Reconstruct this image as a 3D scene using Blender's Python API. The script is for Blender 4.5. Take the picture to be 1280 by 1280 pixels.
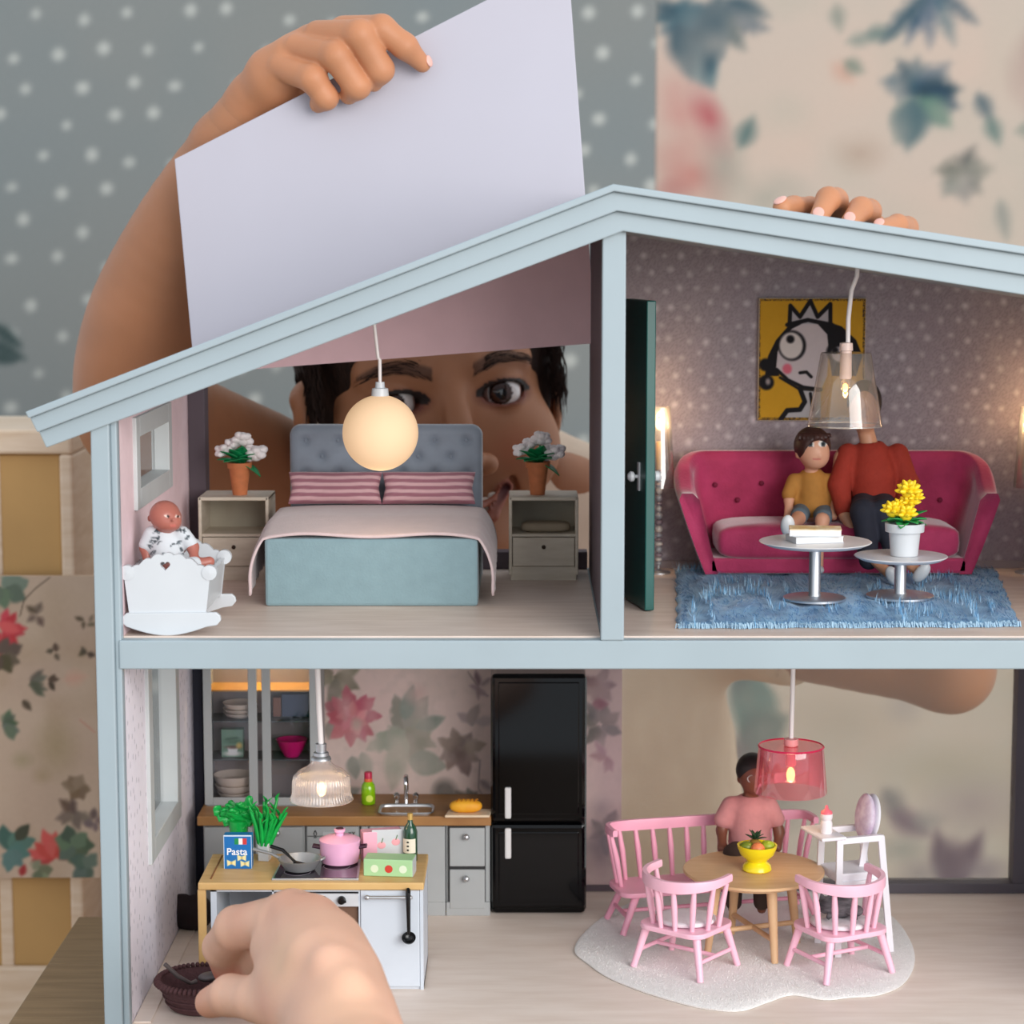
import bpy, math, random
import numpy as np
from mathutils import Vector, Matrix

for o in list(bpy.data.objects):
    bpy.data.objects.remove(o)
scene = bpy.context.scene
COL = scene.collection

# ---------------------------------------------------------------- camera
FPX, PCX, PCY, DIST, CZ = 2760.0, 655.0, 640.0, 0.97, 0.3557
TH = math.radians(7.02)
cd = bpy.data.cameras.new('camera')
cam = bpy.data.objects.new('camera', cd); COL.objects.link(cam)
cam.location = (0, -DIST, CZ)
cam.rotation_euler = (math.pi / 2 - TH, 0, 0)
cd.sensor_width = 36; cd.lens = 36 * FPX / 1280
cd.shift_x = (640 - PCX) / 1280
cd.clip_start = 0.01; cd.clip_end = 50
cd.dof.use_dof = True; cd.dof.focus_distance = 1.06; cd.dof.aperture_fstop = 13
scene.camera = cam

# ---------------------------------------------------------------- light
w = bpy.data.worlds.new('world'); scene.world = w; w.use_nodes = True
bg = w.node_tree.nodes['Background']
bg.inputs[0].default_value = (0.86, 0.93, 1.0, 1); bg.inputs[1].default_value = 0.98

def area(name, loc, target, size, power, color):
    ld = bpy.data.lights.new(name, 'AREA'); ld.shape = 'RECTANGLE'
    ld.size, ld.size_y = size; ld.energy = power; ld.color = color
    o = bpy.data.objects.new(name, ld); COL.objects.link(o); o.location = loc
    o.rotation_euler = (Vector(target) - Vector(loc)).to_track_quat('-Z', 'Y').to_euler()
    return o
area('window_light', (1.25, -2.1, 0.85), (0.0, 0.1, 0.14), (1.8, 1.5), 60, (1.0, 0.97, 0.94))
scene.view_settings.view_transform = 'Standard'
scene.view_settings.look = 'None'
scene.view_settings.gamma = 1.0
scene.view_settings.exposure = 0.0
scene.view_settings.use_curve_mapping = False

# ---------------------------------------------------------------- camera geometry helpers (photo pixels -> points in the place)
_S, _C = math.sin(TH), math.cos(TH)
def ray(px, py):
    xn = (px - PCX) / FPX; yn = (PCY - py) / FPX
    return Vector((xn, _C + yn * _S, -_S + yn * _C))
def at(px, py, Y):
    d = ray(px, py); t = (Y + DIST) / d.y
    return Vector((0, -DIST, CZ)) + d * t
def fl(px, py, z):
    d = ray(px, py); t = (z - CZ) / d.z
    return Vector((0, -DIST, CZ)) + d * t
def mp(Y, Z=0.15):
    return ((Y + DIST) * _C + (CZ - Z) * _S) / FPX
def proj(X, Y, Z):
    y = Y + DIST; z = Z - CZ
    dep = y * _C - z * _S
    return PCX + FPX * X / dep, PCY - FPX * (y * _S + z * _C) / dep

F1 = 0.0
F2 = at(640, 797, 0).z   # upper floor level
HB = 0.212             # inner back plane of the house

# ---------------------------------------------------------------- materials
def lin(c):
    c = np.asarray(c, dtype=float) / 255.0
    return np.where(c <= 0.04045, c / 12.92, ((c + 0.055) / 1.055) ** 2.4)
MATS = {}
def mat(name, rgb=(200, 200, 200), rough=0.5, metal=0.0, var=0.05, vscale=60, bump=0.0, bscale=200, vcol=False,
        spec=0.5, emit=None, estr=0, sheen=0, sss=0, coat=0, stretch=None, rgb2=None, trans=0):
    if name in MATS: return MATS[name]
    m = bpy.data.materials.new(name); m.use_nodes = True; MATS[name] = m
    nt = m.node_tree; N = nt.nodes; L = nt.links
    b = N['Principled BSDF']
    b.inputs['Roughness'].default_value = rough; b.inputs['Metallic'].default_value = metal
    b.inputs['Specular IOR Level'].default_value = spec
    if sheen: b.inputs['Sheen Weight'].default_value = sheen; b.inputs['Sheen Roughness'].default_value = 0.4
    if coat: b.inputs['Coat Weight'].default_value = coat; b.inputs['Coat Roughness'].default_value = 0.08
    if sss:
        b.inputs['Subsurface Weight'].default_value = sss
        b.inputs['Subsurface Radius'].default_value = (0.006, 0.0025, 0.0012)
        b.inputs['Subsurface Scale'].default_value = 0.6
    if trans: b.inputs['Transmission Weight'].default_value = trans
    tc = N.new('ShaderNodeTexCoord'); mpn = N.new('ShaderNodeMapping')
    L.new(tc.outputs['Object'], mpn.inputs['Vector'])
    if stretch: mpn.inputs['Scale'].default_value = stretch
    nz = N.new('ShaderNodeTexNoise'); nz.inputs['Scale'].default_value = vscale; nz.inputs['Detail'].default_value = 4
    L.new(mpn.outputs[0], nz.inputs['Vector'])
    mx = N.new('ShaderNodeMix'); mx.data_type = 'RGBA'; mx.blend_type = 'MIX'
    c1 = lin(rgb)
    if vcol:
        at_ = N.new('ShaderNodeAttribute'); at_.attribute_name = 'Col'
        m2 = N.new('ShaderNodeMix'); m2.data_type = 'RGBA'; m2.blend_type = 'MULTIPLY'
        m2.inputs['Factor'].default_value = 1.0
        L.new(at_.outputs['Color'], m2.inputs['A'])
        rm = N.new('ShaderNodeMapRange'); rm.inputs['To Min'].default_value = 1 - var; rm.inputs['To Max'].default_value = 1 + var
        L.new(nz.outputs['Fac'], rm.inputs['Value'])
        cb = N.new('ShaderNodeCombineColor')
        for i in range(3): L.new(rm.outputs[0], cb.inputs[i])
        L.new(cb.outputs[0], m2.inputs['B'])
        L.new(m2.outputs['Result'], b.inputs['Base Color'])
    else:
        ca, cb_ = (c1 * (1 - var), c1 * (1 + var)) if rgb2 is None else (c1, lin(rgb2))
        mx.inputs['A'].default_value = (*np.clip(ca, 0, 1), 1); mx.inputs['B'].default_value = (*np.clip(cb_, 0, 1), 1)
        rm = N.new('ShaderNodeMapRange'); rm.inputs['From Min'].default_value = 0.3; rm.inputs['From Max'].default_value = 0.7
        L.new(nz.outputs['Fac'], rm.inputs['Value']); L.new(rm.outputs[0], mx.inputs['Factor'])
        L.new(mx.outputs['Result'], b.inputs['Base Color'])
    if bump:
        n2 = N.new('ShaderNodeTexNoise'); n2.inputs['Scale'].default_value = bscale; n2.inputs['Detail'].default_value = 3
        L.new(mpn.outputs[0], n2.inputs['Vector'])
        bp = N.new('ShaderNodeBump'); bp.inputs['Strength'].default_value = bump; bp.inputs['Distance'].default_value = 0.001
        L.new(n2.outputs['Fac'], bp.inputs['Height']); L.new(bp.outputs[0], b.inputs['Normal'])
    if emit is not None:
        b.inputs['Emission Color'].default_value = (*lin(emit), 1); b.inputs['Emission Strength'].default_value = estr
    return m
def clear(name, tint=(255, 255, 255), gloss=0.10, rough=0.05, milk=0.0, milk_rgb=(240, 240, 240)):
    """thin clear plastic or glass: see-through, a reflection and a little haze"""
    if name in MATS: return MATS[name]
    m = bpy.data.materials.new(name); m.use_nodes = True; MATS[name] = m
    nt = m.node_tree; N = nt.nodes; L = nt.links
    N.remove(N['Principled BSDF']); out = N['Material Output']
    t = N.new('ShaderNodeBsdfTransparent'); t.inputs[0].default_value = (*lin(tint), 1)
    g = N.new('ShaderNodeBsdfGlossy'); g.inputs['Roughness'].default_value = rough
    d = N.new('ShaderNodeBsdfDiffuse'); d.inputs[0].default_value = (*lin(milk_rgb), 1)
    tr = N.new('ShaderNodeBsdfTranslucent'); tr.inputs[0].default_value = (*lin(milk_rgb), 1)
    ad = N.new('ShaderNodeMixShader'); ad.inputs[0].default_value = 0.5
    L.new(d.outputs[0], ad.inputs[1]); L.new(tr.outputs[0], ad.inputs[2])
    a = N.new('ShaderNodeMixShader'); a.inputs[0].default_value = milk
    L.new(t.outputs[0], a.inputs[1]); L.new(ad.outputs[0], a.inputs[2])
    lw = N.new('ShaderNodeLayerWeight'); lw.inputs[0].default_value = 0.35
    mr = N.new('ShaderNodeMapRange'); mr.inputs['To Min'].default_value = gloss * 0.5; mr.inputs['To Max'].default_value = min(1, gloss * 5)
    L.new(lw.outputs['Facing'], mr.inputs['Value'])
    b = N.new('ShaderNodeMixShader'); L.new(mr.outputs[0], b.inputs[0])
    L.new(a.outputs[0], b.inputs[1]); L.new(g.outputs[0], b.inputs[2])
    L.new(b.outputs[0], out.inputs['Surface'])
    return m

# ---------------------------------------------------------------- objects
ORG = {}
def tag(o, label=None, cat=None, group=None, kind=None):
    if label: o['label'] = label
    if cat: o['category'] = cat
    if group: o['group'] = group
    if kind: o['kind'] = kind
    return o
def thing(name, label, cat, loc, group=None, rz=0):
    o = bpy.data.objects.new(name, None); COL.objects.link(o)
    o.empty_display_size = 0.01
    o.location = loc; o.rotation_euler = (0, 0, rz)
    ORG[o] = Vector((0, 0, 0)) if rz == 'x' else Vector(loc)
    return tag(o, label, cat, group)
def mesh_obj(name, V, F, m, parent=None, smooth=None, bev=0, sub=0, col=None, org=None, bseg=2):
    me = bpy.data.meshes.new(name)
    V = np.asarray(V, dtype=float)
    if parent is not None:
        og = ORG.get(parent, Vector((0, 0, 0)))
    else:
        og = Vector(org) if org is not None else Vector((0, 0, 0))
    V = V - np.array(og)
    if isinstance(F, np.ndarray):
        me.vertices.add(len(V)); me.vertices.foreach_set('co', V.ravel())
        nf, k = F.shape
        me.loops.add(nf * k); me.loops.foreach_set('vertex_index', F.ravel().astype(np.int32))
        me.polygons.add(nf); me.polygons.foreach_set('loop_start', np.arange(0, nf * k, k, dtype=np.int32))
        me.update(calc_edges=True); me.validate()
    else:
        me.from_pydata([tuple(v) for v in V], [], F); me.update()
    if col is not None:
        ca = me.color_attributes.new('Col', 'FLOAT_COLOR', 'POINT')
        c4 = np.ones((len(V), 4), dtype=np.float32); c4[:, :3] = col
        ca.data.foreach_set('color', c4.ravel())
    if smooth is not None:
        me.polygons.foreach_set('use_smooth', np.ones(len(me.polygons), dtype=bool))
        if smooth < 170: me.set_sharp_from_angle(angle=math.radians(smooth))
    o = bpy.data.objects.new(name, me); COL.objects.link(o)
    me.materials.append(m)
    if bev:
        md = o.modifiers.new('bevel', 'BEVEL'); md.width = bev; md.segments = bseg; md.limit_method = 'ANGLE'; md.angle_limit = math.radians(40)
        md.use_clamp_overlap = True
    if sub:
        md = o.modifiers.new('sub', 'SUBSURF'); md.levels = sub; md.render_levels = sub
    if parent is not None:
        o.parent = parent; ORG[o] = ORG[parent] if parent in ORG else Vector((0, 0, 0))
    else:
        o.location = og; ORG[o] = Vector(og)
    return o
def copy_tree(o, parent=None):
    c = o.copy(); COL.objects.link(c); c.parent = parent
    for ch in list(o.children): copy_tree(ch, c)
    return c

class MB:
    def __init__(s): s.v = []; s.f = []
    def add(s, V, F):
        n = len(s.v); s.v += [Vector(v) for v in V]; s.f += [tuple(i + n for i in f) for f in F]; return s
    def box(s, x0, x1, y0, y1, z0, z1, R=None, c=None):
        V = [Vector((x, y, z)) for z in (z0, z1) for y in (y0, y1) for x in (x0, x1)]
        if R is not None:
            c = Vector(c) if c is not None else Vector(((x0 + x1) / 2, (y0 + y1) / 2, (z0 + z1) / 2))
            V = [c + R @ (v - c) for v in V]
        return s.add(V, [(0, 2, 3, 1), (4, 5, 7, 6), (0, 1, 5, 4), (2, 6, 7, 3), (0, 4, 6, 2), (1, 3, 7, 5)])
    def prism(s, pts, y0, y1, axis='y'):
        """polygon (a,b) extruded; axis y: pts are (x,z); axis z: pts are (x,y); axis x: pts are (y,z)"""
        n = len(pts)
        def mk(a, b, t):
            return {'y': (a, t, b), 'z': (a, b, t), 'x': (t, a, b)}[axis]
        V = [mk(a, b, y0) for a, b in pts] + [mk(a, b, y1) for a, b in pts]
        F = [tuple(range(n)), tuple(range(2 * n - 1, n - 1, -1))] + [(i, i + n, (i + 1) % n + n, (i + 1) % n) for i in range(n)]
        return s.add(V, F)
    def lathe(s, prof, c=(0, 0, 0), seg=24, cap=True, R=None, sx=1, sy=1):
        c = Vector(c); V = []; F = []
        for r, z in prof:
            for k in range(seg):
                a = 2 * math.pi * k / seg
                p = Vector((r * math.cos(a) * sx, r * math.sin(a) * sy, z))
                V.append(c + (R @ p if R is not None else p))
        for i in range(len(prof) - 1):
            for k in range(seg):
                k2 = (k + 1) % seg
                F.append((i * seg + k, i * seg + k2, (i + 1) * seg + k2, (i + 1) * seg + k))
        if cap:
            if prof[0][0] > 1e-7: F.append(tuple(range(seg - 1, -1, -1)))
            if prof[-1][0] > 1e-7: F.append(tuple((len(prof) - 1) * seg + k for k in range(seg)))
        return s.add(V, F)
    def tube(s, path, rad, seg=10, cap=True, flat=1.0):
        P = [Vector(p) for p in path]; n = len(P)
        if not hasattr(rad, '__len__'): rad = [rad] * n
        T = [(P[min(i + 1, n - 1)] - P[max(i - 1, 0)]).normalized() for i in range(n)]
        u = T[0].orthogonal().normalized()
        V = []; F = []
        for i in range(n):
            u = (u - T[i] * u.dot(T[i]))
            u = u.normalized() if u.length > 1e-9 else T[i].orthogonal().normalized()
            b = T[i].cross(u)
            for k in range(seg):
                a = 2 * math.pi * k / seg
                V.append(P[i] + (u * math.cos(a) + b * math.sin(a) * flat) * rad[i])
        for i in range(n - 1):
            for k in range(seg):
                k2 = (k + 1) % seg
                F.append((i * seg + k, i * seg + k2, (i + 1) * seg + k2, (i + 1) * seg + k))
        if cap: F.append(tuple(range(seg - 1, -1, -1))); F.append(tuple((n - 1) * seg + k for k in range(seg)))
        return s.add(V, F)
    def ell(s, c, r, nu=20, nv=12, R=None, p=1.0, q=1.0):
        """ellipsoid; p,q < 1 make it boxy"""
        c = Vector(c)
        if not hasattr(r, '__len__'): r = (r, r, r)
        def sp(x, e): return math.copysign(abs(x) ** e, x)
        V = []; F = []
        for i in range(nv + 1):
            t = -math.pi / 2 + math.pi * i / nv
            for k in range(nu):
                a = 2 * math.pi * k / nu
                v = Vector((r[0] * sp(math.cos(t), q) * sp(math.cos(a), p), r[1] * sp(math.cos(t), q) * sp(math.sin(a), p), r[2] * sp(math.sin(t), q)))
                V.append(c + (R @ v if R is not None else v))
        for i in range(nv):
            for k in range(nu):
                k2 = (k + 1) % nu
                F.append((i * nu + k, i * nu + k2, (i + 1) * nu + k2, (i + 1) * nu + k))
        return s.add(V, F)
    def grid(s, fn, nu, nv, closed_u=False):
        V = [fn(i / (nu if closed_u else nu - 1), j / (nv - 1)) for j in range(nv) for i in range(nu)]
        F = []
        for j in range(nv - 1):
            for i in range(nu if closed_u else nu - 1):
                i2 = (i + 1) % nu
                F.append((j * nu + i, j * nu + i2, (j + 1) * nu + i2, (j + 1) * nu + i))
        return s.add(V, F)
    def build(s, name, m, parent=None, smooth=None, bev=0, sub=0, org=None, solid=0, **k):
        o = mesh_obj(name, s.v, s.f, m, parent, smooth, 0, 0, org=org)
        if solid:
            md = o.modifiers.new('solid', 'SOLIDIFY'); md.thickness = solid; md.offset = 0
        if bev:
            md = o.modifiers.new('bevel', 'BEVEL'); md.width = bev; md.segments = 2; md.limit_method = 'ANGLE'; md.angle_limit = math.radians(40)
        if sub:
            md = o.modifiers.new('sub', 'SUBSURF'); md.levels = sub; md.render_levels = sub
        return o
def BX(*a, **k): return MB().box(*a, **k)
def rotz(a): return Matrix.Rotation(a, 3, 'Z')
def rotx(a): return Matrix.Rotation(a, 3, 'X')
def roty(a): return Matrix.Rotation(a, 3, 'Y')

# ---------------------------------------------------------------- organic surfaces: blended distance fields meshed with surface nets
class SDF:
    def __init__(s, lo, hi, h):
        s.lo = np.array(lo, float); s.h = h
        s.n = np.ceil((np.array(hi, float) - s.lo) / h).astype(int) + 1
        s.D = np.full(s.n, 0.05, np.float32)
    @classmethod
    def around(cls, pts, h):
        P = np.array([list(p) for p, r in pts]); R = np.array([r for p, r in pts])[:, None]
        return cls((P - R).min(0) - 4 * h, (P + R).max(0) + 4 * h, h)
    def _sl(s, lo, hi):
        a = np.clip(np.floor((np.array(lo) - s.lo) / s.h).astype(int), 0, s.n)
        b = np.clip(np.ceil((np.array(hi) - s.lo) / s.h).astype(int) + 1, 0, s.n)
        if (b <= a).any(): return None, None
        ax = [s.lo[i] + s.h * np.arange(a[i], b[i]) for i in range(3)]
        G = np.meshgrid(*ax, indexing='ij')
        return (slice(a[0], b[0]), slice(a[1], b[1]), slice(a[2], b[2])), G
    def _comb(s, sl, d, k, op):
        A = s.D[sl]
        if op == 'add':
            if k <= 0: s.D[sl] = np.minimum(A, d)
            else:
                hh = np.clip(0.5 + 0.5 * (A - d) / k, 0, 1)
                s.D[sl] = A * (1 - hh) + d * hh - k * hh * (1 - hh)
        else:
            d = -d
            if k <= 0: s.D[sl] = np.maximum(A, d)
            else:
                hh = np.clip(0.5 - 0.5 * (A - d) / k, 0, 1)
                s.D[sl] = A * (1 - hh) + d * hh + k * hh * (1 - hh)
    def cap(s, a, b, ra, rb=None, k=0.004, op='add'):
        rb = ra if rb is None else rb
        a = np.array(a, float); b = np.array(b, float); m = max(ra, rb) + 2 * k + 3 * s.h
        sl, G = s._sl(np.minimum(a, b) - m, np.maximum(a, b) + m)
        if sl is None: return s
        ab = b - a; L2 = max((ab ** 2).sum(), 1e-12)
        t = np.clip(sum((G[i] - a[i]) * ab[i] for i in range(3)) / L2, 0, 1)
        d = np.sqrt(sum((G[i] - a[i] - t * ab[i]) ** 2 for i in range(3))) - (ra + (rb - ra) * t)
        s._comb(sl, d.astype(np.float32), k, op); return s
    def chain(s, pts, k=0.004, op='add'):
        for (p, r), (q, t) in zip(pts[:-1], pts[1:]): s.cap(p, q, r, t, k, op)
        return s
    def ell(s, c, r, R=None, k=0.004, op='add'):
        c = np.array(c, float); r = np.array(r if hasattr(r, '__len__') else (r, r, r), float)
        m = r.max() + 2 * k + 3 * s.h
        sl, G = s._sl(c - m, c + m)
        if sl is None: return s
        P = [G[i] - c[i] for i in range(3)]
        if R is not None:
            Rt = np.array(R.transposed())
            P = [sum(Rt[i][j] * P[j] for j in range(3)) for i in range(3)]
        q = np.sqrt(sum((P[i] / r[i]) ** 2 for i in range(3))); g = np.sqrt(sum((P[i] / r[i] ** 2) ** 2 for i in range(3))) + 1e-9
        d = q * (q - 1) / g
        s._comb(sl, d.astype(np.float32), k, op); return s
    def mesh(s):
        D = s.D; S = D < 0
        n = D.shape
        act = np.zeros((n[0] - 1, n[1] - 1, n[2] - 1), np.int8)
        for i in (0, 1):
            for j in (0, 1):
                for k in (0, 1):
                    act += S[i:n[0] - 1 + i, j:n[1] - 1 + j, k:n[2] - 1 + k]
        cells = np.argwhere((act > 0) & (act < 8))
        idx = np.full(act.shape, -1, np.int64); idx[tuple(cells.T)] = np.arange(len(cells))
        acc = np.zeros((len(cells), 3)); cnt = np.zeros(len(cells))
        for ax in range(3):
            o1, o2 = [a for a in range(3) if a != ax]
            for i in (0, 1):
                for j in (0, 1):
                    off = np.zeros(3, int); off[o1] = i; off[o2] = j
                    off2 = off.copy(); off2[ax] = 1
                    da = D[tuple((cells + off).T)]; db = D[tuple((cells + off2).T)]
                    cr = (da < 0) != (db < 0)
                    t = np.where(cr, da / np.where(cr, da - db, 1), 0)
                    p = np.tile(off, (len(cells), 1)).astype(float); p[:, ax] = t
                    acc[cr] += p[cr]; cnt[cr] += 1
        V = s.lo + s.h * (cells + acc / cnt[:, None])
        Fs = []
        for ax in range(3):
            o1, o2 = (ax + 1) % 3, (ax + 2) % 3
            sla = [slice(None)] * 3; slb = [slice(None)] * 3
            sla[ax] = slice(0, n[ax] - 1); slb[ax] = slice(1, n[ax])
            A = S[tuple(sla)]; B = S[tuple(slb)]
            E = np.argwhere(A != B)
            ok = (E[:, o1] > 0) & (E[:, o2] > 0) & (E[:, o1] < n[o1] - 1) & (E[:, o2] < n[o2] - 1)
            E = E[ok]; sgn = A[tuple(E.T)]
            def cell(d1, d2):
                c = E.copy(); c[:, o1] += d1; c[:, o2] += d2
                return idx[tuple(c.T)]
            q = np.stack([cell(-1, -1), cell(0, -1), cell(0, 0), cell(-1, 0)], 1)
            q[~sgn] = q[~sgn][:, ::-1]
            Fs.append(q)
        return V, np.concatenate(Fs)
def relax(V, F, it=2, lam=0.5):
    V = V.copy()
    e = np.concatenate([np.stack([F[:, i], F[:, (i + 1) % 4]], 1) for i in range(4)])
    for _ in range(it):
        acc = np.zeros_like(V); c = np.zeros(len(V))
        np.add.at(acc, e[:, 0], V[e[:, 1]]); np.add.at(acc, e[:, 1], V[e[:, 0]])
        np.add.at(c, e[:, 0], 1); np.add.at(c, e[:, 1], 1)
        V += lam * (acc / np.maximum(c, 1)[:, None] - V)
    return V
def blob(name, sdf, m, parent=None, col=None, it=1, org=None):
    V, F = sdf.mesh(); V = relax(V, F, it)
    c = None
    if col is not None:
        c = col(V) if callable(col) else col
    return mesh_obj(name, V, F, m, parent, 180, col=c, org=org)

# ---------------------------------------------------------------- flat prints (wallpaper, pictures): colour per point of a fine grid
_VT = {}
def vnoise(X, Y, s, seed):
    T = _VT.setdefault(seed, None)
    if T is None: T = _VT[seed] = np.random.RandomState(seed).rand(64, 64)
    x = X / s; y = Y / s; xi = np.floor(x).astype(int); yi = np.floor(y).astype(int)
    fx = x - xi; fy = y - yi; fx = fx * fx * (3 - 2 * fx); fy = fy * fy * (3 - 2 * fy)
    g = lambda a, b: T[a % 64, b % 64]
    return (g(xi, yi) * (1 - fx) + g(xi + 1, yi) * fx) * (1 - fy) + (g(xi, yi + 1) * (1 - fx) + g(xi + 1, yi + 1) * fx) * fy
class Canvas:
    def __init__(s, X, Y, base): s.X = X; s.Y = Y; s.C = np.ones(X.shape + (3,)) * np.array(base, float)
    def mix(s, a, rgb):
        a = np.clip(a, 0, 1)[..., None]; s.C = s.C * (1 - a) + np.array(rgb, float) * a; return s
    def ell(s, cx, cy, rx, ry, rgb, a=1, soft=1.5, ang=0):
        c, n = math.cos(ang), math.sin(ang)
        u = (s.X - cx) * c + (s.Y - cy) * n; v = -(s.X - cx) * n + (s.Y - cy) * c
        d = (np.sqrt((u / rx) ** 2 + (v / ry) ** 2) - 1) * min(rx, ry)
        return s.mix(a * (0.5 - d / (2 * soft)), rgb)
    def leaf(s, cx, cy, L, W, ang, rgb, a=1, soft=1.5, wob=0, seed=1):
        """a leaf from (cx,cy) along ang (degrees, image axes)"""
        an = math.radians(ang); c, n = math.cos(an), math.sin(an)
        u = (s.X - cx) * c + (s.Y - cy) * n; v = -(s.X - cx) * n + (s.Y - cy) * c
        t = np.clip(u / L, 0, 1)
        wd = W * np.sin(np.pi * t ** 0.8) ** 0.85
        if wob: wd = wd * (1 + wob * (vnoise(s.X, s.Y, 6, seed) - 0.5))
        d = np.abs(v) - wd
        d = np.where((u < 0) | (u > L), np.maximum(d, np.maximum(-u, u - L)) + 0.5, d)
        return s.mix(a * (0.5 - d / (2 * soft)), rgb)
    def poly(s, pts, rgb, a=1, soft=0.6):
        ins = np.zeros(s.X.shape, bool); dm = np.full(s.X.shape, 1e9)
        n = len(pts)
        for i in range(n):
            (x1, y1), (x2, y2) = pts[i], pts[(i + 1) % n]
            cond = (y1 > s.Y) != (y2 > s.Y)
            ins ^= cond & (s.X < (x2 - x1) * (s.Y - y1) / ((y2 - y1) if y2 != y1 else 1e-9) + x1)
            L2 = max((x2 - x1) ** 2 + (y2 - y1) ** 2, 1e-9)
            t = np.clip(((s.X - x1) * (x2 - x1) + (s.Y - y1) * (y2 - y1)) / L2, 0, 1)
            dm = np.minimum(dm, np.hypot(s.X - x1 - t * (x2 - x1), s.Y - y1 - t * (y2 - y1)))
        d = np.where(ins, -dm, dm)
        return s.mix(a * (0.5 - d / (2 * soft)), rgb)
    def line(s, pts, w, rgb, a=1, soft=0.6):
        dm = np.full(s.X.shape, 1e9)
        for (x1, y1), (x2, y2) in zip(pts[:-1], pts[1:]):
            L2 = max((x2 - x1) ** 2 + (y2 - y1) ** 2, 1e-9)
            t = np.clip(((s.X - x1) * (x2 - x1) + (s.Y - y1) * (y2 - y1)) / L2, 0, 1)
            dm = np.minimum(dm, np.hypot(s.X - x1 - t * (x2 - x1), s.Y - y1 - t * (y2 - y1)))
        return s.mix(a * (0.5 - (dm - w) / (2 * soft)), rgb)
def sheet(name, O, U, V, nu, nv, fn, m, parent=None, hole=None, org=None):
    """a rectangle O + a*U + b*V printed by fn(P) -> sRGB 0..255"""
    O, U, V = np.array(O, float), np.array(U, float), np.array(V, float)
    a, b = np.meshgrid(np.linspace(0, 1, nu), np.linspace(0, 1, nv), indexing='xy')
    P = O + a[..., None] * U + b[..., None] * V
    C = lin(np.clip(fn(P), 0, 255)).reshape(-1, 3)
    i = np.arange(nu * nv).reshape(nv, nu)
    F = np.stack([i[:-1, :-1], i[:-1, 1:], i[1:, 1:], i[1:, :-1]], -1)
    if hole is not None:
        cen = (P[:-1, :-1] + P[1:, 1:]) / 2
        F = F[~hole(cen)]
    F = F.reshape(-1, 4)
    return mesh_obj(name, P.reshape(-1, 3), F, m, parent, None, col=C, org=org)
def pxfn(f):
    def g(P):
        X, Y = proj(P[..., 0], P[..., 1], P[..., 2]); return f(X, Y)
    return g
# ================================================================ materials in use
FRAME = mat('pale_blue_paint', (160, 175, 182), 0.45, var=0.03, vscale=25, bump=0.05)
MAUVE = mat('dark_mauve_paint', (88, 76, 84), 0.6, var=0.06)
NAVY = mat('dark_navy_paint', (42, 42, 60), 0.55, var=0.08)
CHAR = mat('charcoal_frame_paint', (92, 88, 96), 0.55, var=0.05)
PAPER = mat('printed_paper', vcol=True, rough=0.75, var=0.05, vscale=300, spec=0.2)
PRINT = mat('glossy_print', vcol=True, rough=0.35, var=0.03, vscale=300)
PALEW = mat('pale_birch', (226, 205, 182), 0.55, rgb2=(212, 186, 158), vscale=30, stretch=(1, 1, 8))
TANB = mat('tan_board', (188, 148, 92), 0.7, var=0.08, vscale=18)
WHITE = mat('white_lacquer', (206, 210, 214), 0.35, var=0.02)
CREAM = mat('cream_wall', (226, 218, 226), 0.6, var=0.02)
STEEL = mat('brushed_steel', (205, 208, 212), 0.42, metal=1.0, var=0.05, vscale=40)
CHROME = mat('chrome', (225, 225, 228), 0.12, metal=1.0, var=0.02)
BLACKP = mat('black_plastic', (14, 14, 16), 0.25, var=0.1)
CORD = mat('white_cord', (236, 228, 226), 0.5, var=0.02)

# ================================================================ the room behind
WALLY = 1.15
def dots_print(X, Y):
    c = Canvas(X, Y, (132, 136, 134))
    c.mix(vnoise(X, Y, 190, 3) * 0.5, (122, 136, 142)).mix(vnoise(X, Y, 60, 9) * 0.25, (142, 142, 138))
    r = random.Random(5)
    for gy in range(-7, 46):
        for gx in range(-8, 18):
            x = gx * 62 + (31 if gy % 2 else 0) + r.uniform(-13, 13) - 20; y = gy * 44 + r.uniform(-11, 11) + 20
            s = r.uniform(5.6, 9.0)
            m = (np.abs(X - x) < 26) & (np.abs(Y - y) < 26)
            if not m.any(): continue
            cc = Canvas(X[m], Y[m], (0, 0, 0)); cc.C = c.C[m]
            cc.ell(x, y, s, s * r.uniform(.85, 1.15), (186, 189, 184), 0.72, 3.4); c.C[m] = cc.C
    for (x, y, L, W, a) in ((-10, 405, 50, 9, 38), (-20, 425, 60, 9, 25), (-15, 445, 40, 8, 10)):
        c.leaf(x, y, L, W, a, (66, 82, 82), .8, 3)
    return c.C
def cluster(c, x, y, n, L, W, a0, a1, rgb, al, seed, soft=3):
    r = random.Random(seed)
    for i in range(n):
        an = a0 + (a1 - a0) * (i / max(n - 1, 1)) + r.uniform(-9, 9)
        k = r.uniform(.85, 1.12)
        jj = r.uniform(-14, 14); col = [v + jj + r.uniform(-4, 4) for v in rgb]
        c.leaf(x + r.uniform(-4, 4), y + r.uniform(-4, 4), L * k, W * k, an, col, al, soft, .5, seed + i)
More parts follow.
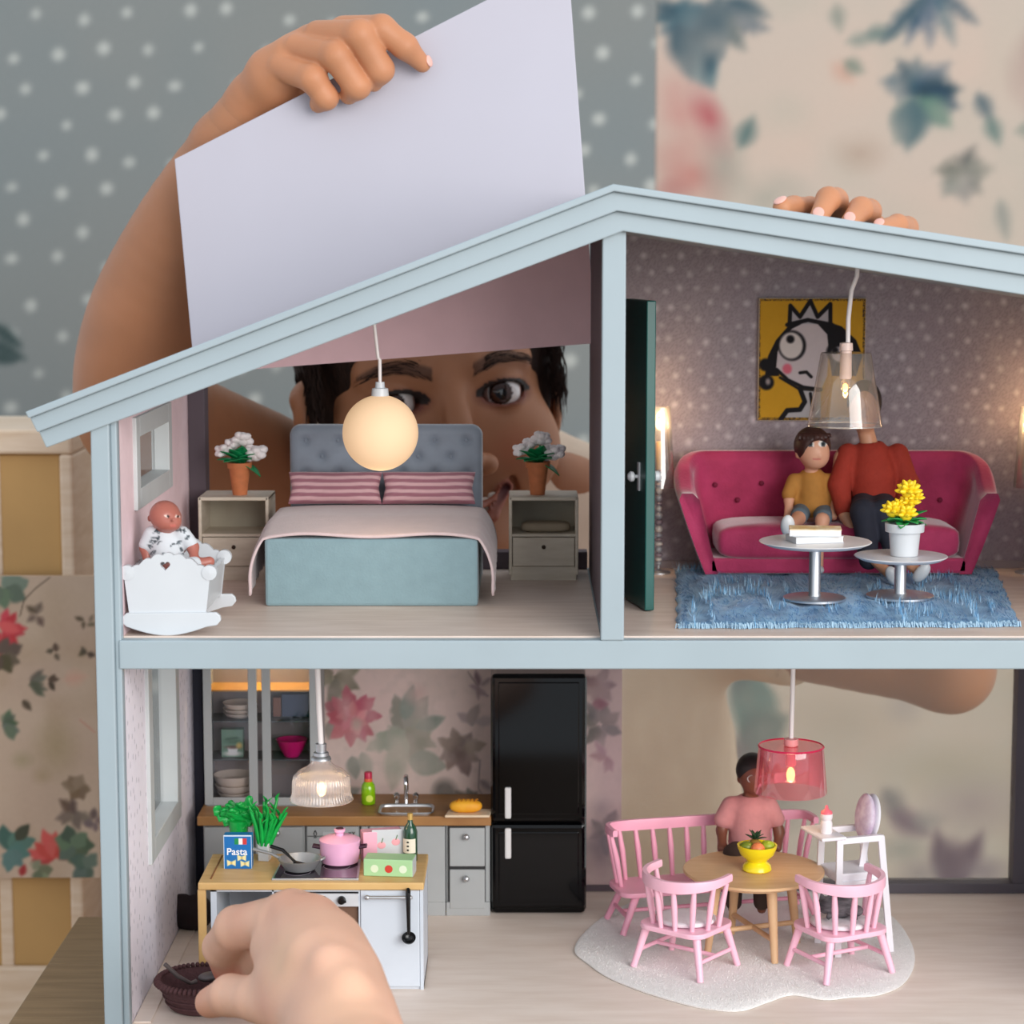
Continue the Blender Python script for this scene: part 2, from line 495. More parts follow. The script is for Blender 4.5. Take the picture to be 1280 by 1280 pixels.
def floral_wall(X, Y):
    c = Canvas(X, Y, (196, 181, 168))
    c.mix((vnoise(X, Y, 90, 2) - .35) * 1.0, (206, 182, 166)).mix((vnoise(X, Y, 70, 12) - .45) * 1.2, (182, 176, 162))
    c.mix(np.clip((Y - 700) / 300, 0, 1) * .5, (190, 188, 180))
    T = (58, 82, 94); G = (104, 124, 118)
    c.ell(850, 150, 26, 60, (190, 122, 116), .6, 26); c.ell(868, 215, 34, 40, (184, 116, 108), .6, 26); c.ell(888, 150, 14, 34, (168, 78, 84), .75, 12, -.4)
    c.ell(905, 205, 20, 30, (136, 146, 136), .6, 20); c.ell(840, 245, 18, 14, (160, 92, 90), .6, 12)
    cluster(c, 885, 12, 7, 74, 18, 25, 175, T, .85, 21, 7); c.leaf(860, 55, 66, 22, 60, (84, 112, 120), .8, 5); c.leaf(846, 30, 70, 20, 75, T, .82, 7); c.leaf(900, -10, 110, 22, 100, T, .82, 7)
    c.leaf(846, 20, 46, 13, -150, T, .75, 7); c.leaf(905, 0, 60, 14, 20, T, .8, 7)
    c.leaf(925, 184, 42, 12, -65, (70, 100, 100), .82, 7)
    cluster(c, 1150, 118, 7, 52, 17, -165, 60, T, .8, 33, 7); c.leaf(1150, 120, 66, 20, 118, G, .82, 7); c.leaf(1152, 122, 52, 18, 45, (92, 124, 112), .82, 7)
    c.leaf(1140, 125, 64, 24, 95, (74, 100, 106), .82, 7)
    c.leaf(1060, 52, 34, 8, -10, G, .82, 7); c.leaf(1082, 42, 38, 10, 0, (84, 110, 108), .82, 7); c.leaf(1045, 5, 34, 9, 80, (104, 120, 112), .75, 7)
    cluster(c, 1165, -14, 5, 78, 11, 40, 130, (70, 94, 108), .8, 41, 7)
    c.leaf(1222, 118, 38, 10, 62, T, .82, 7); c.leaf(1236, 145, 38, 10, 70, (88, 114, 110), .82, 7)
    cluster(c, 1200, 215, 6, 34, 12, -60, 170, (106, 112, 106), .85, 51, 8); c.leaf(1250, 250, 50, 9, 80, (116, 126, 122), .7, 6); c.ell(1075, 190, 26, 20, (174, 152, 136), .6, 14)
    c.leaf(1040, 80, 34, 12, 40, (196, 152, 134), .6, 8); c.leaf(1055, 76, 30, 10, 30, (120, 132, 120), .7, 6)
    c.ell(965, 245, 34, 22, (150, 152, 140), .6, 18); c.ell(1310, 90, 40, 46, (150, 120, 116), .6, 20); cluster(c, 1330, 160, 6, 60, 16, 0, 300, G, .8, 57, 7)
    c.mix(.18 + .6 * (vnoise(X, Y, 28, 75) - .4), (198, 182, 168))
    # lower part, seen through the opening
    c.leaf(918, 846, 60, 22, 50, (70, 100, 102), .95, 8); c.leaf(950, 850, 80, 28, 100, (80, 116, 114), .95, 8); c.leaf(925, 930, 70, 26, -30, (70, 96, 96), .9, 8); c.leaf(912, 930, 60, 26, 30, (112, 106, 110), .7, 12); c.leaf(955, 900, 60, 22, 100, (96, 112, 110), .7, 10); c.ell(950, 990, 60, 40, (110, 112, 108), .6, 24)
    c.leaf(1105, 985, 50, 14, 60, (118, 116, 118), .8, 8); c.leaf(1112, 1015, 58, 15, 30, (108, 90, 106), .8, 8); c.leaf(1140, 1030, 40, 12, -10, (134, 134, 134), .6, 8); c.ell(1130, 1062, 22, 12, (140, 144, 138), .7, 10)
    c.ell(1190, 1080, 20, 26, (82, 62, 84), .9, 10); c.leaf(1180, 1100, 64, 12, -98, (84, 66, 86), .9, 7); c.leaf(1195, 1102, 70, 14, -62, (92, 74, 92), .9, 7); c.ell(1230, 1088, 24, 14, (130, 118, 128), .7, 10); c.ell(1150, 1090, 20, 12, (136, 128, 132), .7, 10)
    c.ell(1215, 1005, 44, 30, (160, 146, 146), .7, 22); c.ell(1180, 960, 60, 22, (166, 160, 142), .6, 22); c.ell(1128, 885, 20, 18, (166, 158, 156), .6, 10); c.ell(1050, 900, 70, 40, (176, 162, 148), .6, 30)
    return c.C
def wall_sheet(name, px0, px1, py0, py1, fn, step):
    x0, x1 = at(px0, 640, WALLY).x, at(px1, 640, WALLY).x
    z1, z0 = at(640, py0, WALLY).z, at(640, py1, WALLY).z
    nu = int((px1 - px0) / step); nv = int((py1 - py0) / step)
    o = sheet(name, (x0, WALLY, z0), (x1 - x0, 0, 0), (0, 0, z1 - z0), nu, nv, pxfn(fn), PAPER)
    md = o.modifiers.new('solid', 'SOLIDIFY'); md.thickness = 0.02; md.offset = -1
    return o
tag(wall_sheet('wall_left', -420, 816, -260, 1960, dots_print, 4.5), 'grey wallpapered wall with soft white dots behind the child', kind='structure')
tag(wall_sheet('wall_right', 816, 1700, -260, 1960, floral_wall, 4.5), 'beige wallpapered wall with blue-green leaves and pink flowers', kind='structure')
FLZ = -0.74
fo = BX(-3, 3, -3, WALLY, FLZ - 0.02, FLZ).build('floor', mat('room_floor_wood', (150, 118, 84), 0.5, rgb2=(128, 98, 68), vscale=6, stretch=(8, 1, 1)))
tag(fo, 'brown wooden floor of the room', kind='structure')

# table under the house
TZ = -0.014
tl = fl(10, 1280, TZ).x
t = thing('wooden_table', 'brown wooden table the dollhouse stands on', 'table', ((tl + .62) / 2, -0.02, FLZ))
TW = mat('oiled_oak', (138, 112, 78), 0.5, rgb2=(118, 94, 62), vscale=22, stretch=(1, 9, 1), bump=.1)
for i in range(6):
    y0 = -0.27 + i * 0.08
    BX(tl, .62, y0, y0 + .0793, TZ - .028, TZ).build('plank', TW, t, bev=.0006)
for sx in (tl + .03, .55):
    for sy in (-.25, .17):
        BX(sx, sx + .05, sy - .0, sy + .04, FLZ, TZ - .028).build('leg', TW, t, bev=.003)

# pale cabinet behind on the left, floral board leaning on it
cx0, cx1 = at(-130, 640, .37).x, at(92, 640, .37).x
t = thing('wooden_cabinet', 'pale birch cabinet with tan back panel behind the house on the left', 'cabinet', ((cx0 + cx1) / 2, .43, FLZ))
ztop = at(40, 537, .37).z; zr = at(40, 568, .37).z; xs_ = at(75, 640, .37).x
BX(cx0, cx1, .47, .476, FLZ, ztop - .004).build('back_panel', PALEW, t)
BX(cx0 + .011, xs_ - .0005, .376, .382, FLZ + .1, zr - .0005).build('door', TANB, t, bev=.001)
BX(cx0, cx1, .37, .476, zr, ztop).build('top_rail', PALEW, t, bev=.002)
xs = at(75, 640, .37).x
BX(xs, cx1, .37, .47, FLZ, zr).build('side_panel', PALEW, t, bev=.002)
xm = at(-2, 1150, .37).x
BX(xm, xm + .008, .375, .47, FLZ, zr).build('upright', PALEW, t, bev=.001)
BX(cx0, cx0 + .01, .37, .47, FLZ, zr).build('side_panel', PALEW, t, bev=.002)
BX(cx0 + .01, xs, .37, .3755, at(20, 1250, .40).z - .1, at(20, 1190, .40).z).build('rail', PALEW, t, bev=.002)
def floral_small(X, Y):
    c = Canvas(X, Y, (190, 166, 146))
    c.mix((vnoise(X, Y, 50, 5) - .3) * .9, (202, 182, 160)).mix((vnoise(X, Y, 34, 15) - .5) * 1.1, (176, 152, 126))
    R = (196, 70, 78); D = (92, 80, 66); T = (84, 112, 104)
    cluster(c, 4, 790, 9, 30, 7, -80, 120, R, .85, 61, 2); c.leaf(-2, 780, 30, 8, 20, (214, 96, 96), .8, 2)
    cluster(c, 5, 735, 5, 30, 12, -60, 120, (112, 126, 108), .8, 62, 2); cluster(c, 2, 820, 5, 26, 9, -60, 100, D, .8, 63, 2)
    c.line([(25, 770), (30, 750), (45, 735), (62, 722)], .8, D, .8); cluster(c, 45, 768, 4, 14, 4, 60, 300, D, .8, 64)
    cluster(c, 70, 816, 3, 11, 4, 60, 260, D, .8, 65, 1.5); cluster(c, 108, 815, 3, 12, 4, 20, 240, D, .7, 66, 1.5); cluster(c, 108, 778, 4, 12, 3, 0, 300, D, .6, 67, 1.5)
    cluster(c, 38, 856, 6, 22, 5, -50, 60, (98, 96, 82), .8, 68, 2); cluster(c, 60, 850, 3, 14, 4, -60, 60, D, .8, 69, 1.5); c.leaf(28, 875, 18, 5, 50, D, .7); cluster(c, 5, 905, 5, 22, 7, -80, 60, (96, 108, 92), .8, 70, 2)
    c.leaf(80, 850, 30, 10, -10, (206, 158, 138), .5, 5); c.line([(100, 900), (118, 915)], .8, (190, 120, 104), .6)
    c.ell(70, 935, 24, 30, (164, 146, 112), .5, 14); c.ell(28, 950, 12, 10, (164, 150, 120), .6, 6); c.ell(52, 970, 10, 8, (166, 146, 116), .6, 6)
    cluster(c, 96, 985, 6, 20, 8, 20, 300, (140, 122, 100), .8, 71, 2); cluster(c, 92, 1015, 6, 24, 7, 30, 260, (118, 104, 92), .7, 72, 2); cluster(c, 118, 1028, 4, 14, 5, 0, 270, (120, 100, 100), .7, 73, 2)
    cluster(c, 66, 1070, 7, 32, 8, 160, 350, (190, 82, 76), .85, 74, 2); cluster(c, 92, 1056, 6, 28, 12, 0, 320, (94, 110, 90), .85, 75, 2); cluster(c, 12, 1060, 6, 30, 10, -100, 100, T, .9, 76, 2); c.leaf(20, 1050, 26, 8, -50, (74, 76, 62), .9)
    cluster(c, 110, 1082, 5, 22, 9, 90, 300, (96, 116, 100), .8, 77, 2); cluster(c, 45, 1090, 4, 18, 8, -60, 100, (120, 126, 100), .8, 78, 2); c.leaf(26, 1095, 16, 5, -70, (160, 60, 60), .8)
    return c.C
bx0, bx1 = at(-110, 900, .366).x, at(121.5, 900, .366).x
bz0, bz1 = at(60, 1097, .366).z, at(60, 720, .366).z
b = thing('wallpaper_board', 'board papered with small red flowers, leaning on the pale cabinet left of the house', 'board', ((bx0 + bx1) / 2, .368, bz0))
BX(bx0, bx1, .3663, .3697, bz0, bz1).build('backing', PALEW, b)
sheet('wallpaper', (bx0, .366, bz0), (bx1 - bx0, 0, 0), (0, 0, bz1 - bz0), 130, 190, pxfn(floral_small), PAPER, b)

# ================================================================ the dollhouse shell
XL0, XL1 = at(118, 640, 0).x, at(149, 640, 0).x
XR1 = at(1435, 640, 0).x; XR0 = XR1 + (XL1 - XL0)
XD0, XD1 = at(751, 700, 0).x, at(780, 700, 0).x
SB = at(640, 835, 0).z           # underside of the middle slab
H = thing('dollhouse', 'open-fronted dollhouse with pale blue frame and sloped roof', 'dollhouse', ((XL0 + XR0) / 2, .1, TZ))
def hb(name, m, *a, bev=.0006, **k): return BX(*a).build(name, m, H, bev=bev, **k)
def rl(X, a, b):
    A, B = at(*a, 0), at(*b, 0); return A.z + (X - A.x) * (B.z - A.z) / (B.x - A.x)
rz_under = lambda X: rl(X, (62, 558), (778, 289)) if X < at(778, 289, 0).x else rl(X, (778, 289), (1450, 396))
rz_top = lambda X: rl(X, (40, 512), (765, 231)) if X < at(765, 231, 0).x else rl(X, (765, 231), (1450, 335))
# floors
FLO = mat('dollhouse_floor_paper', (246, 231, 219), 0.5, rgb2=(234, 216, 202), vscale=26, stretch=(1, 6, 1), bump=.05)
hb('middle_slab', FRAME, XL1 - .001, XR1 + .001, -.003, HB + .006, SB, F2 - .0008)
UW = mat('upper_floor_paper', (230, 212, 200), 0.45, rgb2=(214, 194, 180), vscale=30, stretch=(1, 5, 1), bump=.04)
hb('upper_floor', UW, XL1, XD0, .004, HB, F2 - .0008, F2, bev=0)
hb('upper_floor', UW, XD1, XR1, .004, HB, F2 - .0008, F2, bev=0)
hb('bottom_slab', FRAME, XL0, XR0, -.003, HB + .006, TZ, -.0008)
hb('lower_floor', FLO, XL1, XR1, .0, HB, -.0008, 0, bev=0)
hb('floor_strip', FLO, XL1 + .0005, XL1 + .0085, .004, HB - .01, 0, .0009, bev=.0003)
# posts
hb('outer_post', FRAME, XL0, at(141, 640, 0).x, -.005, .004, TZ, rz_under(XL0) + .004)
hb('inner_post', FRAME, at(141, 640, 0).x, XL1, -.002, .004, TZ, rz_under(XL0) + .006)
hb('outer_post', FRAME, XR1, XR0, -.004, .004, TZ, rz_under(XR1) + .004)
hb('divider_post', FRAME, XD0, XD1, -.0035, .006, F2 - .0008, rz_under(XD1) + .004)
hb('divider_wall', MAUVE, XD0 + .001, XD1 - .001, .006, HB, F2 - .0008, rz_under(XD1) + .003, bev=0)
# left walls with window openings
WT = .0072
wy0, wy1 = .045, .132
uz1, uz0 = at(172, 541, .045).z, at(174, 616, .045).z
lz0, lz1 = at(191.6, 1054, .064).z, SB - .012
def wall_with_hole(name, x0, x1, z0, z1, hy0, hy1, hz0, hz1, m):
    p = MB()
    p.box(x0, x1, .004, hy0, z0, z1); p.box(x0, x1, hy1, HB + .004, z0, z1)
    p.box(x0, x1, hy0, hy1, z0, hz0); p.box(x0, x1, hy0, hy1, hz1, z1)
    return p.build(name, m, H)
wall_with_hole('side_wall', XL1 - WT, XL1 - .0004, F2, rz_under(XL1) + .003, wy0, wy1, uz0, uz1, CREAM)
wall_with_hole('side_wall', XL1 - WT, XL1 - .0004, 0, SB, .064, .138, lz0, lz1, CREAM)
def pink_side(P):
    n = vnoise(P[..., 1] * 9000, P[..., 2] * 9000, 60, 4)[..., None]
    return np.array((234, 208, 212.)) + (n - .5) * 8
sheet('pink_wallpaper', (XL1, .004, F2), (0, HB - .004, 0), (0, 0, rz_under(XL1) - F2), 60, 60, pink_side, PAPER, H,
      hole=lambda c: (c[..., 1] > wy0) & (c[..., 1] < wy1) & (c[..., 2] > uz0) & (c[..., 2] < uz1))
def dash_side(P):
    Y = P[..., 1] * 1000; Z = P[..., 2] * 1000
    c = Canvas(Y, Z, (240, 234, 243)); r = random.Random(8)
    for gy in range(27):
        for gz in range(28):
            y = gy * 8 + (4 if gz % 2 else 0) + r.uniform(-2, 2); z = gz * 6.2 + r.uniform(-2, 2)
            if r.random() < .35: continue
            c.line([(y, z), (y + r.uniform(-.3, .3), z + r.uniform(1.2, 2.2))], .35, (110, 106, 120), .75, .25)
    return c.C
sheet('dash_wallpaper', (XL1, .004, 0), (0, HB - .004, 0), (0, 0, SB), 340, 270, dash_side, PAPER, H,
      hole=lambda c: (c[..., 1] > .064) & (c[..., 1] < .138) & (c[..., 2] > lz0) & (c[..., 2] < lz1))
WINF = mat('window_frame_paint', (196, 200, 200), 0.45, var=.03)
GLASS = clear('window_glass', gloss=.06, rough=.02)
for (a, b, z0, z1, fw) in ((wy0, wy1, uz0, uz1, .0075), (.064, .138, lz0, lz1, .0085)):
    p = MB()
    x0, x1 = XL1 - WT, XL1 + .0018
    p.box(x0, x1, a - fw, a + .002, z0 - fw, z1 + fw); p.box(x0, x1, b - .002, b + fw, z0 - fw, z1 + fw)
    p.box(x0, x1, a + .002, b - .002, z0 - fw, z0 + .002); p.box(x0, x1, a + .002, b - .002, z1 - .002, z1 + fw)
    wf = p.build('window_frame', WINF, H, bev=.0004)
    BX(XL1 - WT + .001, XL1 - WT + .0016, a + .002, b - .002, z0 + .002, z1 - .002).build('pane', GLASS, wf)
# right wall
hb('side_wall', CREAM, XR1 + .0004, XR1 + WT, .004, HB + .004, 0, SB, bev=0)
hb('side_wall', CREAM, XR1 + .0004, XR1 + WT, .004, HB + .004, F2, rz_under(XR1) + .003, bev=0)
# back frames
q = at(258, 600, HB - .006).x
hb('back_post', MAUVE, XL1, q, HB - .008, HB + .006, F2, rz_under(XL1) + .012, bev=.0004)
hb('back_rail', MAUVE, q, XD0, HB - .006, HB + .006, F2, at(640, 690, HB - .006).z, bev=.0004)
hb('back_post', NAVY, XL1, at(254, 900, HB - .006).x, HB - .009, HB + .006, 0, SB, bev=.0004)
# living-room back wall
def dark_dots(X, Y):
    c = Canvas(X, Y, (164, 154, 160))
    g = np.random.RandomState(4).rand(*X.shape)
    c.mix((g - .3) * .55, (118, 106, 114)).mix((vnoise(X, Y, 40, 7) - .4) * .5, (160, 146, 154))
    r = random.Random(15)
    for gy in range(0, 24):
        for gx in range(0, 30):
            x = 760 + gx * 23 + (11 if gy % 2 else 0) + r.uniform(-5, 5); y = 235 + gy * 21 + r.uniform(-5, 5)
            m = (np.abs(X - x) < 12) & (np.abs(Y - y) < 12)
            if not m.any(): continue
            s = r.uniform(3.0, 4.8)
            cc = Canvas(X[m], Y[m], (0, 0, 0)); cc.C = c.C[m]
            cc.ell(x, y, s, s * r.uniform(.8, 1.2), (214, 206, 212), r.uniform(.35, .6), 1.8); c.C[m] = cc.C
    return c.C
xa, xb = XD1, XR1
zt = rz_under(XD1) + .004
p = MB().prism([(xa, F2), (xb, F2), (xb, rz_under(xb) + .003), (xa, zt)], HB, HB + .004)
p.build('back_wall', CREAM, H)
sheet('dotted_wallpaper', (xa, HB - .0003, F2), (xb - xa, 0, 0), (0, 0, zt - F2), 330, 230, pxfn(dark_dots), PAPER, H,
      hole=lambda c: c[..., 2] > np.vectorize(rz_under)(c[..., 0]) + .003)
hb('skirting', mat('living_skirting', (150, 138, 140), .6), xa, xb, HB - .0025, HB - .0004, F2, F2 + .004, bev=.0003)
# kitchen back wall
def kitchen_floral(X, Y):
    c = Canvas(X, Y, (216, 192, 186))
    c.mix((vnoise(X, Y, 55, 25) - .3) * 1.0, (204, 182, 176)).mix((vnoise(X, Y, 45, 35) - .45) * 1.2, (176, 160, 150))
    R = (170, 74, 92); D = (104, 94, 92); G = (128, 136, 126)
    c.ell(470, 880, 40, 40, (206, 176, 172), .5, 20)
    cluster(c, 420, 845, 6, 34, 9, -20, 200, (110, 108, 92), .8, 81, 2); c.leaf(405, 880, 32, 9, 20, (142, 70, 82), .8, 2)
    c.leaf(415, 900, 26, 8, 100, (120, 118, 110), .8, 2)
    cluster(c, 442, 897, 11, 36, 9, 0, 330, R, .9, 83, 1.5); cluster(c, 442, 897, 7, 20, 6, 20, 320, (196, 106, 118), .8, 84, 1.5); c.ell(446, 905, 7, 8, (160, 130, 124), .8, 3)
    c.leaf(440, 945, 30, 10, 80, (126, 130, 122), .8, 2); c.leaf(425, 1000, 30, 9, -30, (112, 120, 112), .7, 2); c.leaf(452, 940, 34, 9, 70, (140, 142, 132), .8, 2)
    cluster(c, 505, 915, 7, 52, 13, -100, 150, (134, 138, 126), .85, 85, 2); c.leaf(510, 950, 50, 16, 10, (120, 130, 118), .9, 2); c.leaf(500, 930, 60, 16, 100, (150, 150, 136), .8, 3); c.leaf(505, 900, 46, 10, -75, (118, 130, 122), .9, 2); c.leaf(520, 910, 40, 9, -20, (122, 134, 124), .9, 2)
    cluster(c, 575, 938, 8, 32, 9, 20, 340, (112, 98, 90), .85, 86, 2); c.ell(573, 942, 10, 9, (78, 62, 58), .9, 5); cluster(c, 590, 905, 4, 26, 7, -140, -10, (146, 132, 132), .8, 87, 2)
    c.line([(585, 840), (600, 862), (610, 870)], 1, D, .7); cluster(c, 598, 860, 5, 18, 4, -160, 90, (132, 110, 116), .7, 88, 1.5)
    c.ell(556, 990, 15, 16, (82, 80, 76), .9, 5); cluster(c, 585, 1000, 6, 18, 6, -170, -10, (88, 86, 82), .9, 89, 2); c.line([(600, 950), (598, 985), (606, 1000)], 1, (110, 100, 104), .7); c.leaf(600, 975, 22, 5, 40, (110, 98, 104), .7, 2)
    c.ell(520, 868, 12, 12, (188, 150, 146), .5, 6)
    cluster(c, 748, 855, 6, 28, 8, -60, 200, (124, 104, 104), .8, 91, 2); cluster(c, 750, 905, 7, 28, 8, 20, 330, (92, 96, 92), .85, 92, 2); c.leaf(740, 880, 22, 8, 0, (120, 70, 84), .7, 2)
    cluster(c, 760, 948, 4, 22, 6, 60, 240, (150, 110, 120), .7, 93, 2); c.ell(752, 1010, 12, 14, (150, 140, 140), .6, 8); c.ell(748, 1060, 16, 26, (110, 100, 106), .7, 10); cluster(c, 755, 1040, 5, 26, 8, 0, 300, (112, 108, 112), .7, 94, 2)
    c.mix(.28 + .5 * (vnoise(X, Y, 16, 55) - .35), (204, 182, 174)).mix((vnoise(X, Y, 9, 65) - .6) * .6, (170, 156, 150))
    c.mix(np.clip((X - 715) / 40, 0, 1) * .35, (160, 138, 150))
    return c.C
xk = at(777, 950, HB).x
hb('back_wall', CREAM, XL1, xk, HB, HB + .004, 0, SB, bev=0)
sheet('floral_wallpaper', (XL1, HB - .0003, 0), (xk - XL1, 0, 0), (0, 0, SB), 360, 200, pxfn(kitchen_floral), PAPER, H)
hb('skirting', MAUVE, at(725, 1100, HB).x, xk, HB - .002, HB - .0004, 0, .0035, bev=.0003)
# opening behind the dining corner: charcoal frame and a slightly milky plastic pane
xq = at(1268, 1000, HB - .005).x; zq = at(1200, 1104, HB - .005).z
fr = hb('back_frame', CHAR, xk, XR1, HB - .006, HB + .006, 0, zq, bev=.0005)
hb('back_frame', CHAR, xq, XR1, HB - .006, HB + .006, zq, SB, bev=.0005)
BX(xk, xq, HB + .001, HB + .0018, zq, SB).build('pane', clear('milky_plastic_sheet', (250, 250, 246), gloss=.015, rough=.2, milk=.14, milk_rgb=(228, 222, 214)), H)
# roof boards and the three stepped fascia strips
RX = 1450
def fascia(name, pts, y0, y1, m=FRAME, bev=.0005):
    P = [(at(px, py, 0).x, at(px, py, 0).z) for px, py in pts]
    return MB().prism(P, y0, y1).build(name, m, H, bev=bev)
fascia('fascia_lip', [(40, 512), (765, 231), (RX, 335), (RX, 345), (766, 240), (44, 520)], -.0135, .0)
fascia('fascia_strip', [(44, 520), (766, 240), (RX, 345), (RX, 371), (770, 264), (53, 538)], -.0105, .0)
fascia('fascia_strip', [(53, 538), (770, 264), (RX, 371), (RX, 396), (778, 289), (62, 558)], -.007, .0)
fascia('roof_board', [(42, 514), (765, 233.5), (768, 284), (61, 556)], .0, .190, FRAME)
fascia('roof_board', [(765, 233.5), (RX, 337.5), (RX, 394), (778, 287), (768, 284)], .0, .216, FRAME)
# the lifted bedroom back panel
PY = .1945
pp = [(218, 199), (710, -52), (745, 429.0), (243, 467)]
P = [at(x, y, PY) for x, y in pp]
pn = thing('wall_panel', 'white panel with pink lower half being lifted out of the bedroom back by the child', 'panel', P[3])
L_, R_ = P[0] - P[3], P[1] - P[2]
BXm = MB().prism([(v.x, v.z) for v in P], PY + .0001, PY + .0028)
BXm.build('board', mat('panel_white', (184, 180, 190), .55, var=.015, vscale=20), pn, bev=.0005)
Q = [P[3], P[2], P[2] + R_ * .335, P[3] + L_ * .045]
MB().prism([(v.x, v.z) for v in Q], PY - .0004, PY + .0001).build('pink_wallpaper', mat('dusty_pink_paper', (246, 208, 214), .7, var=.03, vscale=60), pn)
# ================================================================ lamps
BULB = mat('warm_bulb', (255, 230, 190), .3, emit=(255, 190, 110), estr=4.5)
def bulb_light(name, loc, power, color=(1, .66, .34), r=.003):
    ld = bpy.data.lights.new(name, 'POINT'); ld.energy = power; ld.color = color; ld.shadow_soft_size = r
    o = bpy.data.objects.new(name, ld); COL.objects.link(o); o.location = loc
    return o

# ---------------------------------------------------------------- bed
YF = fl(464, 758, F2).y; YB = .186
m = mp(YF, F2)
bxc = at(464, 700, YF).x; bw = 133 * m
ztopb = at(464, 673, YF).z
t = thing('double_bed', 'double bed with pale teal base and grey tufted headboard', 'bed', (bxc, (YF + YB) / 2, F2))
TEAL = mat('pale_teal_felt', (130, 156, 163), .8, var=.05, vscale=120, bump=.2, bscale=900, sheen=.2)
HBF = mat('grey_velvet', (146, 156, 170), .7, var=.12, vscale=60, sheen=.5)
BX(bxc - bw, bxc + bw, YF, YB - .002, F2, ztopb).build('base', TEAL, t, bev=.0015)
zm = ztopb - .0042
mt = MB().ell((bxc, (YF + YB) / 2 + .006, ztopb - .0012), (bw * .95, (YB - YF) * .44, .0045), 32, 12, p=.25, q=.4).build('mattress', mat('mattress_white', (225, 220, 222), .8), t, smooth=60)
# tufted headboard
hx0, hx1 = at(363, 600, YB).x, at(603.5, 600, YB).x; hz = at(480, 530, YB).z
btn = []
for j, n in ((0, 6), (1, 5), (2, 6), (3, 5)):
    for i in range(n):
        u = (i + .5 + (0 if j % 2 == 0 else .5)) / 6
        btn.append((hx0 + (hx1 - hx0) * u, hz - .0085 - j * .0085))
def hbs(u, v):
    x = hx0 + (hx1 - hx0) * u; z = F2 + (hz - F2) * v
    e = min(x - hx0, hx1 - x, hz - z); y = YB - .0035 * min(1, max(e, 0) / .004) ** .5
    for bx, bz in btn:
        d2 = (x - bx) ** 2 + (z - bz) ** 2
        y += .0026 * math.exp(-d2 / (2 * .0016 ** 2)) + .0008 * math.exp(-d2 / (2 * .004 ** 2))
    rc = .006
    if z > hz - rc:
        for s, xe in ((1, hx0), (-1, hx1)):
            if s * (x - xe) < rc:
                cxr, czr = xe + s * rc, hz - rc
                dx, dz = x - cxr, z - czr; r = math.hypot(dx, dz)
                mx = max(abs(dx), abs(dz))
                if r > 1e-9 and s * dx < 0: x, z = cxr + dx * mx / r, czr + dz * mx / r
    return (x, y, z)
o = MB().grid(hbs, 90, 60).build('headboard', HBF, t, smooth=80, solid=0)
md = o.modifiers.new('solid', 'SOLIDIFY'); md.thickness = .008; md.offset = -1
for bx, bz in btn:
    MB().ell((bx, YB - .0016, bz), (.0009, .0006, .0009), 8, 6).build('button', HBF, o, smooth=80)
# blanket
def blanket(u, v):
    y = YF - .0012 + (.168 - YF) * v
    s = (u - .5) * 2; a = abs(s); sg = 1 if s > 0 else -1
    top = zm + .0052 + .0045 * min(1, v * 2.2) - .0009 * math.cos(s * 7.5) * (1 - v)
    if a < .62:
        x = bxc + sg * bw * (a / .62) * .99; z = top - .0015 * (a / .62) ** 4
    else:
        k = (a - .62) / .38
        x = bxc + sg * (bw + .0058 * math.sin(min(1, k * 1.15) * math.pi * .62) + .0004 * math.sin(y * 420))
        z = top - .0015 - (.027 - .002 * v) * k ** 1.25
        x += sg * .0015 * k
    return (x, y, z)
o = MB().grid(blanket, 71, 26).build('blanket', mat('blush_felt', (214, 192, 192), .85, var=.04, vscale=150, bump=.25, bscale=1200, sheen=.4), None, smooth=180, org=(bxc, .12, ztopb))
md = o.modifiers.new('solid', 'SOLIDIFY'); md.thickness = .0012; md.offset = 1
tag(o, 'blush pink felt blanket draped over the double bed', 'blanket')
# pillows, striped
def pillow(px, label):
    c = at(px, 610, .165); m = mp(.165, F2)
    R = rotx(math.radians(-20))
    nu, nv = 60, 40
    V = []; Cc = []
    for s in (1, -1):
        for j in range(nv):
            for i in range(nu):
                u = i / (nu - 1) * 2 - 1; v = j / (nv - 1) * 2 - 1
                th = .0062 * (max(0, (1 - u ** 4) * (1 - v ** 4))) ** .45
                pin = 1 - .07 * (1 - abs(v)) * abs(u) ** 3
                p = Vector((u * 58 * m * pin, -s * th, v * 20.5 * m * (1 - .05 * (1 - abs(u)) * abs(v))))
                V.append(c + R @ p)
                k = .5 + .5 * math.sin((v + .06 * math.cos(u * 2.2)) * math.pi * 4.6)
                k = max(0, min(1, (k - .42) * 5))
                Cc.append(np.array((226, 184, 188)) * k + np.array((168, 112, 126)) * (1 - k))
    F = []
    for s in (0, 1):
        for j in range(nv - 1):
            for i in range(nu - 1):
                a = s * nu * nv + j * nu + i
                q = (a, a + 1, a + nu + 1, a + nu); F.append(q if s == 0 else q[::-1])
    o = mesh_obj('pillow', V, F, mat('striped_cotton', vcol=True, rough=.8, var=.06, vscale=400, sheen=.2), None, 180, col=lin(np.array(Cc)), org=c)
    return tag(o, label, 'pillow', 'striped pillows on the bed')
pillow(419, 'pink striped pillow on the bed, below the globe lamp on the left')
pillow(536, 'pink striped pillow on the bed, nearer the right nightstand')

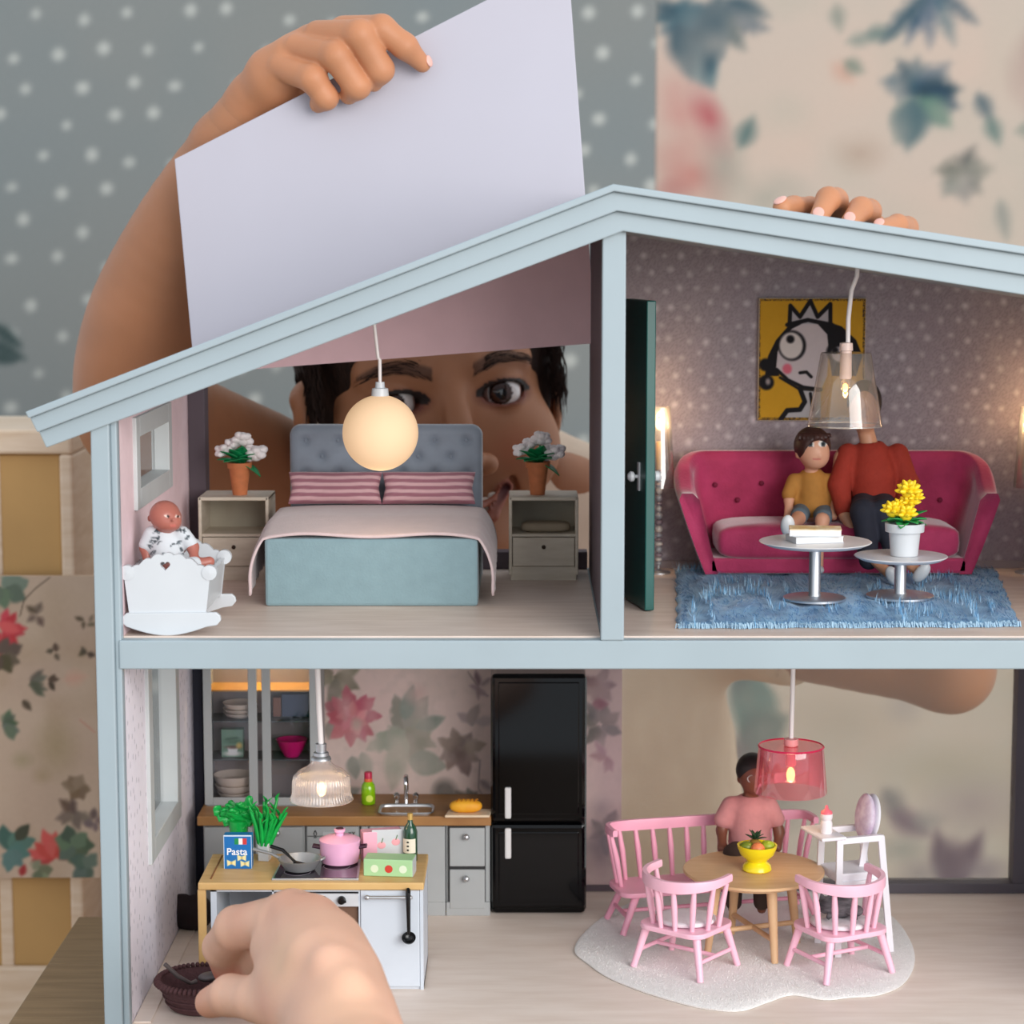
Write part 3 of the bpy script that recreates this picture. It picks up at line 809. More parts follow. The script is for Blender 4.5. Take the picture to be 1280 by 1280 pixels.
# ---------------------------------------------------------------- nightstands
NW = mat('greige_wood', (208, 198, 182), .55, rgb2=(192, 180, 162), vscale=60, stretch=(1, 1, 5))
NWI = mat('greige_wood_inside', (172, 164, 146), .6, rgb2=(158, 148, 130), vscale=60)
def nightstand(pxl, pxr, label):
    Y = .166; dY = .032; m = mp(Y, F2)
    x0, x1 = at(pxl, 660, Y).x, at(pxr, 660, Y).x
    z = lambda py: at(640, py, Y).z
    zt = z(622); zb = F2
    t = thing('nightstand', label, 'nightstand', ((x0 + x1) / 2, Y + dY / 2, F2), 'nightstands beside the bed')
    k = .0017
    for a, b in ((x0, x0 + k), (x1 - k, x1)): BX(a, b, Y, Y + dY, zb + .003, zt).build('side_panel', NW, t, bev=.0004)
    BX(x0, x1, Y, Y + dY, zt - k, zt + .0002).build('top', NW, t, bev=.0006)
    zs = z(669)
    BX(x0 + k, x1 - k, Y + .001, Y + dY, zs - .0009, zs + .0005).build('shelf', NW, t)
    BX(x0 + k, x1 - k, Y + dY - .001, Y + dY, zb + .004, zt - k).build('back_panel', NWI, t)
    d = BX(x0 + k + .0003, x1 - k - .0003, Y + .0004, Y + dY - .004, z(708), zs - .0013).build('drawer', NW, t, bev=.0004)
    c = at((pxl + pxr) / 2, 684, Y)
    MB().ell((c.x, Y, c.z), (.0011, .0012, .0011), 10, 8).build('knob', mat('dark_brass', (60, 44, 34), .4, metal=.6), d, smooth=60)
    BX(x0 + .001, x1 - .001, Y + .0015, Y + dY - .002, zb, z(708) - .0003).build('plinth', NW, t)
    return zt, zs, (x0 + x1) / 2, Y
zt, zs, nx, ny = nightstand(248, 336, 'greige wooden nightstand left of the bed, shelf empty')
zt2, zs2, nx2, ny2 = nightstand(636, 723, 'greige wooden nightstand right of the bed with a folded cloth on its shelf')
MB().ell((nx2 + .001, ny2 + .012, zs2 + .0032), (.013, .007, .0028), 20, 10, p=.5, q=.6).build('folded_cloth', mat('grey_brown_cloth', (150, 136, 116), .8, bump=.3), None, smooth=60, org=(nx2 + .001, ny2 + .012, zs2 + .0005))
tag(bpy.data.objects['folded_cloth'], 'grey-brown folded cloth on the right nightstand shelf', 'cloth')

# ---------------------------------------------------------------- white flowers in terracotta pots
TERRA = mat('terracotta', (196, 116, 72), .75, var=.1, vscale=250, bump=.15)
PETAL = mat('white_petals', (250, 242, 242), .6, var=.05, vscale=300)
LEAFG = mat('enamel_green_leaves', (16, 128, 74), .4, var=.2, vscale=300)
def petals(c, r, seed, n=9):
    rr = random.Random(seed); mb = MB()
    mb.ell(c, r * .62, 10, 8)
    for i in range(n):
        a = 6.283 * i / n; e = rr.uniform(-.6, .7)
        d = Vector((math.cos(a) * math.cos(e), math.sin(a) * math.cos(e), math.sin(e)))
        R = d.to_track_quat('X', 'Z').to_matrix()
        mb.ell(Vector(c) + d * r * .55, (r * .5, r * .42, r * .34), 8, 6, R=R)
    return mb
def leafmesh(base, d, L, W, curl=.3, th=.0003, nu=9, nv=5):
    d = Vector(d).normalized(); side = d.cross(Vector((0, 0, 1)))
    if side.length < .1: side = Vector((1, 0, 0))
    side.normalize(); up = side.cross(d).normalized()
    def f(u, v):
        w = W * math.sin(math.pi * min(1, u * .92 + .06)) * (v - .5) * 2
        return Vector(base) + d * (L * u) + side * w - up * (curl * L * u * u) + up * abs(w) * .35
    return MB().grid(f, nu, nv)
def flowerpot(px, py, Y, label, flip):
    m = mp(Y, F2)
    c = at(px, py, Y)
    t = thing('flower_pot', label, 'flower pot', c, 'white flowers in terracotta pots')
    MB().lathe([(9 * m, 0), (13 * m, 34 * m), (15 * m, 34 * m), (15.5 * m, 41 * m), (13 * m, 41 * m), (12 * m, 36 * m), (0, 35 * m)], c, 24).build('pot', TERRA, t, smooth=40)
    b = c + Vector((0, 0, 38 * m))
    for i, (dx, dz, dy, r) in enumerate(((-20, 18, 3, 12), (4, 32, 2, 14), (-9, 24, 6, 11), (20, 14, 2, 16), (12, 18, 8, 12))):
        o = petals(b + Vector((dx * m * flip, dy * m, dz * m)), r * m, i + 3).build('flower', PETAL, t, smooth=60)
        MB().tube([b - Vector((0, 0, 4 * m)), b + Vector((dx * m * flip * .5, dy * m * .5, dz * .55 * m)), b + Vector((dx * m * flip, dy * m, dz * m))], 1.3 * m, 6).build('stem', LEAFG, o, smooth=60)
    for i, (a, e, L) in enumerate(((200, 30, 24), (235, 25, 22), (300, 30, 26), (340, -10, 26), (250, 55, 26), (270, 30, 22), (285, 60, 28), (215, 50, 26), (320, 45, 24))):
        a = math.radians(a if flip > 0 else 180 - a); e = math.radians(e)
        d = (math.cos(a) * math.cos(e), math.sin(a) * math.cos(e) * .8, math.sin(e))
        o = leafmesh(b, d, L * m * 1.15, 9.5 * m, .3).build('leaf', LEAFG, t, smooth=80, solid=.0004)
flowerpot(300, 619, .178, 'white flowers in a terracotta pot on the left nightstand', 1)
flowerpot(672, 618, .178, 'white flowers in a terracotta pot on the right nightstand', 1)

# ---------------------------------------------------------------- globe pendant
YG = .075; c = at(475.5, 541, YG); m = mp(YG, F2)
t = thing('globe_pendant', 'glowing cream globe pendant lamp hanging over the bed', 'lamp', c)
MB().ell(c, 47 * m, 40, 28).build('globe', mat('glowing_opal_glass', (214, 186, 156), .85, var=.02, vscale=40, emit=(255, 206, 152), estr=.42), t, smooth=180)
MB().lathe([(11 * m, 44 * m), (10 * m, 55 * m), (6 * m, 56 * m), (5.5 * m, 63 * m), (2 * m, 63 * m)], c, 16).build('cap', WHITE, t, smooth=40)
zc = rz_under(at(468, 400, YG).x) + .003
pe = at(468, 404, YG)
MB().tube([c + Vector((0, 0, 60 * m)), c + Vector((0, 0, 90 * m)), Vector((c.x - .0008, YG, (c.z + zc) / 2 + .008)), Vector((pe.x, YG, zc - .004)), Vector((pe.x - .001, YG, zc))], 1.9 * m * 1.15, 8).build('cord', CORD, t, smooth=60)
bulb_light('globe_light', c - Vector((0, 0, 52 * m)), .016, (1, .78, .5), .012)

# ---------------------------------------------------------------- cradle and baby doll
Y0 = .006; Y1 = .058
m = mp(Y0, F2)
cx = at(208, 760, Y0).x
def cz(py): return at(208, py, Y0).z
t = thing('rocking_cradle', 'white rocking cradle with scalloped ends and a heart cut-out', 'cradle', (cx, .032, F2))
def X_(px): return at(px, 740, Y0).x
def endpanel(y, nm):
    pts = [(161, 768), (156, 726), (160, 715)]
    for k in range(7):      # scallops
        x0, x1 = 160 + k * 14.6, 160 + (k + 1) * 14.6
        def arch(x): return 716 - 22 * math.sin(math.pi * (x - 160) / 102)
        for q in range(6):
            u = q / 5; x = x0 + (x1 - x0) * u
            pts.append((x, arch(x) - 3.2 * math.sin(math.pi * u)))
    pts += [(262, 726), (257, 768)]
    P = [(X_(a), cz(b)) for a, b in pts]
    from mathutils.geometry import tessellate_polygon
    ht = []
    for k in range(24):
        a = 2 * math.pi * k / 24
        hx = 16 * math.sin(a) ** 3 / 16; hy = (13 * math.cos(a) - 5 * math.cos(2 * a) - 2 * math.cos(3 * a) - math.cos(4 * a)) / 16
        ht.append((X_(207 + 6.5 * hx), cz(707 - 6.5 * hy)))
    ht = ht[::-1]
    loops = [[Vector((a, b, 0)) for a, b in P], [Vector((a, b, 0)) for a, b in ht]]
    tris = tessellate_polygon(loops)
    allp = P + ht; n = len(allp)
    V = [(a, y, b) for a, b in allp] + [(a, y + .0028, b) for a, b in allp]
    F = [tuple(q) for q in tris] + [tuple(i + n for i in q[::-1]) for q in tris]
    for s0, cnt in ((0, len(P)), (len(P), len(ht))):
        for i in range(cnt):
            a, b = s0 + i, s0 + (i + 1) % cnt
            F.append((a, b, b + n, a + n))
    return mesh_obj(nm, V, F, WHITE, t, None)
endpanel(Y0, 'end_panel'); endpanel(Y1 - .0028, 'end_panel')
for y in (Y0 - .0015, Y1 - .0013):
    pts = [(152, 771), (158, 766), (270, 765), (275, 769), (276, 775), (271, 781), (258, 783)] + [(258 - 100 * k / 12, 783 + 11 * math.sin(math.pi * k / 12)) for k in range(1, 12)] + [(158, 783), (152, 778)]
    MB().prism([(X_(a), cz(b)) for a, b in pts], y, y + .0026).build('rocker', WHITE, t, bev=.0004)
for s, xa_, xb_ in ((1, 257, 263), (-1, 162, 156)):
    p = MB(); y0, y1 = Y0 + .003, Y1 - .003
    top = [(y0 + (y1 - y0) * k / 28, cz(712) - (.0012 + .0012 * abs(math.sin(k / 28 * math.pi * 7)))) for k in range(29)]
    V = []; n = len(top); xx = X_(xa_); xx2 = X_(xb_)
    for (y, z) in top: V += [(xx2, y, z), (xx2 - s * .0018, y, z), (xx - s * .0018, y, cz(764)), (xx, y, cz(764))]
    F = []
    for i in range(n - 1):
        for a in range(4): F.append((4 * i + a, 4 * i + (a + 1) % 4, 4 * i + 4 + (a + 1) % 4, 4 * i + 4 + a))
    F += [(3, 2, 1, 0), tuple(4 * (n - 1) + a for a in range(4))]
    MB().add(V, F).build('side_panel', WHITE, t, smooth=30)
for y in (Y0 + .0014, Y1 - .0014):
    for px in (159, 262):
        MB().lathe([(0, -.0022), (.0034, -.0018), (.0034, .0018), (0, .0022)], (X_(px), y, cz(716)), 16, R=rotx(math.pi / 2)).build('round_knob', WHITE, t, smooth=40)
BX(X_(163), X_(255), Y0 + .003, Y1 - .003, cz(764), cz(752)).build('mattress', mat('cradle_cloth', (236, 230, 234), .85), t, bev=.001)

SKIND = mat('dark_doll_vinyl', vcol=True, rough=.35, var=.04, vscale=200, spec=.45)
YD = .03; m = mp(YD, F2)
def A(px, py, dy=0): return at(px, py, YD + dy)
pts = [(A(206, 645), 20 * m), (A(180, 700), 12 * m), (A(268, 712), 10 * m), (A(206, 720, .01), 10 * m), (A(230, 640, -.01), 5 * m), (A(206, 640, .012), 8 * m)]
s = SDF.around(pts, .0007)
hc = A(206, 644)
s.ell(hc, (19 * m, 21 * m, 18.5 * m), k=.001)
s.ell(A(212, 653, -.004), (14 * m, 12 * m, 11 * m), k=.004)
s.ell(A(216.5, 650, -.0095), (2.5 * m, 2.5 * m, 2.2 * m), k=.0012)
s.ell(A(224, 645, .001), (3 * m, 3 * m, 4 * m), k=.001)
s.ell(A(187, 648, .002), (3 * m, 3 * m, 4.5 * m), k=.001)
for ex in (209, 222): s.ell(A(ex, 645.5, -.0088 + (ex - 215) ** 2 * 1e-5), (3.4 * m, 2.5 * m, 2.4 * m), k=.0008, op='sub')
s.chain([(A(206, 660), 8 * m), (A(208, 690), 15 * m), (A(212, 712, .004), 16 * m)], .003)
s.chain([(A(190, 668), 8 * m), (A(182, 684), 7 * m), (A(184, 700, -.002), 5.5 * m)], .002)
s.chain([(A(228, 668), 8 * m), (A(241, 684), 7 * m), (A(243, 697, -.004), 5.5 * m)], .002)
s.chain([(A(215, 712), 9 * m), (A(240, 707, -.006), 8 * m), (A(262, 702, -.004), 6.5 * m)], .002)
s.chain([(A(206, 712), 9 * m), (A(216, 712, -.012), 8 * m), (A(232, 712, -.014), 6.5 * m)], .002)
def babycol(V):
    C = np.tile(np.array((176, 106, 92.)), (len(V), 1))
    X, Y = proj(V[:, 0], V[:, 1], V[:, 2]); fr = V[:, 1] < hc.y - 8 * m
    for ex in (209, 222): C[fr & (((X - ex) / 3.2) ** 2 + ((Y - 645.5) / 1.5) ** 2 < 1)] = (224, 196, 184)
    for ex in (210, 222.5): C[fr & (((X - ex) / 1.5) ** 2 + ((Y - 645.5) / 1.4) ** 2 < 1)] = (50, 32, 28)
    C[fr & (((X - 217) / 4.2) ** 2 + ((Y - 657) / 1.8) ** 2 < 1)] = (196, 110, 100)
    return lin(C)
b = blob('doll', s, SKIND, None, babycol, org=A(208, 716))
tag(b, 'bald baby doll in printed white romper sitting in the white cradle', 'doll')
s = SDF.around(pts, .0007)
s.chain([(A(206, 668), 13 * m), (A(208, 690), 18.5 * m), (A(212, 714, .004), 19 * m)], .004)
s.chain([(A(190, 668), 10.5 * m), (A(183, 681), 9.5 * m)], .003); s.chain([(A(228, 668), 10.5 * m), (A(238, 679), 9 * m)], .003)
s.chain([(A(215, 712), 12 * m), (A(243, 706, -.006), 10.5 * m)], .003)
s.ell(A(206, 651), 12 * m, k=.001, op='sub')
def romp(V):
    X, Y = proj(V[:, 0], V[:, 1], V[:, 2])
    c = Canvas(X, Y, (208, 212, 216)); r = random.Random(3)
    for i in range(40):
        x, y = r.uniform(170, 260), r.uniform(660, 716); a = r.uniform(0, 6.28)
        L = r.uniform(3, 6); dx, dy = math.cos(a) * L, math.sin(a) * L * .5
        c.line([(x - dx, y - dy), (x, y - 1.5), (x + dx, y + dy)], .8, (46, 56, 62), .9, .5)
        if i % 3 == 0: c.line([(x - dx, y - dy), (x, y + 2.5), (x + dx, y + dy)], .7, (60, 70, 76), .9, .5)
    return lin(c.C)
blob('romper', s, mat('printed_cotton', vcol=True, rough=.8, var=.03, vscale=400), b, romp)

# ================================================================ living room
# green door standing open
dh = fl(779, 748, F2); df = fl(806, 765, F2)
zt_ = at(812, 376, df.y).z
t = thing('green_door', 'dark green door standing open beside the divider in the living room', 'door', (dh.x, dh.y, F2))
d2 = Vector((df.x - dh.x, df.y - dh.y, 0)); L = d2.length; d2.normalize(); nr = Vector((-d2.y, d2.x, 0))
if nr.x < 0: nr = -nr
GD = mat('dark_green_paint', (10, 84, 78), .35, var=.06)
th = .0046
P = [Vector((dh.x, dh.y, 0)), Vector((df.x, df.y, 0)), Vector((df.x, df.y, 0)) + nr * th, Vector((dh.x, dh.y, 0)) + nr * th]
MB().prism([(v.x, v.y) for v in P], F2 + .0006, zt_, axis='z').build('leaf', GD, t, bev=.0005)
kp = at(797, 593, (df.y + dh.y) / 2)
hp = Vector((dh.x, dh.y, kp.z)) + d2 * L * .72
for sgn, off in ((-1, 0), (1, th)):
    o = nr * off
    pl = MB()
    for dz in (0,):
        a = hp + o + nr * sgn * .0003
        V = [a + d2 * s * .0016 + Vector((0, 0, z)) + nr * sgn * w for w in (-.0003, .0005) for z in (-.0068, .0068) for s in (-1, 1)]
        pl.add(V, [(0, 1, 3, 2), (4, 6, 7, 5), (0, 4, 5, 1), (2, 3, 7, 6), (0, 2, 6, 4), (1, 5, 7, 3)])
    h = pl.build('handle_plate', WHITE, t)
    MB().lathe([(.0009, 0), (.0009, .0022), (.0024, .003), (.0026, .0045), (.0014, .0058), (0, .006)], hp + o, 12, R=(nr * sgn).to_track_quat('Z', 'Y').to_matrix()).build('knob', WHITE, h, smooth=40)

# floor lamp with beaded pole behind the door
YL = .192; m = mp(YL, F2); c = Vector((at(824, 600, YL).x, YL, F2))
CLEARP = clear('clear_plastic_shade', (250, 248, 246), gloss=.16, rough=.04, milk=.07)
def floor_lamp(c, m, label, power, group):
    t = thing('floor_lamp', label, 'lamp', c, group)
    MB().lathe([(15 * m, 0), (15 * m, 2 * m), (4 * m, 4 * m), (2 * m, 6 * m)], c, 20).build('base', STEEL, t, smooth=40)
    MB().tube([c + Vector((0, 0, 5 * m)), c + Vector((0, 0, 165 * m))], 1.6 * m, 8).build('pole', STEEL, t, smooth=60)
    z = 10; r = random.Random(2); i = 0
    cols = [mat('bead_grey', (160, 158, 160), .25, coat=.3), mat('bead_pearl', (206, 196, 186), .2, coat=.4), mat('bead_mauve', (138, 122, 128), .25, coat=.3)]
    while z < 128:
        h = r.choice((5, 6, 8, 9)); rr = r.choice((3.6, 4.4, 5.2))
        MB().ell(c + Vector((0, 0, (z + h / 2) * m)), (rr * m, rr * m, h * .52 * m), 12, 8).build('bead', cols[i % 3], t, smooth=180)
        z += h; i += 1
    zb = 150
    MB().lathe([(20 * m, 108 * m), (13.5 * m, 208 * m), (13 * m, 208 * m), (19.5 * m, 108 * m)], c, 28, cap=False).build('shade', CLEARP, t, smooth=60)
    MB().lathe([(4 * m, 130 * m), (4.4 * m, 150 * m), (3.6 * m, 165 * m)], c, 12).build('socket', mat('amber_socket', (214, 176, 120), .3), t, smooth=40)
    MB().ell(c + Vector((0, 0, 186 * m)), (4.4 * m, 4.4 * m, 7 * m), 12, 10).build('bulb', BULB, t, smooth=180)
    bulb_light('floor_lamp_light', c + Vector((0, -7 * m, 190 * m)), power)
floor_lamp(c, m, 'floor lamp with beaded pole and clear shade behind the green door', .045, 'beaded floor lamps')
floor_lamp(Vector((at(1287, 600, YL).x, YL, F2)), m, 'floor lamp with clear shade at the right end of the living room', .045, 'beaded floor lamps')

# ---------------------------------------------------------------- painting
def picture(P):
    X, Y = proj(P[..., 0], P[..., 1], P[..., 2])
    c = Canvas(X, Y, (202, 152, 40)); K = (26, 24, 28); W = (196, 184, 186)
    c.mix(vnoise(X, Y, 20, 3) * .3, (186, 136, 30))
    # hair
    c.poly([(970, 425), (985, 408), (1005, 401), (1030, 400), (1052, 408), (1070, 425), (1078, 445), (1070, 470), (1040, 470), (1034, 425), (1010, 405), (985, 420), (972, 455), (974, 470), (956, 470), (960, 445)], K)
    # face
    c.poly([(990, 411), (1004, 404), (1022, 405), (1034, 418), (1036, 440), (1034, 470), (1026, 488), (1005, 484), (983, 474), (970, 462), (972, 440), (978, 424)], W)
    c.poly([(1032, 404), (1052, 408), (1070, 425), (1076, 440), (1040, 446), (1036, 424)], K)
    c.line([(971, 462), (985, 475), (1004, 484), (1026, 487)], 2.2, K)
    c.line([(975, 472), (1000, 487), (1020, 490), (1024, 488)], 1.6, K)
    # crown
    c.poly([(987, 405), (988, 382), (1000, 396), (1013, 378), (1024, 396), (1037, 380), (1038, 405)], (172, 166, 170))
    c.line([(987, 404), (988, 382), (1000, 396), (1013, 376), (1022, 396), (1038, 380), (1038, 404)], 2.6, K); c.line([(984, 406), (1010, 400), (1040, 406)], 2.6, K)
    # eyes
    c.ell(990, 432, 17.5, 19, K); c.ell(989, 432, 14.5, 16.5, (208, 198, 194)); c.ell(988, 424, 5, 5, K)
    c.ell(1050, 440, 17, 14, K); c.ell(1052, 443, 13, 10, W); c.ell(1044, 438, 4, 4, K)
    c.line([(1000, 466), (1008, 465), (1014, 471)], 2.0, K)
    c.ell(984, 461, 6, 6.5, (208, 104, 122), .9, 1.5)
    # side curl, neck, shoulders
    c.ell(957, 456, 8, 8, K); c.ell(958, 478, 9.5, 9.5, K); c.ell(960, 477, 3, 4, (150, 140, 140))
    c.poly([(1003, 488), (1026, 490), (1026, 522), (978, 522), (985, 514), (1000, 512), (1006, 502)], (176, 172, 174)); c.line([(1000, 486), (1006, 502), (1000, 512), (984, 513), (976, 524)], 3, K)
    c.line([(1013, 492), (1016, 512)], 2, K)
    # speckled rim
    e = np.minimum(np.minimum(X - 947, 1082 - X), np.minimum(Y - 373, 525 - Y))
    g = np.random.RandomState(6).rand(*X.shape)
    c.mix((e < 3.5) * (g > .35) * .85, (40, 32, 40))
    return c.C
Yp = HB - .0035
x0, x1 = at(948, 450, Yp).x, at(1081.5, 450, Yp).x; z1, z0 = at(1010, 372.5, Yp).z, at(1010, 526, Yp).z
t = thing('painting', 'yellow painting of a crowned cartoon woman with one huge eye above the sofa', 'painting', ((x0 + x1) / 2, Yp, z0))
BX(x0, x1, Yp, HB - .0003, z0, z1).build('canvas', mat('canvas_edge', (206, 196, 180), .7), t, bev=.0003)
sheet('picture', (x0 + .0003, Yp - .0002, z0 + .0003), (x1 - x0 - .0006, 0, 0), (0, 0, z1 - z0 - .0006), 200, 230, picture, PAPER, t)

# ---------------------------------------------------------------- clear cone pendant
YC = .07; m = mp(YC, F2); c = at(1056, 532, YC)
t = thing('clear_pendant', 'clear plastic cone pendant lamp hanging in front of the painting', 'lamp', c)
MB().lathe([(46 * m, 0), (46 * m, 1 * m), (31 * m, 89 * m), (30 * m, 90 * m), (6 * m, 90 * m)], c, 40, cap=False).build('shade', CLEARP, t, smooth=40)
MB().lathe([(46.3 * m, -.5 * m), (46.6 * m, .5 * m), (46 * m, 1.5 * m), (45.4 * m, .5 * m), (46.3 * m, -.5 * m)], c, 40, cap=False).build('rim', clear('clear_rim', (250, 236, 214), gloss=.4, milk=.25), t, smooth=60)
MB().lathe([(6.5 * m, 58 * m), (7.5 * m, 60 * m), (7 * m, 92 * m), (8.5 * m, 93 * m), (8 * m, 102 * m), (3 * m, 103 * m)], c, 16).build('socket', mat('frosted_pink_socket', (226, 200, 190), .4), t, smooth=40)
MB().lathe([(0, 34 * m), (3 * m, 36 * m), (5.5 * m, 45 * m), (6.5 * m, 58 * m)], c, 16).build('bulb', clear('bulb_glass', (255, 240, 214), gloss=.2), t, smooth=60)
MB().ell(c + Vector((-.3 * m, 0, 47 * m)), (3.6 * m, 3.6 * m, 5.5 * m), 10, 8).build('filament', BULB, t, smooth=180)
zc = rz_under(at(1070, 340, YC).x) + .003
a = c + Vector((2 * m, 0, 102 * m)); e = at(1071, 340, YC)
MB().tube([a, a + Vector((0, 0, 30 * m)), Vector((a.x + .0012, YC, (a.z + zc) / 2 + .006)), Vector((e.x, YC, zc - .006)), Vector((e.x + .0004, YC, zc))], 2.9 * m, 8).build('cord', CORD, t, smooth=60)
bulb_light('clear_pendant_light', c + Vector((0, 0, 40 * m)), .02)

# ---------------------------------------------------------------- pink sofa
SY0, SY1 = .158, .209
m = mp(SY0 + .01, F2)
sx0, sx1 = at(843, 640, .18).x, at(1243, 640, .18).x
scx = (sx0 + sx1) / 2; shw = (sx1 - sx0) / 2
VEL = mat('pink_velvet', (188, 52, 100), .75, rgb2=(164, 38, 82), vscale=90, sheen=.9, bump=.2, bscale=900)
t = thing('pink_sofa', 'raspberry pink velvet sofa with curved buttoned back', 'sofa', (scx, .185, F2))
zseat = at(1040, 655, .166).z; zb = at(1040, 716, .166).z
zback = at(1040, 563, .203).z; zarm = at(860, 612, .17).z
# plan of the shell: rounded U
plan = []
n = 48
for k in range(n + 1):
    u = k / n
    if u < .18:
        v = u / .18; plan.append((-1.0, SY0 + .003 + (SY1 - SY0 - .026) * v))
    elif u < .32:
        a = (u - .18) / .14 * math.pi / 2; plan.append((-1 + (1 - math.cos(a)) * .2, SY1 - .023 + .018 * math.sin(a)))
    elif u <= .68:
        v = (u - .32) / .36; plan.append((-.8 + 1.6 * v, SY1 - .005))
    elif u < .82:
        a = (u - .68) / .14 * math.pi / 2; plan.append((.8 + .2 * math.sin(a), SY1 - .005 - .018 * (1 - math.cos(a))))
    else:
        v = (u - .82) / .18; plan.append((1.0, SY1 - .023 - (SY1 - SY0 - .026) * v))
def shell(u, v):
    k = u * n; i = min(int(k), n - 1); f = k - i
    px = plan[i][0] * (1 - f) + plan[i + 1][0] * f; py = plan[i][1] * (1 - f) + plan[i + 1][1] * f
    i2 = max(0, i - 1); j2 = min(n, i + 2)
    tx = (plan[j2][0] - plan[i2][0]) * shw; ty = plan[j2][1] - plan[i2][1]; L = math.hypot(tx, ty); nx_, ny_ = -ty / L, tx / L   # outward
    s = min(u, 1 - u)
    e = min(1, max(0, (s - .02) / .27)); e = e * e * (3 - 2 * e)
    ztop = zarm - .001 + (zback - zarm + .001) * e
    taper = 1 - .092 * (1 - max(0, min(1, (0 if False else 1))))
    a = v * 2 * math.pi
    # cross-section: rounded slab from the base to the top, thicker at the top
    prof = [(.0035, 0), (.0045, .3), (.0052, .7), (.0052, .92), (.0028, 1.0), (-.0028, 1.0), (-.0052, .92), (-.0046, .7), (-.0035, .3), (-.003, 0)]
    w = v * (len(prof) - 1); wi = min(int(w), len(prof) - 2); wf = w - wi
    off = prof[wi][0] * (1 - wf) + prof[wi + 1][0] * wf; hz_ = prof[wi][1] * (1 - wf) + prof[wi + 1][1] * wf
    z = zb + (ztop - zb) * hz_
    flare = -.0135 * (1 - min(1, (z - zb) / (zarm - zb))) * abs(px) ** 3
    X = scx + px * (shw - .005) * 1 + (1 if px > 0 else -1) * flare
    return Vector((X + nx_ * -off * -1, py + ny_ * off, z))
mb = MB().grid(shell, 60, 28)
nv_, nu_ = 28, 60
base = 0
mb.f.append(tuple(j * nu_ for j in range(nv_))[::-1]); mb.f.append(tuple(j * nu_ + nu_ - 1 for j in range(nv_)))
body = mb.build('shell', VEL, t, smooth=180, sub=1)
sw = shw - .021
MB().ell((scx, (SY0 + SY1 - .006) / 2 - .001, (zseat + at(1040, 698, .166).z) / 2), (sw, (SY1 - SY0 - .012) / 2 + .002, (zseat - at(1040, 698, .166).z) / 2 + .0008), 48, 16, p=.18, q=.42).build('seat_cushion', VEL, t, smooth=80)
BX(scx - shw + .017, scx + shw - .017, SY0 + .003, SY1 - .004, zb + .0002, at(1040, 696, .166).z).build('seat_base', VEL, t, bev=.0015)
for i, (px, py) in enumerate(((894, 606), (922, 625), (952, 604), (985, 625), (1145, 606), (1175, 625), (1200, 606))):
    p = at(px, py, SY1 - .0105)
    MB().ell(p, (.0014, .0012, .0014), 10, 8).build('button', mat('dark_pink_button', (120, 22, 56), .8), t, smooth=80)
for px in (912, 1190):
    for y in (SY0 + .008, SY1 - .008):
        MB().lathe([(.0016, 0), (.002, zb - F2 + .0004)], (at(px, 700, .166).x, y, F2), 10).build('leg', STEEL, t, smooth=40)

# ---------------------------------------------------------------- blue fur rug
cs = [fl(846, 786, F2), fl(1276, 784, F2), fl(1244, 713, F2), fl(845, 714, F2)]
t = thing('blue_rug', 'shaggy blue fur rug under the round white tables', 'rug', (sum((c.x for c in cs)) / 4, sum((c.y for c in cs)) / 4, F2))
FUR = mat('blue_fur', (112, 170, 210), .9, rgb2=(196, 222, 238), vscale=70, sheen=.3, stretch=(1, 2, 1))
FURD = mat('blue_fur_dark', (70, 126, 174), .9, rgb2=(124, 178, 214), vscale=70, sheen=.3)
def rp(u, v):
    e = .0007 * math.sin(u * 21) + .0005 * math.sin(u * 53 + 1)
    p = (cs[0] * (1 - u) + cs[1] * u) * (1 - v) + (cs[3] * (1 - u) + cs[2] * u) * v
    return p + Vector((.0006 * math.sin(v * 37), e * (1 if v < .5 else -1), 0))
def pile(u, v):
    p = rp(u, v); ed = min(u * 12, (1 - u) * 12, v * 5, (1 - v) * 5, 1)
    z = .0016 + .0022 * ed * (.4 + vnoise(np.array([u * 60]), np.array([v * 16]), 2.2, 3)[0] * .9)
    if v == 0 or v == 1 or u == 0 or u == 1: z = .0003
    return p + Vector((0, 0, z))
o = MB().grid(pile, 120, 36).build('pile', FURD, t, smooth=180)
TBASE = [fl(1018, 749, F2 + .0046), fl(1125, 746, F2 + .0046)]
for w_ in TBASE: w_.z = F2
r = random.Random(11)
for nm, mm, cnt in (('fur_tufts', FUR, 7500), ('fur_tufts', FURD, 5000)):
    V = []; F = []
    for i in range(cnt):
        u, v = r.random(), r.random()
        q_ = rp(u, v)
        if any((q_ - w_).length < .0185 for w_ in TBASE): continue
        b = pile(min(.999, max(.001, u)), min(.999, max(.001, v))) - Vector((0, 0, .0008))
        lay = vnoise(np.array([u * 40]), np.array([v * 12]), 3, 8)[0] * 6.28
        d = Vector((math.cos(lay) * .8 + r.uniform(-.4, .4), -.5 + math.sin(lay) * .6, r.uniform(.25, .7))).normalized()
        L = r.uniform(.003, .0062); s_ = d.cross(Vector((0, 0, 1))).normalized() * .00034
        k = len(V); V += [b - s_, b + s_, b + d * L]; F.append((k, k + 1, k + 2))
    ft = mesh_obj(nm, V, F, mm, t); ft['kind'] = 'stuff'
V = []; F = []
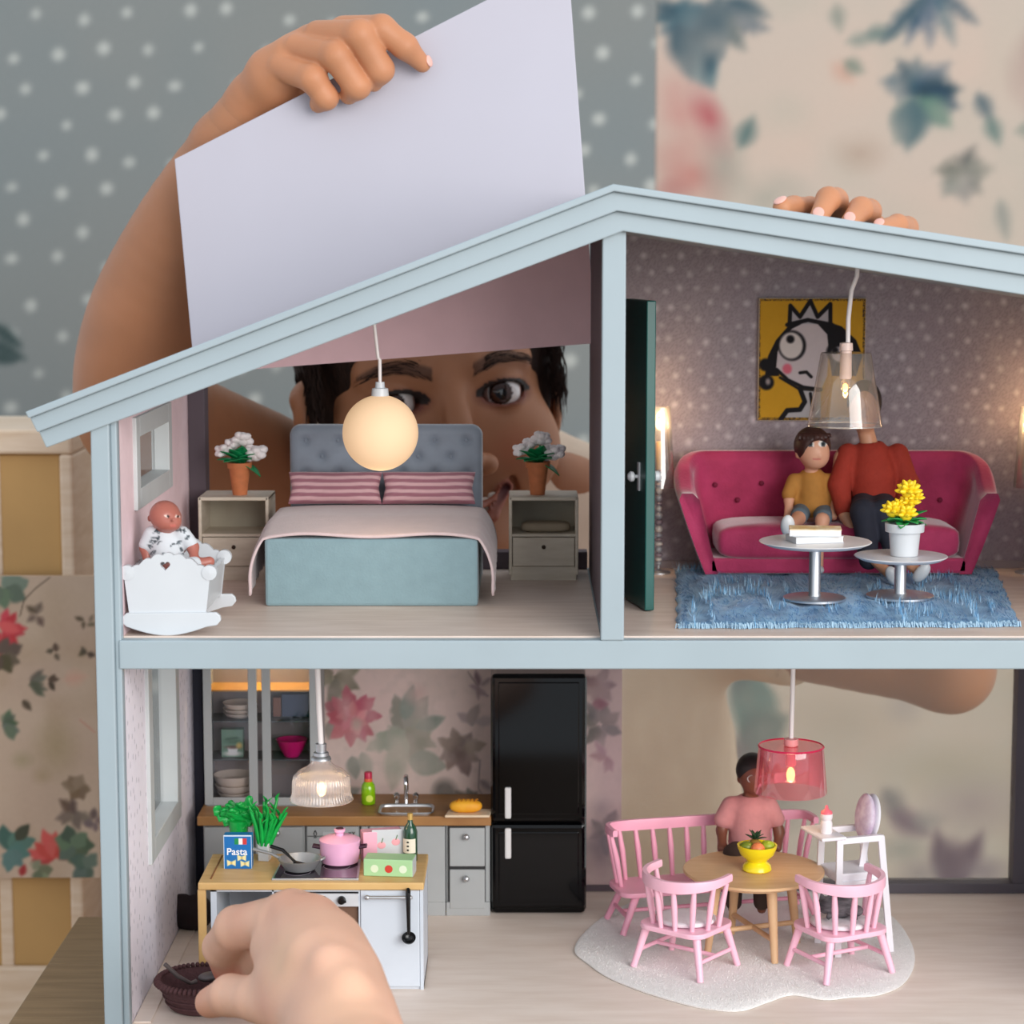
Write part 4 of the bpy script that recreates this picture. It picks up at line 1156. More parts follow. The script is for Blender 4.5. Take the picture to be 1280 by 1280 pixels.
for i in range(300):    # pale stitched front edge
    u = i / 299; p = rp(u, 0) + Vector((0, .0006 * math.sin(u * 60), 0)); k = len(V)
    q = p + Vector((r.uniform(-.0006, .0006), -.0006 - r.random() * .0008, .0002)); p = p + Vector((0, .0012 + r.random() * .001, .0016 + r.random() * .0012))
    V += [p - Vector((.0002, 0, 0)), p + Vector((.0002, 0, 0)), q + Vector((.0002, 0, 0)), q - Vector((.0002, 0, 0))]; F.append((k, k + 1, k + 2, k + 3))
ft = mesh_obj('edge_stitching', V, F, mat('pale_blue_yarn', (176, 208, 228), .9), t); ft['kind'] = 'stuff'

# ---------------------------------------------------------------- round pedestal tables
MARB = mat('white_marble_top', (236, 236, 238), .3, rgb2=(214, 214, 220), vscale=45)
def pedestal(px, pyt, rt, pyb, rb, label):
    zb_ = F2 + .0046
    b = fl(px, pyb, zb_); Y = b.y; m = mp(Y, F2)
    zt = at(px, pyt, Y).z
    t = thing('pedestal_table', label, 'table', b, 'round white tables on the blue rug')
    MB().lathe([(0, -5 * m), (rt * .86 * m, -5.5 * m), (rt * .98 * m, -1.8 * m), (rt * m, -.8 * m), (rt * .985 * m, 0), (0, 0)], (b.x, Y, zt), 48).build('top', MARB, t, smooth=30)
    MB().lathe([(0, 0), (rb * m, 0), (rb * m, 2.6 * m), (rb * .95 * m, 3.6 * m), (8.5 * m, 4.4 * m), (7.4 * m, 7 * m), (7.4 * m, (zt - zb_) - 5 * m)], b, 36).build('pedestal', STEEL, t, smooth=30)
    return Vector((b.x, Y, zt)), m
ta, ma = pedestal(1018, 676, 70, 749, 39, 'larger round white table with steel pedestal, two books on top')
tb, mb_ = pedestal(1125, 694, 58, 746, 42, 'smaller round white table with steel pedestal carrying the yellow flowers')
# books
BK = mat('book_pages', (240, 236, 232), .7, var=.02)
def book(c, w, d, h, rz, cov, label):
    t = thing('book', label, 'book', c, 'books on the round table')
    R = rotz(rz)
    def bb(x0, x1, y0, y1, z0, z1):
        p = BX(x0, x1, y0, y1, z0, z1); p.v = [Vector(c) + R @ v for v in p.v]; return p
    bb(-w * .98, w * .98, -d * .97, d * .97, h * .12, h * .88).build('pages', BK, t)
    bb(-w, w, -d, d, 0, h * .12).build('cover', WHITE, t)
    bb(-w, w, -d, d, h * .88, h).build('cover', cov, t)
    bb(-w, -w * .97, -d, d, h * .12, h * .88).build('spine', WHITE, t)
m = ma
book(ta + Vector((-2 * m, -6 * m, .0001)), 31 * m, 20 * m, 8 * m, .22, WHITE, 'white book lying flat on the larger round table, under the yellow one')
book(ta + Vector((-1 * m, -4 * m, 8.3 * m)), 32 * m, 20 * m, 9 * m, -.10, mat('yellow_cover', (222, 176, 74), .5, rgb2=(246, 236, 214), vscale=160), 'book with yellow picture cover on top of the white book')
# yellow flowers
c = tb + Vector((3 * mb_, -6 * mb_, .0001)); m = mb_
t = thing('flower_pot', 'yellow flowers in a white pot on the smaller round table', 'flower pot', c)
MB().lathe([(16 * m, 0), (17 * m, 1 * m), (19.5 * m, 30 * m), (24 * m, 30.5 * m), (24.5 * m, 41 * m), (21 * m, 41 * m), (20 * m, 37 * m), (0, 36 * m)], c, 28).build('pot', WHITE, t, smooth=35)
YEL = mat('yellow_petals', (250, 214, 40), .45, var=.12, vscale=300)
LG2 = mat('bright_green_leaves', (48, 160, 84), .35, rgb2=(30, 124, 60), vscale=200)
b = c + Vector((0, 0, 40 * m))
def starflower(cc, r, seed):
    mb = MB(); rr = random.Random(seed)
    for ring, (k, e) in enumerate(((8, .1), (7, .6), (5, 1.1))):
        for i in range(k):
            a = 6.283 * (i + .5 * ring) / k; d = Vector((math.cos(a) * math.cos(e), math.sin(a) * math.cos(e), math.sin(e) * .9))
            mb.ell(Vector(cc) + d * r * .62, (r * .42, r * .25, r * .18), 8, 6, R=d.to_track_quat('X', 'Z').to_matrix())
    mb.ell(cc, r * .55, 10, 8)
    return mb
for i, (dx, dy, dz, r_) in enumerate(((-16, -2, 16, 15), (0, -8, 12, 15), (6, 2, 26, 14), (4, 0, 40, 17), (12, -2, 32, 12), (-6, 4, 20, 13))):
    starflower(b + Vector((dx * m, dy * m, dz * m)), r_ * m, i).build('flower', YEL, t, smooth=60)
    MB().tube([b - Vector((0, 0, 3 * m)), b + Vector((dx * m, dy * m, dz * m))], 1.6 * m, 6).build('stem', LG2, t, smooth=60)
for i in range(9):
    a = math.radians(i * 40 + 12); e = -.1 + .22 * (i % 3)
    leafmesh(b + Vector((math.cos(a) * 4 * m, math.sin(a) * 4 * m, 1 * m)), (math.cos(a), math.sin(a) * .9, e + .2), 24 * m, 8.5 * m, .25).build('leaf', LG2, t, smooth=80, solid=.0004)
leafmesh(b, (.8, .2, .8), 32 * m, 8 * m, .3).build('leaf', LG2, t, smooth=80, solid=.0004)

# ---------------------------------------------------------------- dolls on the sofa
SKL = mat('pale_doll_vinyl', vcol=True, rough=.4, var=.03, vscale=200, spec=.4)
def doll_clothes(name, parent, pts_chain, mm, h=.0008, k=.0025, cut=None):
    allp = [q for ch in pts_chain for q in ch]
    s = SDF.around(allp, h)
    for ch in pts_chain: s.chain(ch, k)
    if cut:
        for cc, rr in cut: s.ell(cc, rr, k=.0005, op='sub')
    return blob(name, s, mm, parent)
YD = .176; m = mp(YD, F2)
def A(px, py, dy=0): return at(px, py, YD + dy)
hc = A(1016, 561, -.004)
arms = [[(A(992, 602), 7 * m), (A(986, 625, -.004), 5.5 * m), (A(985, 648, -.010), 5 * m), (A(987, 660, -.012), 5 * m)], [(A(1038, 602), 7 * m), (A(1044, 625, -.002), 5.5 * m), (A(1042, 646, -.008), 5 * m)]]
legs = [[(A(1000, 642, -.004), 9 * m), (A(998, 648, -.022), 8 * m), (A(988, 655, -.045), 6 * m), (A(986, 656, -.060), 5 * m)], [(A(1028, 642, -.004), 9 * m), (A(1028, 650, -.022), 8 * m), (A(1024, 680, -.030), 6 * m), (A(1024, 708, -.032), 5 * m)]]
torso = [(A(1015, 600), 14 * m), (A(1016, 640), 17 * m)]
pts = [q for ch in arms + legs for q in ch] + torso + [(hc, 30 * m)]
s = SDF.around(pts, .00075)
s.ell(hc, (19.5 * m, 20 * m, 23 * m), k=.001); s.ell(hc + Vector((4 * m, -8 * m, -9 * m)), (14 * m, 12 * m, 14 * m), k=.004)
s.ell(hc + Vector((7 * m, -20 * m, -7 * m)), (2.6 * m, 3 * m, 2.6 * m), k=.0012)
s.ell(hc + Vector((-19 * m, -2 * m, -6 * m)), (3 * m, 4 * m, 6 * m), k=.001)
s.cap(hc - Vector((2 * m, 0, 15 * m)), A(1014, 600), 7 * m, 8 * m, .002)
s.chain(torso, .003)
for ch in arms + legs: s.chain(ch, .002)
def boycol(V):
    C = np.tile(np.array((216, 160, 132.)), (len(V), 1)); X, Y = proj(V[:, 0], V[:, 1], V[:, 2]); fr = V[:, 1] < hc.y - 9 * m
    for ex in (1012.5, 1028.5):
        C[fr & (((X - ex) / 5.2) ** 2 + ((Y - 555) / 4.2) ** 2 < 1)] = (236, 230, 224); C[fr & (((X - ex - .6) / 3.2) ** 2 + ((Y - 555) / 4) ** 2 < 1)] = (70, 84, 92); C[fr & (((X - ex - .6) / 1.5) ** 2 + ((Y - 555) / 1.8) ** 2 < 1)] = (20, 18, 20)
        C[fr & (np.abs(X - ex) < 5.5) & (np.abs(Y - 546.5 + .04 * (X - ex) ** 2) < 1.0)] = (70, 44, 34)
    C[fr & (((X - 1021) / 5) ** 2 + ((Y - 574) / 1.6) ** 2 < 1)] = (196, 104, 98)
    return lin(C)
d = blob('doll', s, SKL, None, boycol, org=A(1016, 655)); tag(d, 'small boy doll with brown hair and mustard shirt sitting on the pink sofa', 'doll')
hs = SDF.around([(hc, 36 * m)], .0007)
hs.ell(hc + Vector((-.5 * m, 2 * m, 4 * m)), (23 * m, 23 * m, 24 * m), k=.001)
hs.ell(hc + Vector((8 * m, -25 * m, -7 * m)), (20 * m, 22 * m, 20 * m), k=.002, op='sub'); hs.ell(hc + Vector((2 * m, -6 * m, -30 * m)), (26 * m, 26 * m, 18 * m), k=.002, op='sub')
for i in range(9): hs.cap(hc + Vector(((-18 + i * 4.6) * m, -15 * m + abs(i - 4) * 1.4 * m, 18 * m)), hc + Vector(((-19 + i * 4.9) * m, -20 * m + abs(i - 4) * 1.6 * m, (13 + (i % 3) * 1.5) * m)), 3 * m, 1.4 * m, .0008)
blob('hair', hs, mat('dark_brown_doll_hair', (58, 30, 24), .5, var=.25, vscale=300), d)
doll_clothes('shirt', d, [[(A(1015, 600), 17 * m), (A(1016, 632), 21 * m)], [(A(993, 601), 9.5 * m), (A(986, 618, -.003), 9 * m)], [(A(1037, 601), 9.5 * m), (A(1044, 618, -.002), 9 * m)], [(A(1000, 630), 10 * m), (A(1032, 630), 10 * m)]], mat('mustard_jersey', (178, 122, 54), .85, var=.06, vscale=300, bump=.2), cut=[(A(1014, 584), 9 * m)])
doll_clothes('shorts', d, [[(A(1002, 640), 12 * m), (A(999, 645, -.018), 11 * m)], [(A(1028, 640), 12 * m), (A(1029, 647, -.018), 11 * m)], [(A(1006, 634), 12 * m), (A(1026, 634), 12 * m)]], mat('faded_denim', (96, 112, 124), .85, var=.1, vscale=300, bump=.2))
MB().ell(A(984.5, 657, -.064), (8.5 * m, 6 * m, 13 * m), 16, 12, R=rotx(.15)).build('shoe', WHITE, d, smooth=80)
MB().ell(A(1024, 712, -.036), (6 * m, 10 * m, 5 * m), 16, 12).build('shoe', WHITE, d, smooth=80)

# adult doll in rust sweater
YD = .178; m = mp(YD, F2)
hc = A(1080, 508)
arms = [[(A(1052, 572), 10 * m), (A(1046, 610, -.006), 8 * m), (A(1056, 645, -.014), 6.5 * m), (A(1064, 660, -.016), 6 * m)], [(A(1128, 572), 10 * m), (A(1138, 612, -.004), 8 * m), (A(1128, 645, -.012), 6.5 * m)]]
legs = [[(A(1077, 628), 13 * m), (A(1078, 640, -.028), 11 * m), (A(1084, 690, -.034), 8 * m), (A(1110, 716, -.044), 6 * m)], [(A(1104, 628), 13 * m), (A(1106, 640, -.028), 11 * m), (A(1118, 690, -.036), 8 * m), (A(1146, 713, -.047), 6 * m)]]
torso = [(A(1090, 580), 24 * m), (A(1090, 622), 21 * m)]
pts = [q for ch in arms + legs for q in ch] + torso + [(hc, 36 * m)]
s = SDF.around(pts, .0008)
s.ell(hc, (19 * m, 22 * m, 28 * m), k=.001); s.ell(hc + Vector((-1 * m, -8 * m, -13 * m)), (15 * m, 14 * m, 17 * m), k=.004); s.ell(hc + Vector((-1 * m, -25 * m, -6 * m)), (3 * m, 4 * m, 5 * m), k=.002)
s.cap(hc - Vector((0, 0, 20 * m)), A(1088, 562), 10 * m, 11 * m, .002); s.chain(torso, .003)
for ch in arms + legs: s.chain(ch, .002)
h1 = arms[0][-1][0]
for i in range(4): s.cap(h1 + Vector(((-3 + 3 * i) * m, -2 * m, -2 * m)), h1 + Vector(((1 + 3.4 * i) * m, -5 * m, (-13 + i) * m)), 2.2 * m, 1.6 * m, .0006)
d = blob('doll', s, SKL, None, lin(np.array((206, 150, 118.))), org=A(1090, 655)); tag(d, 'grown-up doll in rust sweater sitting on the pink sofa, face behind the clear lamp', 'doll')
hs = SDF.around([(hc, 40 * m)], .0008); hs.ell(hc + Vector((1 * m, 4 * m, 5 * m)), (21.5 * m, 23 * m, 28 * m), k=.001); hs.ell(hc + Vector((-3 * m, -26 * m, -12 * m)), (23 * m, 24 * m, 24 * m), k=.002, op='sub'); hs.ell(hc + Vector((0, 0, -34 * m)), (28 * m, 34 * m, 18 * m), k=.002, op='sub')
blob('hair', hs, mat('black_doll_hair', (30, 22, 22), .5, var=.2, vscale=300), d)
RUST = mat('rust_knit', (158, 48, 32), .85, var=.07, vscale=250, bump=.3, bscale=1200)
doll_clothes('sweater', d, [[(A(1089, 572), 24 * m), (A(1090, 592), 30 * m), (A(1090, 616), 29 * m)], [(A(1060, 568), 14 * m), (A(1049, 606, -.006), 13.5 * m), (A(1054, 636, -.012), 11 * m)], [(A(1122, 568), 14 * m), (A(1136, 606, -.004), 13 * m), (A(1129, 634, -.010), 11 * m)]], RUST, k=.0022, cut=[(A(1087, 549), 12.5 * m)])
MB().lathe([(11.5 * m, 0), (13.5 * m, 3 * m), (11 * m, 5 * m)], A(1087, 562), 20, cap=False).build('collar', RUST, d, smooth=60, solid=.0006)
doll_clothes('trousers', d, [[(A(1080, 628), 17 * m), (A(1079, 640, -.028), 15 * m), (A(1086, 700, -.034), 12 * m)], [(A(1102, 628), 17 * m), (A(1105, 640, -.028), 15 * m), (A(1120, 698, -.036), 12 * m)]], mat('dark_navy_cloth', (36, 38, 52), .85, var=.12, vscale=200, bump=.2))
for px, py, dy, a in ((1116, 720, -.050, .5), (1152, 716, -.052, -.6)):
    MB().ell(A(px, py, dy), (8 * m, 6 * m, 14 * m), 16, 12, R=roty(-a) @ rotx(.3)).build('shoe', WHITE, d, smooth=80)
# ================================================================ kitchen
GREY = mat('grey_cabinet_paint', (166, 169, 170), .5, var=.03, vscale=60)
GREYD = mat('dark_gap', (40, 40, 42), .7)
OAKT = mat('oiled_worktop', (168, 122, 72), .45, rgb2=(148, 102, 56), vscale=40, stretch=(1, 6, 1))
MAPLE = mat('maple_worktop', (222, 184, 124), .45, rgb2=(208, 166, 104), vscale=40, stretch=(1, 6, 1))
YK = .166; m = mp(YK, 0.05)
def kz(py): return at(430, py, YK).z
def kx(px, py=1080): return at(px, py, YK).x
ztopk = kz(1019); zun = kz(1031); zpl = kz(1128)
def unit(px0, px1, label, name='base_cabinet'):
    x0, x1 = kx(px0), kx(px1)
    t = thing(name, label, 'cabinet', ((x0 + x1) / 2, (YK + HB) / 2, 0), 'grey kitchen base units')
    BX(x0 + .0002, x1 - .0002, YK + .0016, HB - .001, .004, zun - .0001).build('carcass', GREY, t, bev=.0003)
    BX(x0 + .0002, x1 - .0002, YK + .0002, HB - .004, 0, zpl).build('plinth', GREY, t, bev=.0003)
    return t, x0, x1
def knob(parent, px, py, Y=YK, r=.0017):
    p = at(px, py, Y)
    MB().lathe([(.0007, 0), (.0007, .0012), (r, .0022), (r, .003), (r * .6, .0038), (0, .004)], p, 14, R=rotx(math.pi / 2)).build('knob', STEEL, parent, smooth=50)
def front(t, nm, px0, px1, py0, py1, kn=None, mm=GREY):
    d = BX(kx(px0), kx(px1), YK - .0002, YK + .0016, kz(py1), kz(py0)).build(nm, mm, t, bev=.0004)
    if kn: knob(d, *kn)
    return d
t, a, b = unit(254, 318, 'grey base unit at the left end of the kitchen under the glazed cupboard'); front(t, 'door', 256, 316, 1034, 1126, (308, 1042))
t, a, b = unit(318, 382, 'grey base unit with steel knob between dishwasher and left end'); front(t, 'door', 320, 378, 1034, 1126, (347, 1040))
t, a, b = unit(382, 450, 'grey dishwasher front with dark symbols in the back row', 'dishwasher')
d = front(t, 'door', 384, 448, 1046, 1126); cp = front(t, 'control_panel', 384, 448, 1033, 1045)
# small marks on the control panel
def mark(parent, pts, w=.00022):
    P = [at(x, y, YK - .0004) for x, y in pts]
    MB().tube(P, w, 6).build('symbol', BLACKP, parent)
mark(cp, [(394, 1038), (396, 1042), (394, 1046), (392, 1042), (394, 1038)]); mark(cp, [(392, 1047), (396, 1047)])
for dx in (0, 4.5): mark(cp, [(436 + dx, 1040), (438 + dx, 1043), (436 + dx, 1046)]); mark(cp, [(439 + dx, 1040), (437 + dx, 1043), (439 + dx, 1046)])
BX(kx(404), kx(430), YK - .0005, YK - .0001, kz(1046), kz(1040)).build('display', mat('silver_display', (190, 192, 194), .3), cp)
t, a, b = unit(450, 557, 'wide plain grey base unit below the sink'); front(t, 'door', 462, 556, 1033, 1128); front(t, 'end_strip', 452, 460, 1033, 1128)
t, a, b = unit(557, 613, 'grey base unit with two drawers next to the black fridge')
BX(kx(560), kx(607), YK + .0006, YK + .0016, kz(1135), kz(1033)).build('recess', GREYD, t)
front(t, 'drawer', 562, 606, 1035, 1083, (583, 1045)); front(t, 'drawer', 562, 606, 1087, 1136, (583, 1097))
o = BX(kx(248), kx(614), YK - .0025, HB - .0006, zun, ztopk).build('kitchen_worktop', OAKT, None, bev=.0006, org=(kx(430), (YK + HB) / 2, zun))
tag(o, 'long brown wooden worktop along the kitchen back wall', 'worktop')
# sink and tap
sc = fl(508, 1014, ztopk)
t = thing('kitchen_sink', 'small steel sink set in the brown worktop', 'sink', sc)
def sink_ring(u, v):
    prof = [(1.0, .0004), (.97, .0009), (.92, .0004), (.88, -.0022), (.0, -.0022)]
    w = v * (len(prof) - 1); i = min(int(w), len(prof) - 2); f = w - i
    k = prof[i][0] * (1 - f) + prof[i + 1][0] * f; z = prof[i][1] * (1 - f) + prof[i + 1][1] * f
    a = u * 2 * math.pi; sp = lambda x: math.copysign(abs(x) ** .3, x)
    return sc + Vector((sp(math.cos(a)) * .0148 * k, .0006 + sp(math.sin(a)) * .0098 * k, z + .0006))
MB().grid(sink_ring, 48, 17, closed_u=True).build('basin', STEEL, t, smooth=50)
tp = fl(508, 1006.5, ztopk)
t = thing('kitchen_tap', 'chrome swan-neck tap with two handles behind the sink', 'tap', tp)
m2 = mp(tp.y, .06)
MB().lathe([(3 * m2, 0), (2.6 * m2, 3 * m2), (1.9 * m2, 4 * m2), (1.9 * m2, 10 * m2)], tp, 12).build('base', CHROME, t, smooth=40)
MB().tube([tp + Vector((0, -dy * m2, z * m2)) for dy, z in ((0, 8), (0, 28), (1, 34), (4, 38), (9, 38.5), (13, 35), (14, 30))], 2.9 * m2, 10).build('spout', CHROME, t, smooth=60)
for s in (-1, 1):
    h = MB().lathe([(2.8 * m2, 0), (2.4 * m2, 8 * m2), (4.2 * m2, 10 * m2), (4.4 * m2, 14 * m2), (1.6 * m2, 17 * m2)], tp + Vector((s * 12 * m2, -2 * m2, 0)), 12).build('handle', CHROME, t, smooth=40)
# lime bottle
c = fl(460.5, 1005, ztopk); m2 = mp(c.y, .06)
t = thing('lime_bottle', 'lime green bottle with red cap on the kitchen worktop', 'bottle', c)
MB().lathe([(7.5 * m2, 0), (9 * m2, 1.5 * m2), (9 * m2, 20 * m2), (8 * m2, 25 * m2), (5 * m2, 29 * m2), (4.6 * m2, 32 * m2)], c, 20).build('body', mat('lime_liquid', (150, 200, 20), .15, rgb2=(120, 178, 10), vscale=90, coat=.5), t, smooth=50)
MB().lathe([(4.8 * m2, 28 * m2), (5.4 * m2, 30 * m2), (5 * m2, 33 * m2)], c, 16).build('neck_band', mat('orange_band', (226, 108, 60), .4), t, smooth=40)
MB().lathe([(5 * m2, 33 * m2), (5 * m2, 40 * m2), (4.4 * m2, 41 * m2)], c, 16).build('cap', mat('crimson_cap', (196, 34, 74), .4), t, smooth=40)
MB().lathe([(0, -.4 * m2), (4.6 * m2, 0), (4.4 * m2, .5 * m2), (0, .8 * m2)], c + Vector((2 * m2, -8.9 * m2, 9 * m2)), 14, R=rotx(math.pi / 2)).build('lime_slice', mat('lime_slice_yellow', (214, 232, 96), .4), t)
# bread on a board
c = fl(585, 1021, ztopk); m2 = mp(c.y, .06)
o = MB().prism([(c.x + x * m2, c.y + y * m2) for x, y in ((-29, -6), (27, -6), (30, 26), (-24, 26))], ztopk + .0001, ztopk + 3.6 * m2, axis='z').build('cutting_board', mat('pale_board', (228, 206, 178), .55, rgb2=(216, 190, 158), vscale=50), None, bev=.0005, org=c)
tag(o, 'pale cutting board under the bread at the right end of the worktop', 'board')
c = c + Vector((-3 * m2, 10 * m2, 3.7 * m2))
br = MB().ell(c + Vector((0, 0, 7.6 * m2)), (20.5 * m2, 10 * m2, 8.4 * m2), 28, 16, p=.8, q=.85)
br.v = [Vector((v.x, v.y, max(v.z, c.z))) for v in br.v]
t = br.build('bread_loaf', mat('golden_crust', (240, 176, 46), .6, rgb2=(226, 152, 30), vscale=140, bump=.3), None, smooth=60, org=c)
tag(t, 'golden yellow bread loaf on the pale cutting board', 'bread')
for i in range(5):
    x = (-11 + i * 5.5) * m2
    MB().tube([c + Vector((x, -6 * m2, 14.4 * m2)), c + Vector((x + 2 * m2, 0, 16.2 * m2)), c + Vector((x + 4 * m2, 6 * m2, 14.4 * m2))], .9 * m2, 6).build('score', mat('crust_score', (206, 128, 24), .7), t, smooth=60)

# fridge
YR = .1645; fz0 = .0012
x0, x1 = at(613.5, 1140, YR).x, at(733, 1140, YR).x; zt = at(670, 843, YR).z
t = thing('black_fridge', 'tall glossy black fridge freezer with white handles', 'fridge', ((x0 + x1) / 2, (YR + HB) / 2, 0))
GB = mat('gloss_black', (5, 5, 7), .08, var=.1, spec=.3)
BX(x0, x1, YR + .004, HB - .001, 0, zt - .001).build('body', GB, t, bev=.003)
zsp = at(670, 1029, YR).z
for z0, z1, py in ((zsp + .0006, zt, (983, 1022)), (.004, zsp - .0006, (1034, 1072))):
    d = BX(x0 + .0004, x1 - .0004, YR, YR + .0042, z0, z1).build('door', GB, t, bev=.003)
    BX(x0 + .004, x1 - .004, YR - .0004, YR + .001, z0 + .004, z1 - .004).build('door_panel', GB, d, bev=.0008)
    BX(at(631, 1020, YR).x, at(639, 1020, YR).x, YR - .0030, YR - .0004, at(635, py[1], YR).z, at(635, py[0], YR).z).build('handle', mat('silver_white_plastic', (214, 212, 212), .3), d, bev=.0008)

# glazed upper cupboard
YU = .186; m = mp(YU, .1)
ux = lambda px: at(px, 950, YU).x
uz = lambda py: at(330, py, YU).z
zbk = ztopk + .0002; ztk = SB - .002
t = thing('glazed_cupboard', 'grey cupboard with two glazed doors standing on the brown worktop', 'cupboard', (ux(328), (YU + HB) / 2, zbk))
BX(ux(258), ux(400), YU - .001, HB - .001, zbk, uz(1007)).build('base_board', GREY, t, bev=.0004)
for a in (255, 396): BX(ux(a), ux(a + 5), YU + .0012, HB - .001, uz(1007), ztk).build('side_panel', GREY, t)
BX(ux(260), ux(396), HB - .002, HB - .001, uz(1007), ztk).build('back_panel', mat('cupboard_inside', (150, 140, 138), .7), t)
BX(ux(255), ux(401), YU + .0012, HB - .001, ztk - .001, ztk).build('top_panel', GREY, t)
SH = mat('shelf_glass', (92, 98, 100), .3)
for py in (951, 903): BX(ux(260), ux(396), YU + .003, HB - .002, uz(py) - .0006, uz(py)).build('shelf', SH, t)
WB = mat('honey_wood', (214, 164, 92), .5, rgb2=(196, 140, 66), vscale=50)
BX(ux(260), ux(396), YU + .003, HB - .002, uz(866), uz(864)).build('shelf', WB, t)
for a0, a1, g0, g1, kp in ((255, 322, 265.5, 311, (315, 1004)), (328, 400, 339, 387.5, (335, 1002))):
    p = MB(); y0, y1 = YU, YU + .0012; zb_, z1_ = uz(1006.5), ztk
    p.box(ux(a0), ux(g0), y0, y1, zb_, z1_); p.box(ux(g1), ux(a1), y0, y1, zb_, z1_); p.box(ux(g0), ux(g1), y0, y1, zb_, uz(997)); p.box(ux(g0), ux(g1), y0, y1, uz(832), z1_)
    d = p.build('door', GREY, t, bev=.0003)
    BX(ux(g0), ux(g1), YU + .0004, YU + .0008, uz(997), uz(832)).build('pane', clear('cupboard_glass', (246, 246, 248), gloss=.05, rough=.03), d)
    knob(d, *kp, Y=YU, r=.0014)
lc = Vector((ux(335), YU + .016, ztk - .003))
MB().ell(lc, (.002, .002, .0012), 10, 6).build('cupboard_bulb', BULB, t, smooth=80)
bulb_light('cupboard_light', lc - Vector((0, .003, .004)), .07, (1, .74, .36))
CHINA = mat('cream_china', (228, 212, 196), .3, var=.06, vscale=150, coat=.3)
def bowl(name, px, py, r, h, mm, label, group=None, n=0):
    c = at(px, py, YU + .012); k = mp(YU + .012, .1)
    o = MB().lathe([(r * .45 * k, 0), (r * .8 * k, h * .45 * k), (r * k, h * k), (r * .95 * k, h * k), (r * .74 * k, h * .5 * k), (0, h * .25 * k)], c, 28).build(name, mm, None, smooth=50, org=c)
    return tag(o, label, 'bowl' if 'bowl' in name else 'plate', group)
zs1 = uz(951); zs2 = uz(903)
for i in range(3):
    c = at(301, 903, YU + .012); c.z = zs2 + .0002 + i * .0021; k = mp(YU + .012, .1)
    o = MB().lathe([(10 * k, 0), (18 * k, .0012), (22 * k, .0032 + (.001 if i == 2 else 0)), (21 * k, .0032 + (.001 if i == 2 else 0)), (17 * k, .0018), (0, .0012)], c, 28).build('china_plate', CHINA, None, smooth=50, org=c)
    tag(o, ('bottom', 'middle', 'top')[i] + ' cream plate of the stack behind the left glass door', 'plate', 'cream plates in the cupboard')
for i, (py, r, h) in enumerate(((997, 21, .0045), (992, 24, .0055), (986, 26, .0075))):
    c = at(293, 998, YU + .013); c.z = zbk + (uz(1007) - zbk) + .0003 + i * .0032; k = mp(YU + .012, .1)
    o = MB().lathe([(r * .5 * k, 0), (r * .85 * k, h * .4), (r * k, h), (r * .95 * k, h), (r * .8 * k, h * .5), (0, h * .3)], c, 28).build('china_bowl', CHINA, None, smooth=50, org=c)
    tag(o, ('bottom', 'middle', 'top')[i] + ' cream bowl of the stack low behind the left glass door', 'bowl', 'cream bowls in the cupboard')
c = at(365, 950, YU + .010); c.z = zs1 + .0002; k = mp(YU + .01, .1)
o = MB().lathe([(9 * k, 0), (14 * k, 8 * k), (19 * k, 20 * k), (20 * k, 22 * k), (18 * k, 22 * k), (13 * k, 9 * k), (0, 3 * k)], c, 28).build('magenta_bowl', mat('magenta_plastic', (206, 20, 108), .25), None, smooth=50, org=c)
tag(o, 'magenta bowl behind the right glass door of the cupboard', 'bowl')
# tea tin with a cup printed on it
c = at(291, 950, YU + .008); c.z = zs1 + .0002
x0, x1 = at(277, 930, c.y).x, at(304, 930, c.y).x; z1 = at(290, 912, c.y).z
t = thing('tea_packet', 'green tea packet printed with a white cup behind the left glass door', 'packet', c)
BX(x0, x1, c.y, c.y + .006, c.z, z1).build('packet', mat('sage_card', (112, 150, 128), .6), t, bev=.0003)
def teaprint(P):
    X, Y = proj(P[..., 0], P[..., 1], P[..., 2]); cv = Canvas(X, Y, (116, 152, 130))
    cv.ell(290, 926, 9, 5, (84, 122, 98), .8, 2); cv.line([(283, 924), (297, 922)], 1, (70, 104, 84), .8)
    cv.ell(291, 942, 10.5, 3, (238, 236, 232)); cv.poly([(284, 934), (298, 934), (296, 941), (286, 941)], (240, 238, 236)); cv.ell(291, 934, 7, 1.6, (96, 60, 44)); cv.ell(299, 932, 4, 4, (222, 196, 120), .8)
    return cv.C
sheet('print', (x0, c.y - .0001, c.z), (x1 - x0, 0, 0), (0, 0, z1 - c.z), 60, 80, teaprint, PRINT, t)
c = at(356, 903, YU + .013); c.z = zs2 + .0002
o = BX(at(352, 880, c.y).x, at(385, 880, c.y).x, c.y, c.y + .006, c.z, at(340, 868, c.y).z).build('blue_box', mat('slate_blue_card', (72, 84, 110), .6, var=.15), None, bev=.0003, org=(at(368, 880, c.y).x, c.y, c.z))
tag(o, 'slate blue box behind the right glass door of the cupboard', 'box')
o = BX(at(341, 880, c.y).x, at(351, 880, c.y).x, c.y, c.y + .006, c.z, at(340, 872, c.y).z).build('brown_box', mat('brown_card', (140, 92, 74), .6), None, bev=.0003, org=(at(346, 880, c.y).x, c.y, c.z))
tag(o, 'narrow brown box beside the blue box in the cupboard', 'box')

